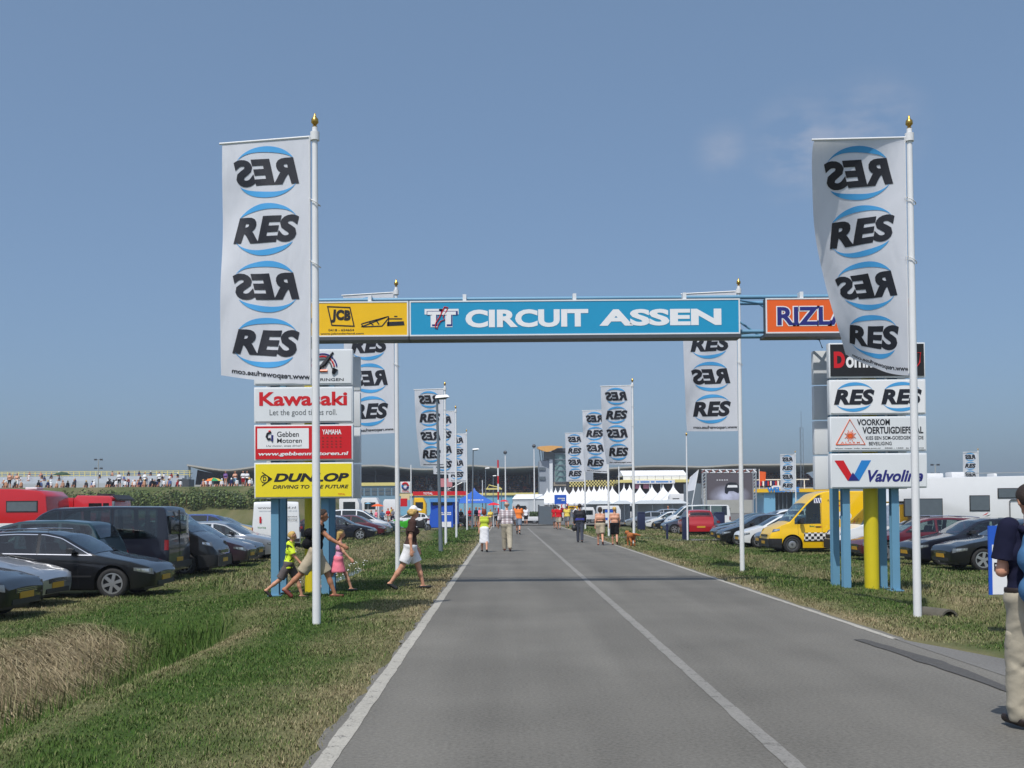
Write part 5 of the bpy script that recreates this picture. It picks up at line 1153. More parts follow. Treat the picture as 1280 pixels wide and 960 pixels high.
for i, (a, b, Y) in enumerate(((735, 768, 114), (768, 793, 112), (795, 836, 111), (820, 862, 116))):
    t = thing('awning', ('grey awning tent among the campers, leftmost', 'grey awning tent behind the third right flagpole', 'grey awning tent left of the minibus', 'grey awning tent above the minibus')[i], 'tent', (0, Y, 0), 0, 'grey awnings'); q = lambda p: Xp(p, Y); w = lambda p: Z(p, Y)
    mb = MB(); m_ = (q(a) + q(b)) / 2; mb.add([(q(a), 0, w(631)), (q(b), 0, w(631)), (q(b) - .6, 2, w(626.5)), (q(a) + .6, 2, w(626.5)), (q(a), 4, w(631)), (q(b), 4, w(631))], [(0, 1, 2, 3), (3, 2, 5, 4), (0, 3, 4), (1, 5, 2)], 'tent_grey'); mb.build('roof', t)
    for xx in (q(a) + .1, m_, q(b) - .1):
        mb = MB(); mb.tube([(xx, .1, 0), (xx, .1, w(631))], .04, 'grey_steel', 6); mb.build('leg', t)
    mb = MB(); mb.box(q(a), q(b), 3.9, 4, 0, w(631), 'tent_grey'); mb.build('back_sheet', t)
# ------------------------------------------------------------------ poster wall with truss
PW = 120; pw = thing('poster_wall', 'large dark poster of a leaping rally car framed by a truss', 'billboard', (0, PW, 0)); q = lambda p: Xp(p, PW); w = lambda p: Z(p, PW)
mt = bpy.data.materials.new('poster'); mt.use_nodes = True; MATS['poster'] = mt; n_ = mt.node_tree; b_ = n_.nodes['Principled BSDF']; b_.inputs['Roughness'].default_value = .6
g_ = n_.nodes.new('ShaderNodeTexCoord'); s1 = n_.nodes.new('ShaderNodeTexGradient'); s1.gradient_type = 'SPHERICAL'; mpp = n_.nodes.new('ShaderNodeMapping'); cxx, czz = q(912), w(622); mpp.inputs['Location'].default_value = (-cxx * .42, 0, -czz * .75); mpp.inputs['Scale'].default_value = (.42, 0, .75)
n1 = n_.nodes.new('ShaderNodeTexNoise'); n1.inputs['Scale'].default_value = .8; n1.inputs['Detail'].default_value = 5; n_.links.new(g_.outputs['Object'], n1.inputs['Vector']); n_.links.new(g_.outputs['Object'], mpp.inputs['Vector']); n_.links.new(mpp.outputs[0], s1.inputs['Vector'])
mm = n_.nodes.new('ShaderNodeMath'); mm.operation = 'MULTIPLY'; n_.links.new(s1.outputs['Fac'], mm.inputs[0]); n_.links.new(n1.outputs['Fac'], mm.inputs[1]); m2 = n_.nodes.new('ShaderNodeMath'); m2.operation = 'MULTIPLY'; m2.inputs[1].default_value = 2.2; m2.use_clamp = True; n_.links.new(mm.outputs[0], m2.inputs[0])
cx_ = n_.nodes.new('ShaderNodeMix'); cx_.data_type = 'RGBA'; cx_.inputs['A'].default_value = (*hexc(92, 86, 92), 1); cx_.inputs['B'].default_value = (*hexc(196, 200, 222), 1); n_.links.new(m2.outputs[0], cx_.inputs['Factor']); n_.links.new(cx_.outputs['Result'], b_.inputs['Base Color'])
mb = MB(); mb.box(q(884), q(941), 0, .25, w(627), w(594), 'poster'); mb.build('print', pw)
mb = MB(); q2 = lambda px, py: (q(px), -.012, w(py))
mb.poly([q2(906, 612), q2(908, 607), q2(912, 605), q2(920, 605.5), q2(924, 609), q2(925, 614), q2(923, 619), q2(917, 616), q2(911, 616), q2(909, 620), q2(906, 618)], 'ink'); mb.poly([q2(909, 611.5), (q(922), -.016, w(611.5)), (q(921.5), -.016, w(608.5)), (q(910), -.016, w(608.5))], 'white_ink'); mb.build('car_picture', pw)
lettering(pw, '- - - - -', (q(896), q(910), w(602.6), w(601.6)), -.012, 'white_ink', .05, name='print_line')
for a in (878.5, 883, 941.5, 945.5):
    mb = MB(); mb.tube([(q(a), .1, 0), (q(a), .1, w(591))], .09, 'alu', 8); mb.build('truss_leg', pw)
for k in range(9):
    for a, b in ((878.5, 883), (941.5, 945.5)):
        mb = MB(); z0 = w(627) + (w(592) - w(627)) * k / 9; z1 = w(627) + (w(592) - w(627)) * (k + 1) / 9; mb.tube([(q(a), .1, z0), (q(b), .1, z1)], .04, 'alu', 5); mb.build('lattice', pw)
for v in (589.3, 593):
    mb = MB(); mb.tube([(q(877.5), .1, w(v)), (q(946), .1, w(v))], .08, 'alu', 8); mb.build('truss_beam', pw)
for k in range(16):
    mb = MB(); a = 877.5 + 68.5 * k / 16; mb.tube([(q(a), .1, w(589.3 if k % 2 else 593)), (q(a + 4.28), .1, w(593 if k % 2 else 589.3))], .11, 'tent_white' if k % 2 else 'leather_red', 5); mb.build('lattice', pw)
mb = MB(); mb.box(q(862), q(878), .5, 4, 0, w(606), 'grey_steel'); mb.build('stage_side', pw)
# ------------------------------------------------------------------ welcome building
WB = 140; wb = thing('entrance_building', 'pale blue entrance building with yellow fascia and welcome lettering', 'building', (0, WB, 0)); q = lambda p: Xp(p, WB); w = lambda p: Z(p, WB)
mb = MB(); mb.box(q(955), q(969), 0, 6, 0, w(618), 'pale_blue'); mb.build('wall', wb); mb = MB(); mb.box(q(991), q(1042), 0, 6, 0, w(618), 'pale_blue'); mb.build('wall', wb)
mb = MB(); mb.box(q(969), q(991), .5, 6, 0, w(618), 'glass'); mb.build('doors', wb)
for a in (974, 979, 984): 
    mb = MB(); mb.box(q(a), q(a + .8), .4, .49, 0, w(618), 'grey_steel'); mb.build('door_post', wb)
mb = MB(); mb.box(q(940), q(1045), -.4, 6.2, w(618), w(613.6), 'sign_yellow'); mb.build('fascia', wb)
lettering(wb, 'WELCOME', (q(958), q(998), w(618), w(611.5)), -.5, 'blue_mark', .06)
mb = MB(); mb.add([(q(960), -.2, w(613.4)), (q(998), -.2, w(613.4)), (q(990), -.2, w(609.5)), (q(966), -.2, w(609.5))], [(0, 1, 2, 3)], 'tent_white'); mb.build('name_board', wb)
for i in range(12):
    mb = MB(); a = 943 + i * 3.2; mb.box(q(a), q(a + 1.6), 1.0, 1.1, w(609.5), w(603.5), ('sign_red', 'white_ink', 'navy')[i % 3]); mb.build('bunting', wb)
mb = MB(); mb.box(q(944), q(1020), 3, 3.2, w(602), w(600.8), 'white_metal'); mb.build('railing', wb)
for a in (945, 962, 980, 997, 1014):
    mb = MB(); mb.tube([(q(a), 3.1, w(613)), (q(a), 3.1, w(601))], .07, 'white_metal', 6); mb.build('railing_post', wb)
t = thing('flag', 'small red and yellow flag above the entrance building', 'flag', (q(954), WB + 2, w(613)), 0)
mb = MB(); mb.tube([(0, 0, 0), (0, 0, w(588) - w(613))], .05, 'white_metal', 6); mb.build('pole', t); mb = MB(); mb.add([(0, 0, 2.3), (.9, .1, 2.2), (.85, .15, 1.0), (0, 0, .9)], [(0, 1, 2, 3)], 'sign_orange'); mb.build('cloth', t)
t = thing('flag', 'drooping white flag left of the poster wall', 'flag', (Xp(862, 118), 118, Z(613, 118)), 0)
mb = MB(); mb.tube([(0, 0, -3), (1.0, 0, 2.1)], .05, 'white_metal', 6); mb.build('pole', t); mb = MB(); mb.add([(1.0, 0, 2.1), (.1, .2, 1.3), (-.3, .3, -.3), (.55, 0, -.1)], [(0, 1, 2, 3)], 'flag_white'); mb.build('cloth', t)
# ------------------------------------------------------------------ left middle ground: fuel sign, booth, tents
p = Xp(507, 96); t = thing('fuel_sign', 'white fuel company sign with red and blue ball on a pole', 'sign', (p, 96, 0)); w = lambda v: Z(v, 96); q = lambda v: Xp(v, 96) - p
mb = MB(); mb.box(q(500.5), q(513), 0, .2, w(615), w(601), 'white_plastic'); mb.build('board', t, bevel=.02); mb = MB(); mb.tube([(q(513.8), .1, 0), (q(513.8), .1, w(580))], .05, 'white_metal', 8); mb.build('pole', t)
mb = MB(); c = Vector((q(506.5), -.01, w(606.5)))
for a0, a1, mt in ((0, 150, 'sign_red'), (150, 215, 'blue_mark'), (215, 360, 'navy')): mb.tube([c + Vector((.26 * math.cos(R(a)), 0, .26 * math.sin(R(a)))) for a in range(a0, a1 + 1, 15)], .10, mt, 5)
mb.build('logo_ball', t); lettering(t, 'TOTAL', (q(502.5), q(511.5), w(614.3), w(612)), -.01, 'sign_red', .03)
mb = MB(); mb.box(q(501), q(512), .05, .15, w(624), w(615.3), M('cream', hexc(225, 205, 160), .6)); mb.build('lower_board', t); mb = MB(); mb.box(q(500.5), q(509), -.02, .04, w(632), w(622), 'sign_red'); mb.build('red_board', t)
p = Xp(545, 112); t = thing('banner', 'long red fuel company banner behind the left flagpoles', 'banner', (p, 112, 0)); w = lambda v: Z(v, 112); q = lambda v: Xp(v, 112) - p
mb = MB(); mb.box(q(516), q(584), 0, .1, w(618.5), w(613.5), 'sign_red'); mb.build('sheet', t); lettering(t, 'TOTAL', (q(529), q(541), w(617.4), w(614.6)), -.02, 'white_ink', .03)
for a in (517, 550, 583):
    mb = MB(); mb.tube([(q(a), .15, 0), (q(a), .15, w(613))], .05, 'grey_steel', 6); mb.build('post', t)
BY = 88; p = Xp(556, BY); t = thing('booth', 'blue exhibition booth trailer with pale blue roof and white print', 'booth', (p, BY, 0)); w = lambda v: Z(v, BY); q = lambda v: Xp(v, BY) - p
mb = MB(); V = []; n = 10
mb.prism([(q(537), w(658.5)), (q(566.5), w(658.5)), (q(566.5), w(631)), (q(556), w(632)), (q(546), w(634.5)), (q(540), w(637)), (q(537.5), w(642))], -.4, 0, 'booth_blue'); mb.build('front_panel', t)
mb = MB(); mb.box(q(538), q(572), .05, 2.4, .35, w(627), 'booth_blue'); mb.build('body', t); mb = MB(); mb.box(q(537), q(573), -.3, 2.5, w(626.9), w(622.5), M('roof_blue', hexc(90, 150, 215), .5)); mb.build('roof', t)
mb = MB(); mb.box(q(541), q(565), -.02, .04, w(631), w(627), 'glass'); mb.build('counter_window', t)
mb = MB(); mb.box(q(551.5), q(564), -.42, -.401, w(658), w(651.5), 'white_ink'); mb.build('white_panel', t)
lettering(t, '- -- ---', (q(552), q(564), w(641), w(639.5)), -.41, 'white_ink', .05, name='print_line'); lettering(t, '---- ---', (q(550), q(564), w(643), w(641.7)), -.41, 'white_ink', .05, name='print_line')
tm, rm = wheel_mesh(.33, 'steel'); w2 = link('wheel', tm, t, (0, .25, .33)); link('rim', rm, w2)
TY2 = 98; p = Xp(592, TY2); t = thing('promotion_tent', 'blue peaked promotion tent with white lettering', 'tent', (p, TY2, 0)); w = lambda v: Z(v, TY2); q = lambda v: Xp(v, TY2) - p
n = 7; prof = [(q(617.5), w(628.5))] + [(q(617.5) * (1 - k / n) ** 1.5 if k < n else .03, w(627) + (w(609) - w(627)) * (k / n)) for k in range(1, n + 1)]; V = []; yc = 2.0
for r, z in prof: V += [(-r, yc - r, z), (r, yc - r, z), (r, yc + r, z), (-r, yc + r, z)]
mb = MB(); mb.add(V, [(i * 4 + j, i * 4 + (j + 1) % 4, i * 4 + 4 + (j + 1) % 4, i * 4 + 4 + j) for i in range(len(prof) - 1) for j in range(4)], 'tent_blue'); mb.build('canopy', t, smooth=25)
lettering(t, '- ------ -', (q(585), q(604), w(626.5), w(624)), -.02, 'white_ink', .06, name='print_line', T=Matrix.Translation((0, yc - q(617.5) * .82, 0)))
rr = q(616.5)
for a in (-1, 1):
    for b in (-1, 1):
        mb = MB(); mb.tube([(a * rr, yc + b * rr, 0), (a * rr, yc + b * rr, w(628.6))], .04, 'grey_steel', 6); mb.build('leg', t)
def parasol(px, py, Y, wpx, mat, label):
    p = at(px, py, Y); r = wpx / 2 * Y / F; t = thing('parasol', label, 'parasol', (p.x, Y, 0)); z = p.z; n = 10
    mb = MB(); V = [(0, 0, z)] + [(r * .55 * math.cos(2 * PI * k / n), r * .55 * math.sin(2 * PI * k / n), z - r * .16) for k in range(n)] + [(r * math.cos(2 * PI * k / n), r * math.sin(2 * PI * k / n), z - r * .40) for k in range(n)]
    mb.add(V, [(0, 1 + k, 1 + (k + 1) % n) for k in range(n)] + [(1 + k, 1 + n + k, 1 + n + (k + 1) % n, 1 + (k + 1) % n) for k in range(n)], mat); mb.build('canopy', t)
    mb = MB(); mb.tube([(0, 0, 0), (0, 0, z)], .03, 'white_metal', 6); mb.build('pole', t); return t
parasol(472, 629.5, 110, 17, MATS['sign_orange'], 'orange parasol among the visitors left of the second flagpole'); parasol(617, 628, 93, 17, M('red_canvas', hexc(215, 25, 45), .7), 'bright red parasol right of the blue tent'); parasol(630, 624.5, 128, 12, MATS['red_canvas'], 'small red parasol behind the checked shirt man'); parasol(460, 628, 118, 8, MATS['pale_blue'], 'pale blue parasol left of the orange one')
# scaffold tower with flags behind the booth
t = thing('scaffold', 'grey scaffold tower behind the blue booth', 'scaffold', (Xp(570, 118), 118, 0)); w = lambda v: Z(v, 118)
for a in (-.9, .9):
    for b in (0, 1.6):
        mb = MB(); mb.tube([(a, b, 0), (a, b, w(600))], .05, 'alu', 6); mb.build('post', t)
for k in range(5):
    mb = MB(); z = 1 + k * .9; s = 1 if k % 2 else -1; mb.tube([(-.9 * s, 0, z), (.9 * s, 0, z + .9)], .04, 'alu', 5); mb.build('brace', t)
mb = MB(); mb.box(-1.9, -.4, -.1, -.03, w(608), w(597.5), M('banner_rose', hexc(200, 130, 135), .7)); mb.build('banner', t)
# barrier table and yellow beam
t = thing('barrier', 'yellow height barrier on posts across the gate', 'barrier', (Xp(617, 140), 140, 0)); w = lambda v: Z(v, 140)
mb = MB(); mb.box(-1.1, 1.1, 0, .3, w(611.8), w(610), 'pale_yellow'); mb.build('beam', t); mb = MB(); mb.tube([(-.8, .15, w(610)), (-.6, .15, w(606)), (.9, .15, w(609.6))], .06, 'pale_yellow', 6); mb.build('arm', t)
for a in (-1, 1): mb = MB(); mb.tube([(a, .15, 0), (a, .15, w(612))], .06, 'grey_steel', 6); mb.build('post', t)
# ------------------------------------------------------------------ street lamps and masts
def street_lamp(px0, py0, px1, py1, Y, label):
    b = at(px0, py0, Y); tpt = at(px1, py1, Y); z0 = float(gh(b.x, Y)) - .02; t = thing('street_lamp', label, 'street lamp', (b.x, Y, z0), 0, 'grey street lamps')
    h = tpt.z - z0; lx = tpt.x - b.x
    mb = MB(); mb.tube([(0, 0, 0), (lx * .2, 0, h * .22), (lx, 0, h)], [.085, .065, .045], 'grey_steel', 12); mb.build('post', t, smooth=50)
    mb = MB(); mb.add([(lx - .06, -.12, h - .03), (lx + .50, -.10, h + .02), (lx + .50, .10, h + .02), (lx - .06, .12, h - .03), (lx - .03, -.06, h + .08), (lx + .40, -.05, h + .11), (lx + .40, .05, h + .11), (lx - .03, .06, h + .08)], [(0, 1, 5, 4), (1, 2, 6, 5), (2, 3, 7, 6), (3, 0, 4, 7), (4, 5, 6, 7), (3, 2, 1, 0)], 'white_plastic'); hd = mb.build('lamp_head', t, smooth=30)
    mb = MB(); mb.add([(lx + .02, -.08, h - .024), (lx + .44, -.07, h + .013), (lx + .34, -.05, h - .07), (lx + .10, -.05, h - .085), (lx + .02, .08, h - .024), (lx + .44, .07, h + .013), (lx + .34, .05, h - .07), (lx + .10, .05, h - .085)], [(0, 1, 2, 3), (4, 7, 6, 5), (3, 2, 6, 7), (0, 3, 7, 4), (1, 5, 6, 2)], 'lamp_glass'); mb.build('diffuser', hd)
street_lamp(551, 689, 546, 497, 41.6, 'tall grey street lamp nearest on the left verge'); street_lamp(590, 661, 591.5, 562, 87, 'second grey street lamp beside the blue tent'); street_lamp(607, 648, 607, 585.5, 130, 'third grey street lamp at the far road end'); street_lamp(616.5, 645, 616.5, 595, 160, 'smallest farthest grey street lamp')
def mast(px, pyt, Y, r, mat, label, name='mast', stripes=False, ball=False):
    p = at(px, pyt, Y); z0 = float(gh(p.x, Y)) - .02; h = p.z - z0; t = thing(name, label, 'mast', (p.x, Y, z0))
    if stripes:
        n = 8
        for k in range(n): mb = MB(); mb.tube([(0, 0, h * k / n), (0, 0, h * (k + 1) / n)], r, 'sign_red' if k % 2 else 'white_metal', 8); mb.build('band', t)
    else: mb = MB(); mb.tube([(0, 0, 0), (0, 0, h)], [r, r * .7], mat, 8); mb.build('pole', t)
    if ball: mb = MB(); mb.lathe([(.001, h), (.22, h + .1), (.28, h + .3), (.15, h + .5), (.001, h + .55)], 'dark_steel', 10); mb.build('speaker_ball', t)
mast(622.5, 575, 115, .09, None, 'red and white striped pole by the road end', stripes=True); mast(631.5, 568, 150, .10, 'white_metal', 'thin white mast with dark top right of the striped pole', ball=True); mast(667.5, 560, 150, .10, 'white_metal', 'thin white mast with dark top left of the control tower', ball=True); mast(773.5, 583, 120, .08, 'white_metal', 'thin white pole between the third and fourth right flags'); mast(603, 600, 100, .05, 'white_metal', 'slim white pole left of the striped pole')
t = thing('radio_mast', 'slender lattice radio mast beside the right pylon', 'mast', (Xp(1003, 170), 170, -.17)); h = Z(517, 170) + .17
for a, b in ((-.25, 0), (.25, 0), (0, .4)): mb = MB(); mb.tube([(a, b, 0), (a, b, h * .85)], .035, 'grey_steel', 5); mb.build('chord', t)
for k in range(24): mb = MB(); s = 1 if k % 2 else -1; mb.tube([(-.25 * s, 0, h * .85 * k / 24), (.25 * s, 0, h * .85 * (k + 1) / 24)], .022, 'grey_steel', 4); mb.build('brace', t)
mb = MB(); mb.tube([(0, .1, h * .84), (0, .1, h)], .03, 'grey_steel', 5); mb.build('tip', t)
def floodlight(px, py, Y, label):
    p = at(px, py, Y); t = thing('floodlight_mast', label, 'floodlight', (p.x, Y, float(gh(p.x, Y)) - .05)); h = p.z - t.location.z
    mb = MB(); mb.tube([(0, 0, 0), (0, 0, h)], [.12, .06], 'concrete', 8); mb.build('pole', t)
    for zz in (h, h - 11 * Y / F):
        for s in (-1, 1): mb = MB(); mb.box(s * .25 if s > 0 else -.6, .6 if s > 0 else -.25, -.1, .15, zz - .12, zz + .12, 'dark_steel'); mb.build('lamp', t)
        mb = MB(); mb.tube([(-.45, .05, zz), (.45, .05, zz)], .03, 'dark_steel', 5); mb.build('cross_arm', t)
floodlight(123, 574.5, 160, 'floodlight mast above the spectator bank'); floodlight(1169, 581, 150, 'floodlight mast right of the right pylon')
# ------------------------------------------------------------------ gate furniture at the road end
t = thing('gate_panel', 'grey swung open gate panel at the right road end', 'gate', (Xp(675, 100), 100, 0)); q = lambda v: Xp(v, 100) - t.location.x; w = lambda v: Z(v, 100)
mb = MB(); mb.add([(q(675), 4, .1), (q(692), 0, .1), (q(692), 0, w(633.5)), (q(675), 4, w(632.5)), (q(675), 4.06, .1), (q(692), .06, .1), (q(692), .06, w(633.5)), (q(675), 4.06, w(632.5))], [(0, 1, 2, 3), (7, 6, 5, 4), (0, 4, 5, 1), (3, 2, 6, 7), (1, 5, 6, 2), (0, 3, 7, 4)], 'grey_steel'); mb.build('sheet', t)
for a, b in ((675, 4), (692, 0)): mb = MB(); mb.tube([(q(a), b + .03, 0.05), (q(a), b + .03, w(631))], .07, 'dark_steel', 8); mb.build('post', t)
t = thing('direction_sign', 'blue direction sign with white print at the gate', 'sign', (Xp(700.5, 92), 92, 0)); q = lambda v: Xp(v, 92) - t.location.x; w = lambda v: Z(v, 92)
mb = MB(); mb.box(q(693), q(708), 0, .06, w(630.5), w(619), 'booth_blue'); mb.build('board', t); lettering(t, '-----', (q(697), q(706), w(624.2), w(622.8)), -.01, 'white_ink', .08, name='print_line'); lettering(t, '--', (q(702), q(706), w(626.5), w(625.2)), -.01, 'white_ink', .08, name='print_line')
for a in (694.5, 706.5): mb = MB(); mb.tube([(q(a), .1, 0), (q(a), .1, w(619))], .035, 'grey_steel', 6); mb.build('post', t)
t = thing('traffic_sign', 'round red rimmed traffic sign with yellow board at the gate', 'sign', (Xp(705.5, 104), 104, 0)); q = lambda v: Xp(v, 104) - t.location.x; w = lambda v: Z(v, 104); T_ = Matrix.Translation((0, 0, w(633))) @ Matrix.Rotation(PI / 2, 4, 'X')
mb = MB(); mb.lathe([(.001, 0), (.34, 0), (.34, .03), (.001, .03)], 'sign_red', 18, T_); mb.build('disc', t); mb = MB(); mb.lathe([(.001, .031), (.24, .031), (.24, .035), (.001, .035)], 'white_ink', 18, T_); mb.build('centre', t)
mb = MB(); mb.tube([(0, .04, 0), (0, .04, w(630))], .04, 'grey_steel', 6); mb.build('post', t); mb = MB(); mb.box(q(709), q(722), .05, .1, w(637), w(633), 'sign_yellow'); mb.build('board', t); lettering(t, 'ASSA', (q(711), q(720), w(636.3), w(633.7)), .04, 'ink', .06)
t = thing('trailer', 'long white planter trailer with a low hedge across the road end', 'trailer', (Xp(655, 108), 108, 0)); q = lambda v: Xp(v, 108) - t.location.x; w = lambda v: Z(v, 108)
mb = MB(); mb.box(q(632), q(677), 0, 1.6, .35, w(646), 'white_plastic'); mb.build('flat_bed', t, bevel=.03); mb = MB(); mb.box(q(633), q(676), .1, 1.5, .12, .34, 'black_plastic'); mb.build('chassis', t)
mb = MB(); r_ = random.Random(3)
for i in range(900):
    c = Vector((r_.uniform(q(662), q(677)), r_.uniform(.1, 1.5), r_.uniform(w(646), w(640)))); s = r_.uniform(.05, .11); d = Vector((r_.uniform(-1, 1), r_.uniform(-1, 1), r_.uniform(-1, 1))).normalized(); e = d.orthogonal().normalized(); mb.poly([c + d * s, c + e * s * .6, c - d * s, c - e * s * .6], M('leaf', (.05, .085, .022), .6, var=.5, scale=2))
kind(mb.build('low_hedge', t), 'stuff')
for a in (640, 668): tm, rm = wheel_mesh(.33, 'steel'); w2 = link('wheel', tm, t, (q(a), .12, .33)); link('rim', rm, w2)
def bin_(px, pyb, pyt, wpx, Y, label, nm_='litter_bin', cat='bin'):
    p = at(px, pyb, Y); z0 = float(gh(p.x, Y)) - .02; h = at(px, pyt, Y).z - z0; w_ = wpx / 2 * Y / F; t = thing(nm_, label, cat, (p.x, Y, z0)); M('bin_blue', hexc(30, 38, 72), .45)
    mb = MB(); mb.box(-w_, w_, -w_, w_, .05, h - .12, 'bin_blue'); mb.build('body', t, bevel=.02); mb = MB(); mb.prism([(-w_ - .01, h - .119), (w_ + .01, h - .119), (w_ * .9, h), (-w_ * .9, h)], -w_ - .01, w_ + .01, 'bin_blue'); mb.build('lid', t, bevel=.01)
    mb = MB(); mb.box(-w_ * .8, w_ * .8, -w_ * .8, w_ * .8, 0, .049, 'black_plastic'); mb.build('foot', t)
bin_(857, 673, 646, 8, 58.5, 'dark blue box post left of the red car'); bin_(801.5, 657, 640, 9, 84, 'dark blue box post in front of the white hatchback'); bin_(899, 658, 640, 12, 74, 'dark blue box post right of the red car'); bin_(834, 671, 655, 2.6, 58.5, 'slim dark bollard on the footpath', 'bollard', 'bollard')
t = thing('info_sign', 'blue and white information sign right behind the shirtless man', 'sign', (Xp(762, 62), 62, float(gh(5.9, 62)) - .02)); q = lambda v: Xp(v, 62) - t.location.x; w = lambda v: Z(v, 62) - t.location.z
mb = MB(); mb.box(q(756), q(766), 0, .05, w(655), w(638), 'white_ink'); mb.build('board', t); mb = MB(); mb.box(q(756), q(766), -.01, -.001, w(641.5), w(638), 'booth_blue'); mb.build('header', t); mb = MB(); mb.box(q(756), q(766), -.01, -.001, w(651), w(648), 'booth_blue'); mb.build('stripe', t)
mb = MB(); mb.tube([(0, .08, 0), (0, .08, w(638))], .03, 'grey_steel', 6); mb.build('post', t)
# motorcycles by the booth
def motorbike(px, pyb, Y, rz, mat, label):
    p = at(px, pyb, Y); t = thing('motorcycle', label, 'motorcycle', (p.x, Y, .06 if Y > 100 else float(gh(p.x, Y))), rz)
    for x in (-.7, .7):
        mb = MB(); mb.lathe([(.2, -.05), (.29, -.06), (.31, 0), (.29, .06), (.2, .05)], 'rubber', 16, Matrix.Translation((x, 0, .31)) @ Matrix.Rotation(PI / 2, 4, 'X')); w = mb.build('wheel', t, smooth=50)
        mb = MB(); mb.lathe([(.2, -.03), (.2, .03), (.05, .04), (.05, -.04)], 'rim_dark', 12, Matrix.Translation((x, 0, .31)) @ Matrix.Rotation(PI / 2, 4, 'X')); mb.build('rim', w)
    mb = MB(); mb.prism([(-.25, .35), (.3, .3), (.45, .6), (.62, .75), (.7, 1.05), (.45, 1.02), (.2, .88), (-.15, .82), (-.75, .98), (-.85, .9), (-.4, .65)], -.14, .14, mat); mb.build('fairing', t, bevel=.03)
    mb = MB(); mb.tube([(.7, .12, .31), (.45, .12, .95)], .03, 'alu', 6); mb.tube([(.7, -.12, .31), (.45, -.12, .95)], .03, 'alu', 6); mb.build('fork', t)
    mb = MB(); mb.tube([(.42, -.33, 1.02), (.5, 0, 1.0), (.42, .33, 1.02)], .018, 'black', 6); mb.build('handlebar', t); mb = MB(); mb.box(-.7, -.1, -.13, .13, .84, .9, 'leather'); mb.build('seat', t, bevel=.02); mb = MB(); mb.tube([(-.1, -.16, .35), (-.75, -.2, .45)], .05, 'chrome', 8); mb.build('exhaust', t)
motorbike(505, 660, 84, R(20), M('bike_green', hexc(70, 190, 50), .3), 'green motorcycle just left of the woman in brown'); motorbike(524, 660, 86, R(-15), MATS['black_plastic'], 'black motorcycle right of the woman in brown'); motorbike(577, 657, 92, R(60), MATS['black_plastic'], 'dark motorcycle beside the blue booth'); motorbike(583, 657, 95, R(100), MATS['dark_steel'], 'grey motorcycle under the blue tent edge')
# ------------------------------------------------------------------ spectator bank on the left: hedge, terrace
HB = 112
mb = MB(); r_ = random.Random(8); lf = [M('hedge_leaf', (.075, .12, .028), .6, var=.5, scale=2), M('leaf_light', (.13, .18, .04), .6, var=.4, scale=2), M('leaf_dark', (.03, .055, .016), .6, var=.4, scale=2)]
hd = thing('hedge', 'dense green shrub hedge along the foot of the spectator bank', 'hedge', (0, 0, 0)); V = {0: [], 1: [], 2: []}
xa, xb = Xp(-60, HB), Xp(345, HB); nblob = 130
for i in range(nblob):
    cx = xa + (xb - xa) * (i + r_.random()) / nblob; cy = HB + r_.uniform(-1.2, 1.6); rr = r_.uniform(.55, .95); g0 = float(gh(cx, cy)); cz = g0 + r_.uniform(.35, .95); ht = r_.uniform(.8, 1.2)
    for k in range(170):
        u = r_.uniform(-1, 1); a = r_.uniform(0, 2 * PI); s = math.sqrt(1 - u * u); d = Vector((s * math.cos(a), s * math.sin(a), u)); c = Vector((cx, cy, cz)) + Vector((d.x * rr * 1.1, d.y * rr, d.z * rr * ht)) * r_.uniform(.7, 1.05)
        n_ = (d + Vector((r_.uniform(-.7, .7), r_.uniform(-.7, .7), r_.uniform(-.4, .9)))).normalized(); e = n_.orthogonal().normalized(); f_ = n_.cross(e); q_ = r_.uniform(.07, .15); V[0 if k % 3 == 0 else (1 if k % 3 == 1 else 2)].append([c + e * q_, c + f_ * q_ * .6, c - e * q_, c - f_ * q_ * .6])
mb = MB()
for k in V:
    for f in V[k]: mb.poly(f, lf[k])
kind(mb.build('foliage', hd), 'stuff')
mb = MB()
for i in range(60):
    cx = xa + (xb - xa) * (i + .5) / 60; g0 = float(gh(cx, HB)); mb.tube([(cx, HB, g0 - .05), (cx + r_.uniform(-.2, .2), HB, g0 + 1.0)], [.05, .03], 'wood', 5)
mb.build('stems', hd)
TB = 168; t = thing('terrace', 'grey concrete spectator terrace with a pale yellow railing', 'terrace', (0, TB, 0)); q = lambda v: Xp(v, TB); w = lambda v: Z(v, TB, 100)
for k in range(4):
    mb = MB(); mb.box(q(-80), q(222), k * 1.2, k * 1.2 + 1.2, 0, w(604) + (w(594.5) - w(604)) * k / 3, M('terrace_grey', hexc(176, 182, 188), .8, var=.12, scale=.6)); mb.build('step', t)
mb = MB(); 
for v in (588, 590, 593): mb = MB(); mb.box(q(-80), q(227), 4.9, 4.96, w(v) - .04, w(v) + .04, 'pale_yellow'); mb.build('rail', t)
for i in range(44):
    a = -80 + i * 7.1; mb = MB(); mb.box(q(a), q(a) + .10, 4.84, 4.9, w(596), w(587.6), 'pale_yellow'); mb.build('rail_post', t)
mb = MB(); mb.box(q(222), q(236), 0, 3, 0, w(600), 'dark_steel'); mb.build('gate_box', t)
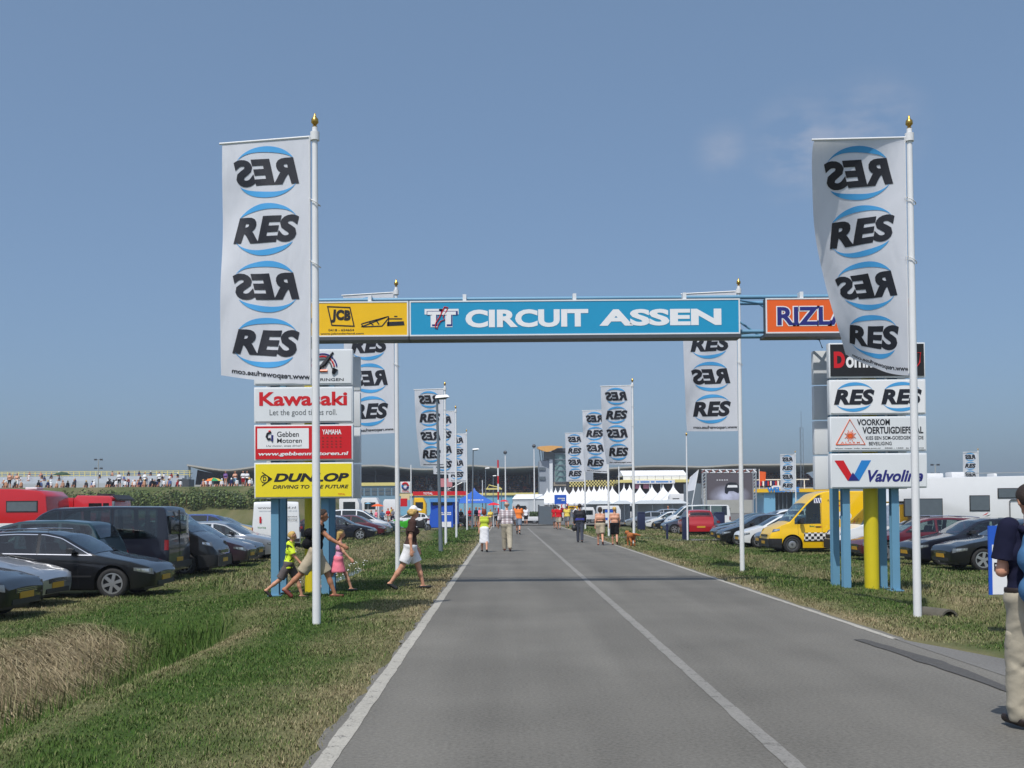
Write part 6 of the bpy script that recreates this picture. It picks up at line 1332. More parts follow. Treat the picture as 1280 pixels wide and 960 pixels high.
# ================================================================== people and the dog: bodies grown from smooth distance fields
def cap(a, b, ra, rb=None, sy=1.0): return (np.array(a, float), np.array(b, float), ra, ra if rb is None else rb, sy)
def cutcap(a, b, ra, rb, n_, p_): return (np.array(a, float), np.array(b, float), ra, rb, 1.0, np.array(n_, float), np.array(p_, float))
def sdf(P, prims, k=.03):
    d = None
    for a, b, ra, rb, sy, *ct in prims:
        Q = P; a_, b_ = a, b
        if sy != 1.0:
            s = np.array([1, sy, 1]); c = (a + b) / 2; Q = (P - c) * s + c; a_ = (a - c) * s + c; b_ = (b - c) * s + c
        ab = b_ - a_; L2 = max(ab @ ab, 1e-9); t = np.clip(((Q - a_) @ ab) / L2, 0, 1)
        e = np.linalg.norm(Q - a_ - t[:, None] * ab, axis=1) - (ra + (rb - ra) * t)
        if ct: e = np.maximum(e, (P - ct[1]) @ ct[0])
        if d is None: d = e
        else:
            h = np.clip(.5 + .5 * (e - d) / k, 0, 1); d = e * (1 - h) + d * h - k * h * (1 - h)
    return d
def nets(fn, lo, hi, h):
    """surface nets: quads on the zero level of fn"""
    lo = np.array(lo); hi = np.array(hi); n = np.ceil((hi - lo) / h).astype(int) + 1
    ax = [lo[i] + h * np.arange(n[i]) for i in range(3)]
    if isinstance(fn, tuple):
        prims, k, post = fn; v = np.full(n, 9.0)
        for p in prims:                                     # each limb only where it can matter
            r = max(p[2], p[3]) + k + 2.5 * h; sl = []
            for i in range(3):
                a0 = int(max(0, np.floor((min(p[0][i], p[1][i]) - r - lo[i]) / h))); a1 = int(min(n[i], np.ceil((max(p[0][i], p[1][i]) + r - lo[i]) / h) + 1)); sl.append(slice(a0, a1))
            G = np.stack(np.meshgrid(*[ax[i][sl[i]] for i in range(3)], indexing='ij'), -1); e = sdf(G.reshape(-1, 3), [p]).reshape(G.shape[:3]); d = v[tuple(sl)]
            q = np.clip(.5 + .5 * (e - d) / k, 0, 1); v[tuple(sl)] = e * (1 - q) + d * q - k * q * (1 - q)
        if post is not None: v = post(np.stack(np.meshgrid(*ax, indexing='ij'), -1).reshape(-1, 3), v.reshape(-1)).reshape(n)
    else:
        G = np.stack(np.meshgrid(*ax, indexing='ij'), -1).reshape(-1, 3); v = fn(G).reshape(n)
    ins = v < 0
    c = n - 1; acc = np.zeros((*c, 3)); cnt = np.zeros(c)
    for axis in range(3):
        o = [i for i in range(3) if i != axis]
        s0 = [slice(None)] * 3; s1 = [slice(None)] * 3; s0[axis] = slice(0, -1); s1[axis] = slice(1, None)
        a, b = v[tuple(s0)], v[tuple(s1)]; cr = (a < 0) != (b < 0); t = np.where(cr, a / np.where(cr, a - b, 1), 0)
        for da in (0, 1):
            for db in (0, 1):
                sl = [slice(None)] * 3; sl[o[0]] = slice(da, da + c[o[0]]); sl[o[1]] = slice(db, db + c[o[1]]); sl = tuple(sl)
                m_ = cr[sl]; cnt += m_; tt = t[sl]; acc[..., axis] += tt * m_; acc[..., o[0]] += da * m_; acc[..., o[1]] += db * m_
    act = cnt > 0; idx = -np.ones(c, int); idx[act] = np.arange(act.sum()); I = np.argwhere(act)
    V = lo + h * (I + acc[act] / cnt[act][:, None]); Fs = []
    for axis in range(3):
        o = [(axis + 1) % 3, (axis + 2) % 3]
        s0 = [slice(None)] * 3; s1 = [slice(None)] * 3; s0[axis] = slice(0, -1); s1[axis] = slice(1, None)
        A, B = ins[tuple(s0)], ins[tuple(s1)]; E = np.argwhere(A != B)
        if not len(E): continue
        E = E[(E[:, o[0]] > 0) & (E[:, o[1]] > 0) & (E[:, o[0]] < c[o[0]]) & (E[:, o[1]] < c[o[1]])]
        q = []
        for d0, d1 in ((-1, -1), (0, -1), (0, 0), (-1, 0)):
            e = E.copy(); e[:, o[0]] += d0; e[:, o[1]] += d1; q.append(idx[e[:, 0], e[:, 1], e[:, 2]])
        q = np.stack(q, 1); fl = A[E[:, 0], E[:, 1], E[:, 2]]; q[~fl] = q[~fl][:, ::-1]; Fs.append(q[(q >= 0).all(1)])
    return V, np.concatenate(Fs)
def grow(name, prims, h, mat, parent, k=.03, cuts=(), wr=0.0, subtract=None, seed=0):
    pts = np.concatenate([np.stack([a, b]) for a, b, *_ in prims]); r = max(max(p[2], p[3]) for p in prims) + 2.5 * h
    lo, hi = pts.min(0) - r, pts.max(0) + r
    def fn(P, d):
        if wr: d = d + wr * 2.2 * (vnoise(P[:, 2] * 1.5 + P[:, 0] * .9, P[:, 0] * .28 - P[:, 1] * .28 - P[:, 2] * .10, .085, 3) + .5 * vnoise(P[:, 2] * 1.2 - P[:, 0] * 1.1, P[:, 0] * .3 + P[:, 1] * .25, .055, 5) - .75)
        for n_, p in cuts: d = np.maximum(d, P @ np.array(n_, float) - np.dot(n_, p))
        return d
    V, Fs = nets((prims, k, fn if (wr or len(cuts)) else None), lo, hi, h)
    if not len(Fs): return None
    me = bpy.data.meshes.new(name); me.from_pydata(V.tolist(), [], Fs.tolist()); me.materials.append(MATS[mat] if isinstance(mat, str) else mat)
    me.polygons.foreach_set('use_smooth', [True] * len(me.polygons)); me.update(); return link(name, me, parent)
def V3(*a): return np.array(a, float)
def person(label, loc, rz, h=1.75, legs=(25, 8, -22, 25), arms=(-22, 20, 22, 25), lean=4, fat=1.0, vox=.014, skin='skin', top=None, bottom=None, hair=None, shoes='leather', female=False, extras=None, socks=None, headyaw=0, arm_out=8, fore=None):
    """faces +y; legs=(left hip, left knee, right hip, right knee) in degrees, forward positive; arms=(left, elbow, right, elbow)"""
    t = thing('person', label, 'person', loc, rz, 'people on foot'); k = h / 1.75; S = lambda *a: V3(*a) * k
    sl, cl = math.sin(R(lean)), math.cos(R(lean))
    hipz = .93
    def up(x, y, z):                                    # torso points lean about the hips
        dz = z - hipz; return S(x, y + dz * sl, hipz + dz * cl)
    J = {}
    for s, nm_, (a, b) in ((-1, 'L', legs[:2]), (1, 'R', legs[2:])):
        hp = S(s * .085, 0, hipz); a_, b_ = R(a), R(a - b); kn = hp + .43 * k * V3(s * .01, math.sin(a_), -math.cos(a_)); an = kn + .41 * k * V3(0, math.sin(b_), -math.cos(b_))
        fa = R(min(0, (a - b)) * .9); d = V3(s * .12, math.cos(fa), math.sin(fa)); d /= np.linalg.norm(d)
        J['hip' + nm_], J['kn' + nm_], J['an' + nm_], J['fd' + nm_] = hp, kn, an, d
    for s, nm_, (a, b) in ((-1, 'L', arms[:2]), (1, 'R', arms[2:])):
        sh = up(s * (.165 if female else .185) * (.5 + .5 * fat), 0, 1.425); a_, b_ = R(a), R(a + b); o = R(arm_out)
        el = sh + .285 * k * V3(s * math.sin(o), math.sin(a_) * math.cos(o), -math.cos(a_) * math.cos(o)); fd = V3(s * math.sin(o) * .4 if fore is None else -s * fore, math.sin(b_), -math.cos(b_)); wr_ = el + .25 * k * fd / np.linalg.norm(fd)
        J['sh' + nm_], J['el' + nm_], J['wr' + nm_] = sh, el, wr_
    # ground contact
    low = min(min((J['an' + n] - V3(0, 0, .055 * k) - J['fd' + n] * .05 * k)[2], (J['an' + n] + J['fd' + n] * .15 * k - V3(0, 0, .06 * k))[2]) for n in 'LR') - .02 * k
    sh_ = V3(0, 0, -low)
    for n in J:
        if not n.startswith('fd'): J[n] = J[n] + sh_
    def U(x, y, z): return up(x, y, z) + sh_
    f = fat; body = []
    body += [cap(U(-.07 * f, 0, .97), U(.07 * f, 0, .97), .118 * k * f, None, 1.12), cap(U(-.055 * f, .01, 1.10), U(.055 * f, .01, 1.10), (.098 if female else .108) * k * f, None, 1.15), cap(U(-.085 * f, 0, 1.27), U(.085 * f, 0, 1.27), .112 * k * f, None, 1.2), cap(U(-.13, 0, 1.41), U(.13, 0, 1.41), .058 * k), cap(U(0, -.01, 1.42), U(0, .01, 1.54), .056 * k, .05 * k)]
    if female: body += [cap(U(-.075, .085, 1.27), U(-.07, .1, 1.27), .055 * k), cap(U(.075, .085, 1.27), U(.07, .1, 1.27), .055 * k)]
    lf = .5 + .5 * f
    for n in 'LR':
        hp, kn, an, d = J['hip' + n], J['kn' + n], J['an' + n], J['fd' + n]
        body += [cap(hp, kn, .086 * k * f, .056 * k * lf), cap(kn, kn + (an - kn) * .45, .054 * k * lf, .052 * k * lf), cap(kn + (an - kn) * .4, an, .05 * k * lf, .034 * k)]
        body += [cap(an - V3(0, 0, .045 * k) - d * .045 * k, an - V3(0, 0, .05 * k) + d * .13 * k, .036 * k, .030 * k)]
        sh, el, wr_ = J['sh' + n], J['el' + n], J['wr' + n]; dn = (wr_ - el) / np.linalg.norm(wr_ - el); sd = -1 if n == 'L' else 1
        body += [cap(sh, el, .05 * k * lf, .040 * k * lf), cap(el, wr_, .040 * k * lf, .026 * k), cap(wr_, wr_ + dn * .075 * k, .028 * k, .032 * k)]
        fw = V3(0, 1, 0) - dn * dn[1]; fw = fw / max(np.linalg.norm(fw), 1e-6)
        for q in range(4):
            b0 = wr_ + dn * .085 * k + fw * (.026 - .017 * q) * k; L_ = (.052, .06, .056, .044)[q] * k
            m_ = b0 + dn * L_ * .55; body.append(cap(b0, m_, .0095 * k)); body.append(cap(m_, m_ + dn * L_ * .5 - V3(sd * .018 * k, 0, 0), .0085 * k))
        th = wr_ + dn * .025 * k + fw * .03 * k; body.append(cap(th, th + dn * .045 * k + fw * .03 * k, .011 * k, .009 * k))
    # head with jaw, nose and ears
    ya = R(headyaw); fx, fy = math.sin(ya) * -1, math.cos(ya); HC = U(0, .015, 1.655)
    def Hd(x, y, z): return HC + k * V3(x * fy + y * fx * -1 * -1, -x * fx * -1 * -1 + y * fy, z) if False else HC + k * V3(x * math.cos(ya) - y * math.sin(ya), x * math.sin(ya) + y * math.cos(ya), z)
    head = [cap(Hd(0, -.02, .02), Hd(0, .015, .02), .083 * k), cap(Hd(0, .03, -.05), Hd(0, .045, -.075), .052 * k, .036 * k), cap(Hd(0, .085, .0), Hd(0, .108, -.03), .010 * k, .014 * k), cap(Hd(0, .085, -.062), Hd(0, .088, -.062), .016 * k)]
    for s in (-1, 1): head += [cap(Hd(s * .082, -.005, .015), Hd(s * .084, -.01, -.025), .014 * k)]
    bo = grow('body', body + head, vox, skin, t, .022)
    for s in (-1, 1):
        mb = MB(); c = Hd(s * .032, .092, .022); mb.lathe([(.001, -.008 * k), (.011 * k, -.004 * k), (.011 * k, .004 * k), (.001, .008 * k)], 'black', 8, Matrix.Translation(c)); mb.build('eye', t)
    # clothes
    if top:
        g = top.get('fit', .016) * k; pr = [cap(a, b, ra + g, rb + g, sy) for a, b, ra, rb, sy in body[0:4]]; cuts = []
        if female: pr += [cap(a, b, ra + g * .7, rb + g * .7, sy) for a, b, ra, rb, sy in body[5:7]]
        hem = U(0, 0, top.get('hem', .90)); pr += [cap(U(-.075 * f, 0, top.get('hem', .90)), U(.075 * f, 0, top.get('hem', .90)), .112 * k * f + g, None, 1.12)]
        cuts = [((0, 0, -1), hem), ((0, sl, cl), U(0, 0, top.get('neck', 1.475)))]
        if top.get('low_back'): cuts.append(((0, 0, 1), U(0, 0, top['low_back'])))
        sv = top.get('sleeve', .55)
        o = grow('shirt', pr, vox, top['mat'], t, .03, cuts, top.get('wr', .0025), seed=loc[0])
        if sv:
            for n in 'LR':
                sh, el, wr_ = J['sh' + n], J['el' + n], J['wr' + n]
                if sv <= 1: grow('sleeve', [cap(sh + (el - sh) * -.12, sh + (el - sh) * (sv + .2), .055 * k * lf + g, .055 * k * lf + g * 1.5)], vox, top['mat'], t, .02, [((el - sh) / np.linalg.norm(el - sh), sh + (el - sh) * sv)], .002)
                else: grow('sleeve', [cap(sh, el, .054 * k * lf + g, .046 * k * lf + g), cap(el, el + (wr_ - el) * (sv - 1), .046 * k * lf + g, .034 * k + g)], vox, top['mat'], t, .02, (), .003)
    if bottom:
        g = bottom.get('fit', .018) * k; ln = bottom.get('len', .9); pr = [cap(U(-.07 * f, 0, .965), U(.07 * f, 0, .965), .118 * k * f + g, None, 1.12)]
        if bottom.get('skirt'):
            a = U(0, 0, .95); zb = bottom['skirt']; fl = bottom.get('flare', .2); pr += [cap(U(-.05, 0, .95), U(-.05, .0, zb + .05), .13 * k, fl * k), cap(U(.05, 0, .95), U(.05, 0, zb + .05), .13 * k, fl * k)]
            grow('skirt', pr, vox, bottom['mat'], t, .05, [((0, 0, -1), U(0, 0, zb)), ((0, sl, cl), U(0, 0, 1.06))], .004)
        else:
            for n in 'LR':
                hp, kn, an = J['hip' + n], J['kn' + n], J['an' + n]; fl = bottom.get('flare', 1.0)
                pr += [cap(hp, kn, .088 * k * f + g, .060 * k * lf * fl + g)]
                if ln > .5: pr += [cap(kn, an, .058 * k * lf * fl + g, .046 * k * fl + g)]
            cuts = [((0, sl, cl), U(0, 0, bottom.get('waist', 1.045)))]
            if ln <= .5:
                # shorts: legs are cut across the thigh or at the knee
                o = grow('shorts', pr[:1] + [cutcap(a, b + (b - a) * .15, ra, rb + .022 * k, (b - a) / np.linalg.norm(b - a), a + (b - a) * min(1.05, ln * 2)) for a, b, ra, rb, sy in pr[1:]], vox, bottom['mat'], t, .03, cuts, bottom.get('wr', .003))
            else: o = grow('trousers', pr, vox, bottom['mat'], t, .025, cuts + [((0, 0, -1), V3(0, 0, .05 * k))], bottom.get('wr', .004))
    if shoes:
        for n in 'LR':
            an, d = J['an' + n], J['fd' + n]
            grow('shoe', [cap(an - V3(0, 0, .045 * k) - d * .05 * k, an - V3(0, 0, .047 * k) + d * .14 * k, .043 * k, .038 * k)], vox * .8, shoes, t, .02, [((0, 0, 1), an + V3(0, 0, -.02 * k))])
            if socks: grow('sock', [cap(an - V3(0, 0, .03 * k), an + (J['kn' + n] - an) * .28, .043 * k, .046 * k)], vox * .8, socks, t)
    if hair:
        mt, kd = hair; g = .014 * k; pr = [cap(Hd(0, -.022, .028), Hd(0, .005, .032), .083 * k + g)]; cuts = []
        if kd == 'short': cuts = [((0, .75, -.66), Hd(0, .045, .045)), ((0, 0, -1), Hd(0, 0, -.035))]
        elif kd == 'bob': pr += [cap(Hd(-.05, -.045, .0), Hd(-.05, -.05, -.06), .055 * k), cap(Hd(.05, -.045, 0), Hd(.05, -.05, -.06), .055 * k), cap(Hd(0, -.06, 0), Hd(0, -.06, -.07), .06 * k)]; cuts = [((0, .8, -.6), Hd(0, .055, .035))]
        elif kd == 'curly':
            r_ = random.Random(2)
            for q in range(34):
                a_ = r_.uniform(0, 2 * PI); e_ = r_.uniform(-.5, 1.3); d = V3(math.cos(a_) * math.cos(e_), math.sin(a_) * math.cos(e_), math.sin(e_))
                if d[1] > .45 and d[2] < .6: continue
                c = Hd(*(d * .085 + V3(0, -.02, .01))); pr.append(cap(c, c, r_.uniform(.025, .042) * k))
            cuts = [((0, .8, -.6), Hd(0, .06, .025))]
        elif kd == 'long': pr += [cap(Hd(x, -.055, .02), Hd(x * 1.15, -.085, -.20), .055 * k, .045 * k) for x in (-.05, 0, .05)]; cuts = [((0, .8, -.6), Hd(0, .055, .03))]
        elif kd == 'balding': cuts = [((0, 0, 1), Hd(0, 0, .055)), ((0, 1, 0), Hd(0, .03, 0)), ((0, 0, -1), Hd(0, 0, -.04))]
        # cut planes turn with the head
        cuts = [((n_[0] * math.cos(ya) - n_[1] * math.sin(ya), n_[0] * math.sin(ya) + n_[1] * math.cos(ya), n_[2]), p) for n_, p in cuts]
        grow('hair', pr, vox * .8, mt, t, .018, cuts, .003 if kd != 'curly' else .004)
    if extras: extras(t, J, U, Hd, k, vox)
    return t
def fabric_checks():
    mt = bpy.data.materials.new('plaid'); mt.use_nodes = True; MATS['plaid'] = mt; n = mt.node_tree; b = n.nodes['Principled BSDF']; b.inputs['Roughness'].default_value = .9
    g = n.nodes.new('ShaderNodeTexCoord'); col = None
    def stripes(axis, sc, c):
        w = n.nodes.new('ShaderNodeTexWave'); w.bands_direction = axis; w.inputs['Scale'].default_value = sc; n.links.new(g.outputs['Object'], w.inputs['Vector']); r = n.nodes.new('ShaderNodeMapRange'); r.inputs['From Min'].default_value = .62; r.inputs['From Max'].default_value = .8; n.links.new(w.outputs['Fac'], r.inputs['Value']); return r.outputs[0], c
    prev = None
    for (f_, c) in (stripes('X', 3.6, hexc(150, 130, 140)), stripes('Z', 3.6, hexc(140, 120, 130)), stripes('X', 1.8, hexc(110, 85, 90))):
        m_ = n.nodes.new('ShaderNodeMix'); m_.data_type = 'RGBA'; m_.inputs['B'].default_value = (*c, 1)
        if prev is None: m_.inputs['A'].default_value = (*hexc(225, 220, 222), 1)
        else: n.links.new(prev, m_.inputs['A'])
        k = n.nodes.new('ShaderNodeMath'); k.operation = 'MULTIPLY'; k.inputs[1].default_value = .6; n.links.new(f_, k.inputs[0]); n.links.new(k.outputs[0], m_.inputs['Factor']); prev = m_.outputs['Result']
    n.links.new(prev, b.inputs['Base Color'])
    mt = bpy.data.materials.new('neon_jersey'); mt.use_nodes = True; MATS['neon_jersey'] = mt; n = mt.node_tree; b = n.nodes['Principled BSDF']; b.inputs['Roughness'].default_value = .7
    g = n.nodes.new('ShaderNodeTexCoord'); x = n.nodes.new('ShaderNodeTexNoise'); x.inputs['Scale'].default_value = 8; x.inputs['Distortion'].default_value = 1.5; n.links.new(g.outputs['Object'], x.inputs['Vector'])
    r = n.nodes.new('ShaderNodeValToRGB'); r.color_ramp.interpolation = 'CONSTANT'; e = r.color_ramp.elements; e[0].position = 0; e[0].color = (.01, .012, .012, 1); e[1].position = .40; e[1].color = (*hexc(214, 238, 45), 1); e2 = e.new(.64); e2.color = (.75, .8, .82, 1); n.links.new(x.outputs['Fac'], r.inputs[0]); n.links.new(r.outputs[0], b.inputs['Base Color'])
fabric_checks()
def on_ground(px, py, z=None):
    z = 0.0 if z is None else z
    for _ in range(4): p = gnd(px, py, z); z = float(gh(p.x, p.y)) if not (-1.3 < p.x < 4.85) else .002
    return (p.x, p.y, z)
khaki = cloth('khaki', (176, 168, 150)); white_c = cloth('white', (232, 232, 236)); grey_c = cloth('grey', (120, 122, 130)); beige = cloth('beige', (176, 164, 142)); navy_c = cloth('navy', (28, 30, 52)); black_c = cloth('black', (24, 24, 28)); brown_c = cloth('brown', (72, 54, 50)); lime = cloth('lime', (190, 206, 70)); orange_c = cloth('orange', (232, 128, 62)); red_c = cloth('red', (196, 26, 40)); yellow_c = cloth('yellow', (226, 200, 96)); pink_c = cloth('pink', (240, 130, 150)); lilac = cloth('lilac', (222, 160, 190)); bpack = cloth('pack_blue', (72, 112, 152)); olive = cloth('olive', (70, 68, 52))
def bag(t, prims, mat, vox, name='bag', k=.02): return grow(name, prims, vox, mat, t, k, (), .002)
def xb_woman(t, J, U, Hd, k, vox):
    grow('sun_hat', [cap(Hd(0, -.01, .07), Hd(0, 0, .085), .09 * k, .085 * k), cap(Hd(0, .06, .055), Hd(0, .13, .05), .06 * k, .045 * k, 1)], vox * .8, white_c, t, .02, [((0, 0, -1), Hd(0, 0, .05))])
    mb = MB(); mb.box(-.075 * k, .075 * k, .07 * k, .10 * k, .005 * k, .04 * k, 'black', Matrix.Translation(Hd(0, 0, 0))); mb.build('sunglasses', t)
p = on_ground(513, 737); person('woman in brown shirt, white shorts and white sun hat crossing the left verge', p, R(-82), 1.70, (24, 10, -24, 12), (8, 12, -10, 14), 5, 1.10, .012, 'skin', dict(mat=brown_c, sleeve=.6, hem=.92, fit=.022), dict(mat=white_c, len=.40, fit=.03, waist=1.0), ('hair_blond', 'curly'), 'black', True, xb_woman)
p = on_ground(361, 748); person('boy in neon yellow jersey and grey shorts by the left pylon', p, R(-85), 1.31, (28, 12, -30, 22), (-8, 10, 22, 20), 6, .92, .011, 'skin', dict(mat='neon_jersey', sleeve=.85, hem=.84, fit=.03), dict(mat=cloth('short_grey', (96, 90, 90)), len=.46, fit=.03), ('hair_blond', 'short'), 'leather')
def x_man(t, J, U, Hd, k, vox): bag(t, [cap(U(-.08, -.17, 1.12), U(.08, -.17, 1.12), .10 * k), cap(U(-.08, -.17, 1.32), U(.08, -.17, 1.32), .10 * k)], black_c, vox, 'backpack', .05); bag(t, [cap(U(-.12, -.1, 1.40), U(-.12, .1, 1.38), .035 * k), cap(U(.12, -.1, 1.40), U(.12, .1, 1.38), .035 * k)], black_c, vox, 'straps')
p = on_ground(394, 748); person('man with black backpack striding behind the left flagpole', p, R(-85), 1.74, (30, 10, -34, 12), (-14, 30, 46, 14), 10, 1.02, .012, 'skin_tan', dict(mat=black_c, sleeve=.35, hem=.95), dict(mat=beige, len=.48, fit=.03), ('hair_dark', 'short'), 'leather_red', extras=x_man)
p = on_ground(423, 743); person('girl in pink dress with long blond hair by the left pylon', p, R(-84), 1.26, (28, 8, -26, 14), (-6, 12, 24, 18), 5, .92, .011, 'skin', dict(mat=lilac, sleeve=0, hem=.98, fit=.012, neck=1.43), dict(mat=pink_c, skirt=.60, flare=.21), ('hair_blond', 'long'), 'black')
def x_right(t, J, U, Hd, k, vox):
    bag(t, [cap(U(-.10, -.19, 1.02), U(.10, -.19, 1.02), .115 * k), cap(U(-.10, -.20, 1.24), U(.10, -.20, 1.24), .12 * k), cap(U(-.07, -.17, 1.37), U(.07, -.17, 1.37), .09 * k)], bpack, vox, 'backpack', .06)
    bag(t, [cap(U(-.09, -.30, 1.05), U(.09, -.30, 1.05), .05 * k), cap(U(-.09, -.30, 1.16), U(.09, -.30, 1.16), .05 * k)], bpack, vox, 'pack_pocket', .03)
    for s in (-1, 1): bag(t, [cap(U(s * .13, -.13, 1.44), U(s * .13, .02, 1.475), .022 * k), cap(U(s * .13, .02, 1.475), U(s * .14, .12, 1.38), .022 * k)], navy_c, vox * .7, 'strap')
    grow('belt', [cap(U(-.075, 0, 1.0), U(.075, 0, 1.0), .142 * k, None, 1.12)], vox, 'leather', t, .02, [((0, 0, 1), U(0, 0, 1.025)), ((0, 0, -1), U(0, 0, .985))])
    for s, n in ((-1, 'L'), (1, 'R')): grow('cargo_pocket', [cap(J['hip' + n] * .42 + J['kn' + n] * .58 + V3(s * .062, 0, 0), J['hip' + n] * .2 + J['kn' + n] * .8 + V3(s * .055, 0, 0), .05 * k)], vox, khaki, t, .02)
p = on_ground(1297, 913); person('man with blue backpack and khaki cargo trousers at the right photo edge', p, R(4), 1.76, (9, 6, -6, 10), (4, 95, 6, 90), 2, 1.0, .010, 'skin', dict(mat=navy_c, sleeve=.72, hem=.93, fit=.022), dict(mat=khaki, len=1, fit=.03, wr=.0075, flare=1.1, waist=1.02), ('hair_dark', 'short'), 'leather', extras=x_right, arm_out=8, fore=1.2)
# walkers on the road, seen from behind
def x_lime(t, J, U, Hd, k, vox): bag(t, [cap(U(.19, .03, 1.0), U(.20, .03, 1.08), .075 * k, .06 * k)], cloth('wicker', (178, 150, 120)), vox, 'handbag')
p = on_ground(605.5, 690); person('woman in lime top and white skirt walking up the road', p, R(3), 1.60, (14, 6, -12, 14), (-10, 10, 10, 50), 3, .98, .02, 'skin', dict(mat=lime, sleeve=0, hem=.98, neck=1.46), dict(mat=white_c, skirt=.36, flare=.155), ('hair_red', 'bob'), 'leather', True, x_lime)
p = on_ground(634, 689); person('tall balding man in checked shirt and khaki trousers on the road', p, R(2), 1.86, (14, 4, -12, 16), (-10, 40, 8, 48), 3, 1.08, .02, 'skin', dict(mat='plaid', sleeve=1.35, hem=.98, fit=.03), dict(mat=khaki, len=1, fit=.03, flare=1.2), ('hair_grey', 'balding'), 'leather_red', arm_out=16)
p = on_ground(648, 668); person('man in orange shirt and grey shorts ahead on the road', p, R(-4), 1.86, (16, 6, -14, 18), (-8, 30, 14, 60), 3, 1.1, .025, 'skin', dict(mat=orange_c, sleeve=.6, hem=.92, fit=.03), dict(mat=cloth('denim', (122, 134, 150)), len=.46, fit=.03), ('hair_dark', 'short'), 'black', socks=black_c)
p = on_ground(657.5, 656.5); person('person in white shirt and dark shorts far up the road', p, 0, 1.70, (14, 6, -12, 12), (-10, 20, 10, 20), 3, .95, .03, 'skin_tan', dict(mat=white_c, sleeve=.5, hem=.9, fit=.03), dict(mat=black_c, len=.40, fit=.03), ('hair_dark', 'short'), 'black')
def x_rider(t, J, U, Hd, k, vox):
    c = J['wrL'] + V3(-.02, .0, -.24 * k); grow('helmet', [cap(c, c + V3(0, .03, .03), .13), cap(c + V3(0, .05, -.06), c + V3(0, .08, -.06), .09)], vox, 'black_plastic', t, .04)
    grow('waist_band', [cap(U(-.085, 0, 1.03), U(.085, 0, 1.03), .145 * k, None, 1.12)], vox, cloth('royal', (58, 62, 140)), t, .02, [((0, 0, 1), U(0, 0, 1.13)), ((0, 0, -1), U(0, 0, .94))])
p = on_ground(725, 678); person('motorcyclist in black leathers carrying a helmet on the road', p, R(-3), 1.78, (7, 3, -6, 8), (-4, 6, 6, 30), 2, 1.05, .02, 'skin_tan', dict(mat=cloth('leathers', (44, 44, 50), .5), sleeve=1.9, hem=.95, fit=.03), dict(mat=cloth('leathers_grey', (70, 74, 86), .5), len=1, fit=.02), ('hair_dark', 'short'), 'black', extras=x_rider)
def x_halter(t, J, U, Hd, k, vox): bag(t, [cap(U(-.06, .07, 1.42), U(-.02, .0, 1.52), .014 * k), cap(U(.06, .07, 1.42), U(.02, 0, 1.52), .014 * k)], black_c, vox * .8, 'halter_strap')
p = on_ground(750.5, 681.5); person('woman with bare back in black halter top and beige shorts', p, R(-2), 1.66, (12, 5, -14, 30), (-10, 12, 8, 40), 3, 1.12, .02, 'skin', dict(mat=black_c, sleeve=0, hem=1.03, low_back=1.13, fit=.012), dict(mat=beige, len=.44, fit=.035), ('hair_dark', 'bob'), 'leather_red', True, x_halter)
p = on_ground(768.5, 681); man_g = person('shirtless man in long black shorts walking the dog', p, R(-3), 1.66, (10, 4, -12, 28), (-6, 14, 10, 16), 3, 1.0, .02, 'skin', None, dict(mat=black_c, len=.5, fit=.03), ('hair_blond', 'short'), 'leather_red')
for px, py, mt, bm_, lab, h_ in ((694, 661, red_c, grey_c, 'left of two people in red shirts near the gate', 1.75), (698.5, 662, red_c, khaki, 'right of two people in red shirts, wearing pale shorts and cap', 1.76), (709, 660, yellow_c, grey_c, 'person in yellow shirt and grey shorts near the gate', 1.76)):
    p = on_ground(px, py); person(lab, p, R(random.uniform(-8, 8)), h_, (12, 6, -12, 14), (-8, 20, 10, 25), 3, 1.05, .03, 'skin_tan', dict(mat=mt, sleeve=.55, hem=.9, fit=.03), dict(mat=bm_, len=.45, fit=.03), ('hair_dark', 'short'), 'black')
# the dog: trots away, head low to the left
def dog(label, loc, rz):
    t = thing('dog', label, 'dog', loc, rz); fur = M('fur', hexc(168, 98, 46), .85, var=.35, scale=16, bump=.7, bscale=70)
    pr = [cap(V3(0, .22, .44), V3(0, .08, .42), .125, .12), cap(V3(0, .08, .42), V3(0, -.22, .46), .115, .105), cap(V3(0, .26, .48), V3(-.05, .42, .55), .085, .07), cap(V3(-.05, .44, .57), V3(-.06, .50, .56), .075), cap(V3(-.06, .52, .55), V3(-.08, .62, .52), .045, .032)]
    for s in (-1, 1): pr += [cap(V3(-.05 + s * .06, .46, .62), V3(-.05 + s * .085, .45, .54), .025, .02)]
    for s, dy in ((-1, .05), (1, -.04)):
        pr += [cap(V3(s * .075, .22, .40), V3(s * .08, .22 + dy, .22), .055, .035), cap(V3(s * .08, .22 + dy, .22), V3(s * .08, .20 + dy, .05), .033, .026), cap(V3(s * .08, .20 + dy, .035), V3(s * .08, .26 + dy, .03), .032, .028)]
        k2 = V3(s * .085, -.13 - dy, .30); hk = V3(s * .085, -.31 - dy, .19); ft = V3(s * .085, -.28 - dy, .045)
        pr += [cap(V3(s * .07, -.2, .44), k2, .085, .055), cap(k2, hk, .05, .032), cap(hk, ft, .03, .026), cap(ft, ft + V3(0, .07, -.01), .032, .027)]
    pr += [cap(V3(0, -.31, .52), V3(.10, -.42, .50), .035, .045), cap(V3(.10, -.42, .50), V3(.25, -.50, .46), .045, .03)]
    grow('body', pr, .014, fur, t, .035, (), .004)
    grow('nose', [cap(V3(-.083, .645, .528), V3(-.083, .65, .53), .016)], .008, 'black', t)
    grow('collar', [cap(V3(-.012, .315, .50), V3(-.02, .335, .51), .092)], .012, 'leather', t, .02, [((-.3, .8, .4), V3(-.022, .345, .52)), ((.3, -.8, -.4), V3(-.012, .31, .5))])
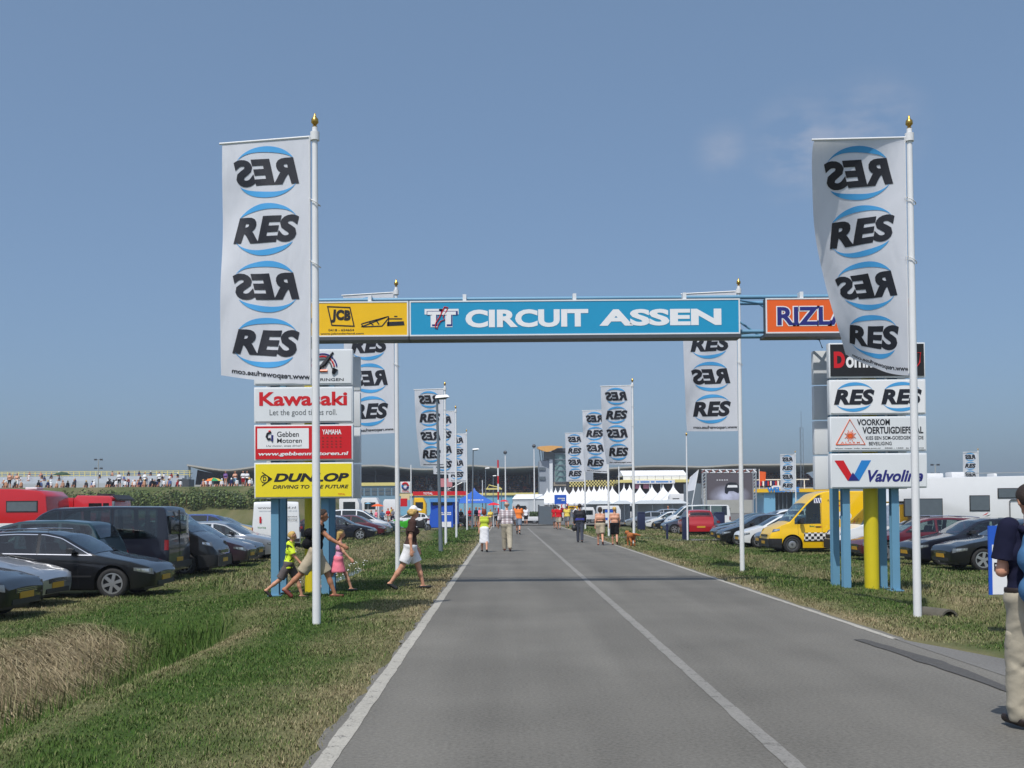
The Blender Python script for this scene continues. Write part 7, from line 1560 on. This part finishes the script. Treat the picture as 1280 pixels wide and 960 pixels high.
dp = on_ground(789, 682.5); dog('reddish brown dog trotting along the right verge', dp, R(8))
a = Vector(man_g.location) + Vector((.27, .02, .78)); b = Vector(dp) + Vector((0, .3, .5)); mb = MB(); mb.tube([a + (b - a) * (i / 8) - Vector((0, 0, .18 * math.sin(PI * i / 8))) for i in range(9)], .008, 'black', 5)
tag(mb.build('dog_leash'), 'thin black leash between the shirtless man and the dog', 'leash')
# ------------------------------------------------------------------ small figures farther off (one body, clothing by material)
def far_mesh(pose):
    k = 1; pr = []; a, b = pose
    pr = [cap(V3(-.07, 0, .97), V3(.07, 0, .97), .13), cap(V3(-.08, 0, 1.25), V3(.08, 0, 1.25), .13), cap(V3(-.15, 0, 1.4), V3(.15, 0, 1.4), .07), cap(V3(0, 0, 1.45), V3(0, .01, 1.55), .055), cap(V3(0, 0, 1.64), V3(0, .01, 1.68), .09)]
    for s, q in ((-1, a), (1, -a)):
        kn = V3(s * .1, .43 * math.sin(R(q)), .93 - .43 * math.cos(R(q))); an = kn + V3(0, .4 * math.sin(R(q - 8)), -.42 * math.cos(R(q - 8))); pr += [cap(V3(s * .09, 0, .93), kn, .095, .065), cap(kn, an, .06, .045), cap(an, an + V3(0, .13, -.02), .045)]
        el = V3(s * .24, .28 * math.sin(R(-q * b)), 1.42 - .28); wr = el + V3(s * .02, .16 * b, -.2); pr += [cap(V3(s * .19, 0, 1.42), el, .06, .045), cap(el, wr, .042, .04)]
    lo, hi = V3(-.5, -.6, -.1), V3(.5, .6, 1.9); V, Fs = nets(lambda P: sdf(P, pr, .03), lo, hi, .042); V[:, 2] -= V[:, 2].min()
    me = bpy.data.meshes.new('person'); me.from_pydata(V.tolist(), [], Fs.tolist())
    for nm_ in ('skin', 'crowd_2', 'crowd_1', 'hair_dark'): me.materials.append(MATS[nm_] if nm_ in MATS else crowd_m[1])
    c = V[Fs].mean(1); mi = np.where(c[:, 2] > 1.72, 3, np.where(c[:, 2] > 1.5, 0, np.where((c[:, 2] > .95) & (np.abs(c[:, 0]) < .28) & ~((c[:, 2] < 1.12) & (np.abs(c[:, 0]) > .2)), 1, np.where((c[:, 2] > .5) & (np.abs(c[:, 0]) < .21), 2, 0))))
    me.polygons.foreach_set('material_index', mi.astype(np.int32)); me.polygons.foreach_set('use_smooth', [True] * len(me.polygons)); return me
FM = [far_mesh((14, 1)), far_mesh((4, .3)), far_mesh((20, 1.6))]
for me in FM:
    me.materials[1] = white_c; me.materials[2] = grey_c
def far_person(label, x, y, z, top_, bot, h=1.75, rz=0, i=0, skin='skin_tan', group='small figures farther off'):
    o = link('person', FM[i % 3], None, (x, y, z), rz); tag(o, label, 'person', group); s = h / 1.78; o.scale = (s, s, s)
    for j, mt in ((0, MATS[skin]), (1, top_), (2, bot)): o.material_slots[j].link = 'OBJECT'; o.material_slots[j].material = mt
    return o
# standing on the spectator bank
YB = 121.0
for px, py, top_, bot, lab in ((12, 606, MATS['skin'], black_c, 'shirtless man in black shorts standing leftmost on the spectator bank'), (21.5, 606, MATS['skin'], white_c, 'shirtless man in white shorts standing second on the spectator bank'), (149, 605.5, white_c, black_c, 'standing spectator in white shirt above the red lorry spoiler'), (181, 605, white_c, navy_c, 'standing spectator in white shirt and navy trousers above the blue van tail'), (199, 605, white_c, black_c, 'standing spectator in white shirt left of the grandstand end'), (282, 605, cloth('violet', (120, 90, 150)), MATS['skin'], 'spectator in violet top right of the striped parasol on the bank'), (294, 605, MATS['skin'], cloth('sky', (150, 190, 220)), 'shirtless spectator in pale blue trousers on the bank'), (304, 606, white_c, red_c, 'spectator in white shirt and red shorts on the bank'), (309, 605.5, white_c, black_c, 'spectator in white shirt and black shorts at the right end of the bank')):
    p = at(px, py, YB); z = float(gh(p.x, YB)) - .03; far_person(lab, p.x, YB, z, top_, bot, 1.75, R(random.uniform(-30, 30)), random.randrange(3))
# seated spectators on the bank and the terrace: a mass nobody could count
mb = MB(); r_ = random.Random(12); cm = crowd_m + [white_c, white_c, white_c, MATS['skin']]
def seated(x, y, z, s):
    mt = r_.choice(cm); mb.tube([(x, y, z - .03), (x, y, z + .28 * s), (x, y, z + .55 * s), (x, y, z + .62 * s)], [.16 * s, .20 * s, .17 * s, .06 * s], mt, 7); mb.lathe([(.001, z + .6 * s), (.09 * s, z + .68 * s), (.10 * s, z + .76 * s), (.001, z + .86 * s)], r_.choice(['hair_dark', 'skin_tan', 'white_ink', 'hair_blond', 'hair_dark']), 7, Matrix.Translation((x, y, 0)))
    mb.tube([(x - .1 * s, y, z + .1), (x - .12 * s, y - .35 * s, z + .22 * s), (x - .12 * s, y - .5 * s, z - .02)], .06 * s, r_.choice(['skin_tan', 'skin', navy_c]), 5); mb.tube([(x + .1 * s, y, z + .1), (x + .12 * s, y - .35 * s, z + .22 * s), (x + .12 * s, y - .5 * s, z - .02)], .06 * s, 'skin_tan', 5)
for i in range(62):
    px = r_.choice([r_.uniform(0, 120), r_.uniform(125, 228), r_.uniform(130, 225), r_.uniform(160, 228), r_.uniform(240, 318)]); x = Xp(px, YB); y = YB + r_.uniform(-1.0, 3); seated(x, y, float(gh(x, y)), r_.uniform(.9, 1.15))
for i in range(34):
    k_ = r_.randrange(4); x = Xp(r_.uniform(0, 215), TB); z = Z(604, TB, 100) + (Z(594.5, TB, 100) - Z(604, TB, 100)) * k_ / 3; seated(x, TB + k_ * 1.2 + .7, z, 1)
kind(mb.build('seated_spectators'), 'stuff')
def parasol2(px, py, mats, label, Y=YB):
    p = at(px, py, Y); x = p.x; z0 = float(gh(x, Y)) - .05; t = thing('parasol', label, 'parasol', (x, Y, z0)); z = p.z - z0; n = 8; r = 1.0
    for k in range(n):
        mb = MB(); a, b = 2 * PI * k / n, 2 * PI * (k + 1) / n; mb.add([(0, 0, z), (r * .6 * math.cos(a), r * .6 * math.sin(a), z - .14), (r * .6 * math.cos(b), r * .6 * math.sin(b), z - .14), (r * math.cos(a), r * math.sin(a), z - .38), (r * math.cos(b), r * math.sin(b), z - .38)], [(0, 1, 2), (1, 3, 4, 2)], mats[k % len(mats)]); mb.build('canopy_panel', t)
    mb = MB(); mb.tube([(0, 0, 0), (0, 0, z)], .025, 'white_metal', 6); mb.build('pole', t)
parasol2(77.5, 589.5, [cloth('umbrella_green', (62, 84, 70))], 'dark green parasol on the spectator bank'); parasol2(267, 597, [orange_c, cloth('grass_green', (60, 150, 100)), yellow_c, cloth('sky2', (90, 160, 210)), red_c], 'multicoloured parasol on the bank before the grandstand', YB - 1)
# visitors around the booths and between the far cars
colors = [white_c, navy_c, red_c, black_c, orange_c, cloth('sky', (150, 190, 220)), grey_c, lime, pink_c, yellow_c]
where = [(427, 655, 104, 'by the far white lorries'), (436, 652, 108, 'by the far white lorries'), (455, 652, 108, 'near the orange parasol'), (464, 651, 110, 'near the orange parasol'), (470, 652, 108, 'under the orange parasol'), (478, 651, 111, 'right of the orange parasol'), (485, 652, 108, 'right of the orange parasol'), (489, 651, 112, 'right of the orange parasol'), (491, 652, 106, 'beside the second left flagpole'), (576, 655, 97, 'under the blue tent'), (595, 656, 94, 'under the blue tent'), (599, 655, 98, 'under the blue tent'), (603, 655, 97, 'under the blue tent'), (587, 655, 98, 'under the blue tent'), (613, 655, 94, 'beneath the red parasol'), (619, 655, 95, 'beneath the red parasol'), (642, 652, 112, 'far up the road'), (719, 653, 104, 'near the yellow board'), (760, 652, 108, 'among the campers'), (835, 651, 110, 'behind the minibus')]
cn = ['white', 'navy', 'red', 'black', 'orange', 'sky blue', 'grey', 'lime', 'pink', 'yellow']; used = {}
for i, (px, py, Y, wh) in enumerate(where):
    j = (i * 7 + i // 10) % 10
    while (wh, j) in used: j = (j + 1) % 10
    used[(wh, j)] = 1; x = Xp(px, Y); far_person(f'small distant figure in {cn[j]} top standing {wh}', x, Y, .06 if x > -12 and Y > 100 else float(gh(x, Y)), colors[j], [navy_c, grey_c, beige, black_c][i % 4], random.uniform(1.65, 1.85), R(random.uniform(0, 360)), i)

# ------------------------------------------------------------------ summer haze over the flat land
mb = MB(); mb.box(-4200, 4200, -120, 5200, -3, 24, 'black'); hz_o = mb.build('haze')
mt = bpy.data.materials.new('haze_air'); mt.use_nodes = True; n_ = mt.node_tree; n_.nodes.remove(n_.nodes['Principled BSDF']); v_ = n_.nodes.new('ShaderNodeVolumePrincipled')
v_.inputs['Color'].default_value = (.80, .86, .95, 1); v_.inputs['Density'].default_value = .00045; v_.inputs['Anisotropy'].default_value = .2; n_.links.new(v_.outputs[0], n_.nodes['Material Output'].inputs['Volume'])
hz_o.data.materials.clear(); hz_o.data.materials.append(mt); kind(hz_o, 'stuff')
